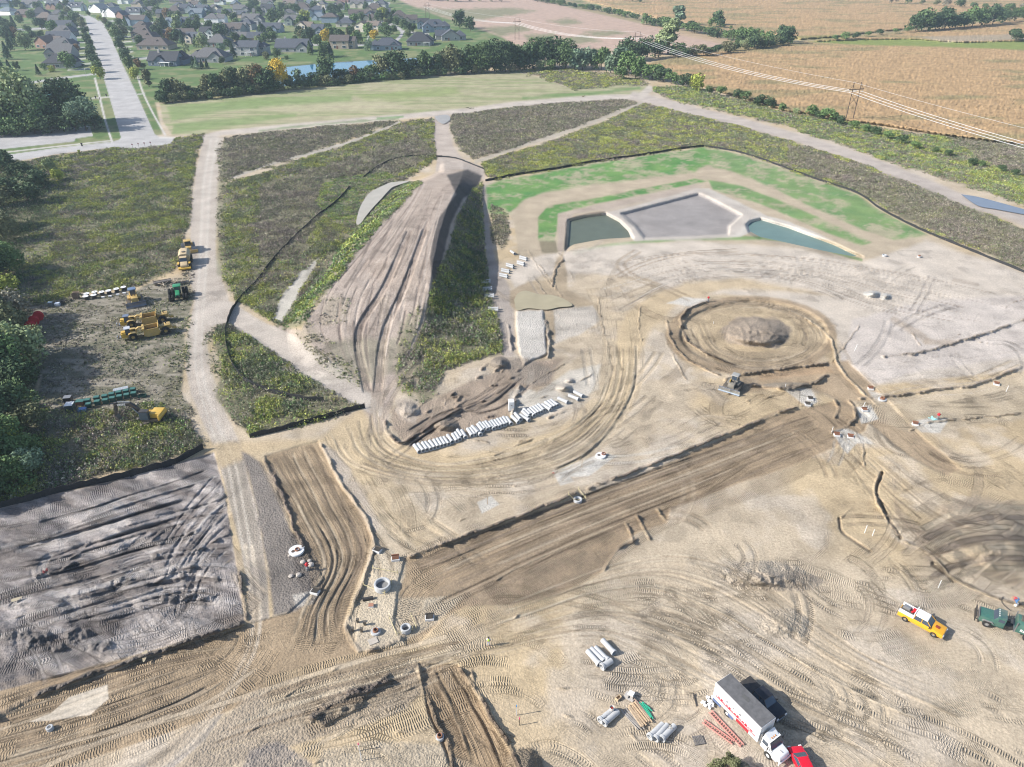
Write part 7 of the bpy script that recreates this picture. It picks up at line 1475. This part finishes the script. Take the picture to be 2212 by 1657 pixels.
for x,y,rz,lab,ru in ((*zr(265,570),-.2,'left rusty catch basin of the pair at the white gravel',True),(*zr(480,600),-.3,'right rusty catch basin of the pair at the white gravel',True),(3241,1600,-.2,'upper dark catch basin at the end of the pale gravel wedge',False),(3230,1622,-.2,'lower dark catch basin at the end of the pale gravel wedge',False),(3482,1558,-.2,'rusty catch basin beside the diagonal cut road',True),(3660,1700,-.4,'long rusty catch basin right of the diagonal cut road',True),(3458,1644,0,'small rusty grate below the white stake',True),(3985,1540,-.5,'reddish catch basin in the trench at the right',True)): inlet(nat(x,y),rz,lab,.85,ru)
def stake(p,h,m,label,nm='survey_stake',top=None,lean=(0,0),cat='stake',r_=.04):
    r=empty(nm,p,0,label,cat,None); MB().box(0,0,0,r_*2,r_*2,h,0,Matrix.Rotation(lean[0],4,'X')@Matrix.Rotation(lean[1],4,'Y')).build('post',m,r)
    if top: MB().box(0,0,h-.3,r_*2.6,r_*2.6,.32).build('top',top,r)
PINK=mat('marker_pink',(.75,.04,.20),.6); BLU=mat('marker_blue',(.05,.28,.65),.5)
for x,y,h,m,lab,tp in ((2066,2862,2.0,WHT,'tall stake with bright blue upper half near the lower edge',BLU),(2078,2902,1.5,BLK,'dark stake with bright pink top near the lower edge',PINK),(1438,3004,1.5,WHT,'white stake with pink flag top at the lower edge',PINK),(1446,3043,1.7,WHT,'plain white stake nearest the lower edge',None),(3458,2133,1.7,WHT,'upper white stake beside the dark trench',None),(3489,2145,1.4,WHT,'lower white stake beside the dark trench',None),(3448,1638,1.8,WHT,'leaning white stake beside the small rusty grate',None),(3325,1735,1.6,WHT,'white stake at the corner of the white gravel',None),(3138,1560,1.5,WHT,'white stake on the pale gravel wedge',None),(3418,1405,1.8,WHT,'leaning white stake on the pale ground right of the island',None),(4024,1568,1.5,WHT,'white stake at the right edge by the trench',None),(2327,1870,2.0,WOOD,'brown stake on the pale gravel by the main cut road',None),(3752,2353,1.6,WHT,'white stake above the yellow pickup',None),(1954+900,1395-100,.6,WHT,'small white stub above the island road',None),(1950,2018,1.8,WOOD,'wooden stake on the light heap west of the pit',None)):
    stake(nat(x,y),h,m,lab,top=tp,lean=(0,.12 if 'leaning' in lab else 0))
for x,y,k in ((172,722,'first'),(232,742,'second'),(130,795,'third'),(205,800,'fourth')): stake(nat(*zn(x,y)),.75,DKST,'short dark post of four left of the iron-necked ring, %s'%k,'short_post',DKST,r_=.14,cat='post')
def barrier(pts,label):
    r=empty('pit_barrier',nat(*pts[0]),0,label,'barrier'); o=r.location; b=MB()
    for a,c_ in zip(pts[:-1],pts[1:]): b.tube(nat(*a)-o+Vector((0,0,.35)),nat(*c_)-o+Vector((0,0,.35)),.045,n=5)
    b.build('rail',mat('lath_yellow',(.55,.48,.28),.7),r)
    for a in pts: b2=MB(); b2.tube(nat(*a)-o,nat(*a)-o+Vector((0,0,.9)),.04,n=5); b2.build('post',MATS['lath_yellow'],r)
barrier([zn(300,270),zn(510,310)],'thin yellow lath lying above the big open ring'); barrier([zn(225,415),zn(400,485),zn(460,390)],'yellow lath fence around the front of the big open ring'); barrier([zn(440,690),zn(500,830),zn(640,790)],'yellow lath fence left of the small open ring'); barrier([zn(625,670),zn(668,775)],'yellow lath right of the small open ring'); barrier([(2274,1982),(2300,2010),(2342,1998),(2314,1962)],'pale lath fence around the ring by the main cut road')
cv=MB().tube((-.75,0,.25),(.75,0,.25),.25,n=14,inner=.2).build('culvert',BLK,None,0,True); cv.location=nat(*zn(258,528)); cv.rotation_euler=(0,0,.25); tag(cv,'short black corrugated culvert pipe below the big open ring','pipe')
bx=crate(nat(*zn(285,585)),.1,(.7,.6,.3),WHT,'small box with red-brown lid below the black culvert','box','utility_box',mat('lid_red',(.35,.18,.12),.8))
sl_=MB().box(0,0,0,1.25,1.0,.08,.5).build('plywood_sheet',mat('ply_grey',(.42,.38,.33),.8)); sl_.location=nat(*zn(300,880)); tag(sl_,'grey plywood sheet lying below the iron-necked ring','board')
def hydrant(p,label,bag=False):
    r=empty('fire_hydrant',p,0,label,'hydrant','red hydrants not yet buried'); MB().lathe([(.26,0),(.26,.5),(.15,.52),(.15,.95)],n=14).build('lower_barrel',GREY,r,0,True); MB().lathe([(.22,.95),(.22,1.3),(.17,1.42),(.05,1.5),(.01,1.5)],n=14).tube((-.34,0,1.15),(.34,0,1.15),.09,n=10).build('bonnet',RED,r,0,True)
    MB().tube((0,.22,1.15),(0,.36,1.15),.12,n=10).build('nozzle_cap',RED,r)
hydrant(nat(1231,2281),'red-topped hydrant among broken rocks left of the vertical cut road'); hydrant(nat(3749,1678),'red hydrant beside turquoise bags at the right cut road'); hydrant(nat(2832,1207),'red hydrant at the top of the round island loop')
rubble_heap(nat(3732,1678),1.6,mat('turquoise_bag',(.30,.62,.66),.6),'turquoise plastic bags beside the red hydrant at right',8,'plastic_heap','debris',12,.6)
rubble_heap(nat(2218,1893),.9,mat('red_lath',(.6,.10,.08),.7),'small red marker boards on the pale gravel by the main cut road',9,'marker_boards','marker',3,.3)
rubble_heap(nat(188,2283),1.3,mat('dark_red_scrap',(.22,.05,.05),.7),'dark red scrap lying in the grey topsoil field',10,'scrap','scrap',5,.4)
for i,(x,y,s,lab) in enumerate(((*zm(312,385),.75,'large pale boulder between the white slab and the red-topped hydrant'),(*zm(432,430),.95,'flat pale boulder right of the red-topped hydrant'),(*zm(412,365),.6,'grey boulder above the flat pale one'),(*zm(112,285),.5,'small round boulder at the left rim of the white slab'),(*zm(130,600),.7,'boulder at the left end of the rock line'),(*zm(250,585),.8,'pale round boulder in the dark hollow'))):
    rr_=random.Random(i); b=bmesh.new(); bmesh.ops.create_icosphere(b,subdivisions=2,radius=s*.55)
    for v in b.verts: v.co*=rr_.uniform(.82,1.12); v.co.z*=.6
    me=bpy.data.meshes.new('boulder'); b.to_mesh(me); b.free(); me.materials.append(mat('boulder_stone',(.42,.38,.34),.9,var=.2,bump=.05)); o=bpy.data.objects.new('boulder',me); C.objects.link(o); o.location=nat(x,y)+Vector((0,0,s*.2)); tag(o,lab,'boulder')
# ---------------------------------------------------------------- portable toilet
def toilet():
    r=empty('portable_toilet',nat(2045,1640),math.radians(4),'white portable toilet standing behind the concrete pipe row','portable toilet'); MB().box(0,0,.1,1.15,1.15,2.1).build('cabin',WHT,r,.04); MB().box(0,0,0,1.25,1.25,.12).build('skid',GREY,r); MB().box(0,0,2.2,1.2,1.2,.14,0,None,(.8,.8)).build('roof',WHT,r)
    MB().box(0,-.58,.2,.85,.05,1.85).build('door',mat('pale_door',(.62,.64,.66),.5),r); MB().box(.05,-.61,1.35,.22,.02,.16).build('door_sign',DKST,r); MB().tube((.35,.4,2.2),(.35,.4,2.55),.06).build('vent_pipe',GREY,r)
toilet()
# ---------------------------------------------------------------- storage yard rows
zs=lambda x,y:(90+x/2.824,1130+y/2.824)
SP0=None
def spool(p,label):
    global SP0
    if SP0 is None:
        r=empty('cable_drum',p,0,label,'cable drum','white-topped cable drums in the yard'); MB().lathe([(.01,0),(.72,0),(.72,.1),(.01,.1)],n=24).build('lower_disc',DKST,r); MB().lathe([(.55,.1),(.55,.95)],n=24).build('cable',BLK,r,0,True); MB().lathe([(.1,.95),(.72,.95),(.72,1.02),(.1,1.02),(.1,.95)],n=24).build('upper_disc',WHT,r)
        MB().box(0,0,1.02,.4,.26,.03,.4).build('sticker',mat('sticker_grey',(.3,.32,.36),.6),r); SP0=r; return r
    return copy_tree(SP0,p,dr.uniform(0,3),label)
SPL=[((735,165),'left back'),((725,195),'left front'),((825,145),'second back'),((815,180),'second front'),((905,145),'fifth'),((982,130),'sixth'),((1070,110),'seventh'),((1150,90),'right end')]
for (x,y),n_ in SPL: spool(nat(*zs(x,y)),'black cable drum with white top, %s of the yard row'%n_)
for i,(x,y) in enumerate(((910,175),(992,165),(1078,145),(1152,128))):
    o=crate(nat(*zs(x,y)),.2,(.8,.4,.3),WHT,'low white box in front of the cable drums, %s from the left'%ordi(i),'box','storage_box',WHT); o['group']='white boxes before the drums'
crate(nat(*zs(612,185)),.15,(1.4,1.1,1.6),mat('brown_crate',(.16,.12,.09),.8),'tall brown crate with open timber top left of the drums','crate','wooden_crate'); crate(nat(*zs(612,140)),.15,(1.5,.9,.9),WOOD,'open pale timber crate behind the tall brown one')
rubble_heap(nat(*zs(520,215)),1.5,BLK,'coil of black hoses left of the brown crate',12,'hose_coil','hose',20,1.5); crate(nat(*zs(458,245)),.1,(1.0,.9,.8),BLK,'black crate between the hose coil and the white tote','crate'); crate(nat(*zs(402,265)),.1,(1.1,.9,.8),mat('tote_white',(.50,.56,.66),.5),'whitish tote in the yard row','tote','tote',MATS['tote_white']); crate(nat(*zs(325,270)),.1,(1.0,.9,1.1),mat('cab_grey',(.13,.15,.17),.5),'dark cabinet with pale top at the left end of the yard row','cabinet','utility_cabinet',mat('cab_top_pale',(.40,.48,.52),.5))
RL0=None
for i,((x,y),n_) in enumerate((((195,430),'farthest'),((145,485),'middle'),((105,545),'nearest'))):
    p=nat(*zs(x,y))
    if RL0 is None:
        RL0=empty('cable_reel',p,math.radians(25),None,'cable reel','red cable reels',1.0)
        for y_ in (-.45,.45): MB().lathe([(.05,-.05),(1.15,-.05),(1.2,0),(1.15,.05),(.05,.05)],(0,y_,1.2),'Y',28).build('flange',RED,RL0,0,True)
        MB().lathe([(.95,-.42),(.95,.42)],(0,0,1.2),'Y',28).build('conduit',RED,RL0,0,True); o=RL0
    else: o=copy_tree(RL0,p,math.radians(25+6*i))
    o['label']='bright red cable reel, %s of the three at the wood edge'%n_
CB0=None
zc=lambda x,y:(250+x/2.824,1530+y/2.824)
CGR=mat('cabinet_green',(.03,.085,.07),.45,var=.1); CGT=mat('cabinet_green_top',(.05,.14,.12),.4,var=.1)
for i,(x,y) in enumerate(((305,285),(405,255),(497,238),(575,215),(655,195),(737,178),(815,160))):
    for k in (0,1):
        p=nat(*zc(x-8*k+0,y-46*k+2))
        if CB0 is None:
            CB0=empty('utility_cabinet',p,.25,None,'utility cabinet','green utility cabinets'); MB().box(0,0,.1,1.05,.8,.9).build('body',CGR,CB0,.03); MB().box(0,.0,1.0,1.12,.9,.12,0,None,(.92,.9)).build('lid',CGT,CB0,.02); MB().box(0,-.03,0,1.15,.95,.1).build('skid',WOOD,CB0); MB().box(.1,-.42,.35,.12,.03,.2).build('handle',BLK,CB0); o=CB0
        else: o=copy_tree(CB0,p,.25)
        o['label']='green utility cabinet, %s row, %s from the left'%('front' if k==0 else 'back',ordi(i))
crate(nat(*zc(210,250)),.2,(1.5,1.1,.9),CLAY,'rusty cabinet with green lid left of the green rows','cabinet','utility_cabinet',CGT); crate(nat(*zc(228,320)),.2,(1.4,1.0,.5),mat('tarp_blue',(.12,.22,.45),.6),'low box under a blue tarp before the rusty cabinet','box','covered_box',MATS['tarp_blue'])
crate(nat(*zc(100,315)),.2,(1.5,1.6,1.5),mat('dark_green_box',(.05,.08,.075),.5),'tall dark cabinet with white frame at the left end of the green rows','cabinet','utility_cabinet',TRIM); crate(nat(*zc(75,225)),.2,(1.4,1.2,1.3),BLK,'black cabinet behind the white-framed one','cabinet','utility_cabinet',GREY); crate(nat(*zc(905,165)),.2,(1.5,.9,.5),CGR,'low green pedestal at the right end of the cabinet rows','cabinet','utility_cabinet')
def pipe_stack():
    a,b=nat(*zc(575,105)),nat(*zc(745,70)); r=empty('conduit_stack',(a+b)/2,math.atan2(b.y-a.y,b.x-a.x),'stack of long pale grey conduits behind the green cabinets','conduit stack'); L=(b-a).length
    for k in range(7):
        for j in range(2): MB().tube((-L/2,-.5+k*.16,.2+j*.16),(L/2,-.5+k*.16,.2+j*.16),.075,n=8).build('conduit',mat('conduit_grey',(.52,.55,.58),.4),r)
    for x in (-L*.3,L*.3): MB().box(x,0,0,.1,1.3,.12).build('bearer',WOOD,r)
pipe_stack()
# ---------------------------------------------------------------- silt fences
POST=mat('grey_stake',(.16,.13,.10),.9); FAB=mat('black_fabric',(.025,.027,.03),.7,var=.3)
def silt_fence(P,label,hh=.75):
    S=smooth(P,6); Q=[at(u,v) for u,v in S]; r=empty('silt_fence',Q[0],0,label,'silt fence','black silt fences'); o=Q[0]; b=MB(); n=len(Q)
    for i,q in enumerate(Q):
        d=(Q[min(i+1,n-1)]-Q[max(i-1,0)]); d.z=0; d.normalize(); nn=Vector((-d.y,d.x,0))*.03; z=hh*(.85+.3*((i*37)%7)/7)
        b.v+=[tuple(q-o-nn-Vector((0,0,.2))),tuple(q-o-nn+Vector((0,0,z))),tuple(q-o+nn+Vector((0,0,z))),tuple(q-o+nn-Vector((0,0,.2)))]
        if i: k=4*i; b.f+=[(k-4,k-3,k+1,k),(k-3,k-2,k+2,k+1),(k-2,k-1,k+3,k+2)]
    b.build('fabric',FAB,r); st=max(2,n//16)
    for i in range(0,n,st): MB().box(*(Q[i]-o),.05,.05,hh+.2).build('stake',POST,r)
silt_fence([(785,384),(815,362),(853,345),(900,338),(955,340)],'black silt fence across the weeds above the small grey pond')
silt_fence([(755,405),(738,425),(715,446),(685,468),(645,505),(610,540),(585,568),(553,611),(522,642),(505,665)],'long diagonal black silt fence through the middle weeds')
silt_fence([(505,665),(493,695),(488,725),(492,760),(505,795),(535,828),(590,850),(660,865),(700,868)],'curved black silt fence beside the haul road below the yard',1.15)
silt_fence([(1048,392),(1070,388),(1120,378),(1200,366),(1280,351),(1400,334),(1460,324),(1520,317)],'black silt fence along the far edge of the green basin',.9)
silt_fence([(1522,317),(1600,331),(1680,358),(1750,384),(1850,418),(1900,452),(1960,484),(2010,507),(2110,548),(2225,595)],'silt fence along the right edge of the green basin',.8)
silt_fence([(-120,1128),(0,1097),(60,1083),(120,1066),(180,1052),(240,1039),(320,1018),(380,1001),(440,970)],'black silt fence between the tall weeds and the grey topsoil field',1.3)
silt_fence([(540,946),(600,932),(650,918),(700,905),(750,890),(788,881)],'black silt fence below the south weed triangle',1.1)
silt_fence([(953,339),(985,343),(1010,352),(1045,366)],'silt fence crossing the dirt road at the stockpile top',.6)
# ---------------------------------------------------------------- people
SKIN=mat('skin',(.42,.25,.17),.6)
def skin_mesh(nm,J,E,m,par,sub=1):
    ks=list(J); me=bpy.data.meshes.new(nm); me.from_pydata([J[k][:3] for k in ks],[(ks.index(a),ks.index(b)) for a,b in E],[]); o=bpy.data.objects.new(nm,me); C.objects.link(o)
    md=o.modifiers.new('skin','SKIN'); md.use_smooth_shade=True
    for i,k in enumerate(ks): rr_=J[k][3]; me.skin_vertices[0].data[i].radius=(rr_,rr_*(J[k][4] if len(J[k])>4 else 1))
    me.skin_vertices[0].data[0].use_root=True; s=o.modifiers.new('sub','SUBSURF'); s.levels=s.render_levels=sub
    dg=bpy.context.evaluated_depsgraph_get(); m2=bpy.data.meshes.new_from_object(o.evaluated_get(dg)); m2.name=nm; bpy.data.objects.remove(o); bpy.data.meshes.remove(me)
    m2.materials.clear(); m2.materials.append(m); q=bpy.data.objects.new(nm,m2); C.objects.link(q); q.parent=par
    for p in m2.polygons: p.use_smooth=True
    return q
def person(p,rz,label,pose,shirt,trousers,vest=None,hat=None,group=None):
    r=empty('person',p,rz,label,'person'); J=pose; E=[('pel','spi'),('spi','che'),('che','nec'),('nec','hea'),('hea','top')]
    for s in 'LR': E+=[('pel','hip'+s),('hip'+s,'kne'+s),('kne'+s,'ank'+s),('ank'+s,'toe'+s),('che','sho'+s),('sho'+s,'elb'+s),('elb'+s,'wri'+s),('wri'+s,'pal'+s)]+[('pal'+s,'f%d%s'%(k,s)) for k in range(4)]+[('wri'+s,'thu'+s)]
    J=dict(J); J={k:(v if len(v)>3 else v+(RAD[k[:3]],)) for k,v in J.items()}
    for s in 'LR':
        w_=Vector(J['wri'+s][:3]); e_=Vector(J['elb'+s][:3]); d=(w_-e_).normalized(); sd=d.orthogonal().normalized(); pl=w_+d*.07; J['pal'+s]=tuple(pl)+(.03,)
        for k in range(4): J['f%d%s'%(k,s)]=tuple(pl+d*(.075+.02*(k in(1,2)))+sd*(k-1.5)*.022+Vector((0,0,-.01*k)))+(.009,)
        J['thu'+s]=tuple(w_+d*.07+sd*.06)+(.011,)
    skin_mesh('body',J,E,SKIN,r,2)
    g=lambda ks,f:{k:J[k][:3]+(J[k][3]*f,)+tuple(J[k][4:]) for k in ks}
    skin_mesh('shirt',g(['pel','spi','che','nec','shoL','shoR','elbL','elbR'],1.14),[('pel','spi'),('spi','che'),('che','nec'),('che','shoL'),('che','shoR'),('shoL','elbL'),('shoR','elbR')],shirt,r)
    skin_mesh('trousers',g(['pel','hipL','hipR','kneL','kneR','ankL','ankR'],1.16),[('pel','hipL'),('pel','hipR'),('hipL','kneL'),('hipR','kneR'),('kneL','ankL'),('kneR','ankR')],trousers,r)
    if vest: skin_mesh('vest',g(['pel','spi','che','nec'],1.34),[('pel','spi'),('spi','che'),('che','nec')],vest,r)
    h=Vector(J['hea'][:3]); t=Vector(J['top'][:3]); 
    for s in (-1,1): MB().lathe([(.004,-.008),(.014,0),(.004,.008)],tuple(h+Vector((.095,s*.035,.02))),n=8).build('eye',BLK,r)
    MB().lathe([(.12,-.02),(.125,.04),(.10,.11),(.04,.14),(.005,.145)],tuple((h+t)/2),n=16).build('hat' if hat else 'hair',hat or mat('dark_hair',(.04,.03,.025),.8),r,0,True); return r
RAD=dict(pel=.13,spi=.135,che=.15,nec=.06,hea=.10,top=.085,hip=.10,kne=.065,ank=.045,toe=.04,sho=.065,elb=.045,wri=.03)
STAND=dict(pel=(0,0,.95),spi=(.01,0,1.12),che=(0,0,1.34),nec=(.01,0,1.52),hea=(.03,0,1.62),top=(.02,0,1.73),hipL=(0,.11,.88),kneL=(.05,.15,.48),ankL=(-.02,.19,.08),toeL=(.14,.21,.03),hipR=(0,-.11,.88),kneR=(.05,-.14,.48),ankR=(0,-.17,.08),toeR=(.16,-.19,.03),shoL=(0,.20,1.42),elbL=(.02,.30,1.16),wriL=(.2,.16,1.12),shoR=(0,-.20,1.42),elbR=(.02,-.30,1.16),wriR=(.2,-.16,1.12))
person(nat(1955,2584),-PI/2,'person in lime safety vest and pale jeans holding a controller on open dirt',STAND,mat('white_shirt',(.6,.6,.58),.8),mat('pale_jeans',(.38,.42,.52),.8),mat('lime_vest',(.45,.75,.08),.7),BLK)
BEND=dict(pel=(-.1,0,.82),spi=(.1,0,.92),che=(.32,0,.94),nec=(.46,0,.92),hea=(.56,0,.90),top=(.66,0,.86),hipL=(-.12,.11,.78),kneL=(.02,.18,.42),ankL=(-.2,.22,.08),toeL=(-.02,.24,.03),hipR=(-.12,-.11,.78),kneR=(.06,-.16,.42),ankR=(-.08,-.2,.08),toeR=(.1,-.22,.03),shoL=(.36,.19,.92),elbL=(.44,.26,.66),wriL=(.5,.16,.45),shoR=(.36,-.19,.92),elbR=(.46,-.24,.66),wriR=(.56,-.12,.46))
person(nat(4060,2412),PI*.92,'person in red shirt and blue jeans bending over hoses by the green truck',BEND,mat('red_shirt',(.55,.03,.06),.8),mat('blue_jeans',(.06,.25,.62),.8),None,mat('light_hair',(.45,.28,.18),.8))
bucket(nat(4062,2424),WHT,'white bucket between the bending person and the green truck',.55,.22)
hs=MB().path([tuple(nat(*q)-nat(4010,2400)+Vector((0,0,.06))) for q in ((4012,2388),(4006,2398),(4007,2412),(4018,2424),(4032,2436),(4045,2446))],.05,8).build('hose',BLK); hs.location=nat(4010,2400); tag(hs,'black hose curling from the bending person to the green truck','hose')
def cyc(p,rz,lab,c1):
    w_=dict(STAND); person(p,rz,lab,w_,mat('walker_shirt',(.05,.05,.07),.8),mat('walker_trousers',(.04,.04,.05),.8))
cyc(nat(400,401),-.5,'person in dark clothes walking on the pavement left of the main street',None)
# ---------------------------------------------------------------- power line
POLE=mat('pole_brown',(.10,.075,.06),.8); WIRE=mat('line_wire',(.75,.76,.78),.35,.3)
def pylon(p,rz,label,h=19.5,gap=4.6):
    r=empty('power_pylon',p,rz,label,'power pylon','wooden power pylons')   # arm along local y
    for y in (-gap/2,gap/2): MB().tube((0,y,-.5),(0,y,h),.24,.15,8).build('pole',POLE,r)
    MB().box(0,0,h-3.6,.22,gap*1.95,.35).build('cross_arm',POLE,r); MB().tube((0,-gap/2,h-6),(0,gap/2,h-11),.09,n=5).tube((0,gap/2,h-6),(0,-gap/2,h-11),.09,n=5).tube((0,-gap/2,h-1),(0,-gap*.95,h-3.4),.07,n=5).tube((0,gap/2,h-1),(0,gap*.95,h-3.4),.07,n=5).tube((0,-gap/2,h),(0,gap/2,h),.06,n=5).build('brace',POLE,r)
    for y in (-gap*.92,0,gap*.92): MB().lathe([(.10,0),(.16,.15),(.10,.3),(.16,.45),(.10,.6),(.16,.75),(.10,.9)],(0,y,h-4.6),n=8).build('insulator',GREY,r)
    return r
pts=[nat(3395,487),nat(2544,232),nat(2068,160),nat(1711,82)]
d01=pts[0]-pts[1]; p5=pts[0]+d01*.9+Vector((0,-4,0)); allp=[p5]+pts; AX=[]
for i,p in enumerate(allp):
    a=allp[max(i-1,0)]; b=allp[min(i+1,len(allp)-1)]; d=(b-a); AX.append(math.atan2(d.y,d.x))
LB=['','tall power pylon standing at the edge of the near cornfield','power pylon rising from the tree line beside the cornfield tip','power pylon against the pink field above the tree line','farthest power pylon, behind the blue-grey houses']
for i in range(1,5): pylon(allp[i],AX[i],LB[i])
wr=MB(); H0=19.5
for i in range(4):
    p,q=allp[i],allp[i+1]
    for off,zz,rr_ in ((-4.23,-4.7,.085),(0,-4.7,.085),(4.23,-4.7,.085),(2.3,0,.04)):
        A=p+Vector((-math.sin(AX[i])*off,math.cos(AX[i])*off,H0+zz)); B=q+Vector((-math.sin(AX[i+1])*off,math.cos(AX[i+1])*off,H0+zz)); P=[]
        for k in range(17):
            t=k/16; P.append(tuple(A.lerp(B,t)-Vector((0,0,4*t*(1-t)*(4.2 if zz else 2.2)))))
        wr.path(P,rr_,5)
o=wr.build('power_line_wires',WIRE); tag(o,'pale sagging power line wires strung between the wooden pylons','power line')
# ---------------------------------------------------------------- the air
def haze_box():
    m=bpy.data.materials.new('haze_air'); m.use_nodes=True; t=m.node_tree; t.nodes.clear()
    o=t.nodes.new('ShaderNodeOutputMaterial'); p=t.nodes.new('ShaderNodeVolumePrincipled')
    p.inputs['Color'].default_value=(.66,.82,1.0,1); p.inputs['Density'].default_value=HAZE_D; p.inputs['Anisotropy'].default_value=.25
    t.links.new(p.outputs[0],o.inputs['Volume'])
    me=bpy.data.meshes.new('haze'); b=bmesh.new(); bmesh.ops.create_cube(b,size=1.0)
    for v in b.verts: v.co=Vector((v.co.x*24000,v.co.y*40000+15000,v.co.z*94+34.0))
    b.to_mesh(me); b.free(); me.materials.append(m)
    h=bpy.data.objects.new('haze',me); C.objects.link(h); h['kind']='stuff'
HAZE_D=.00015
haze_box()
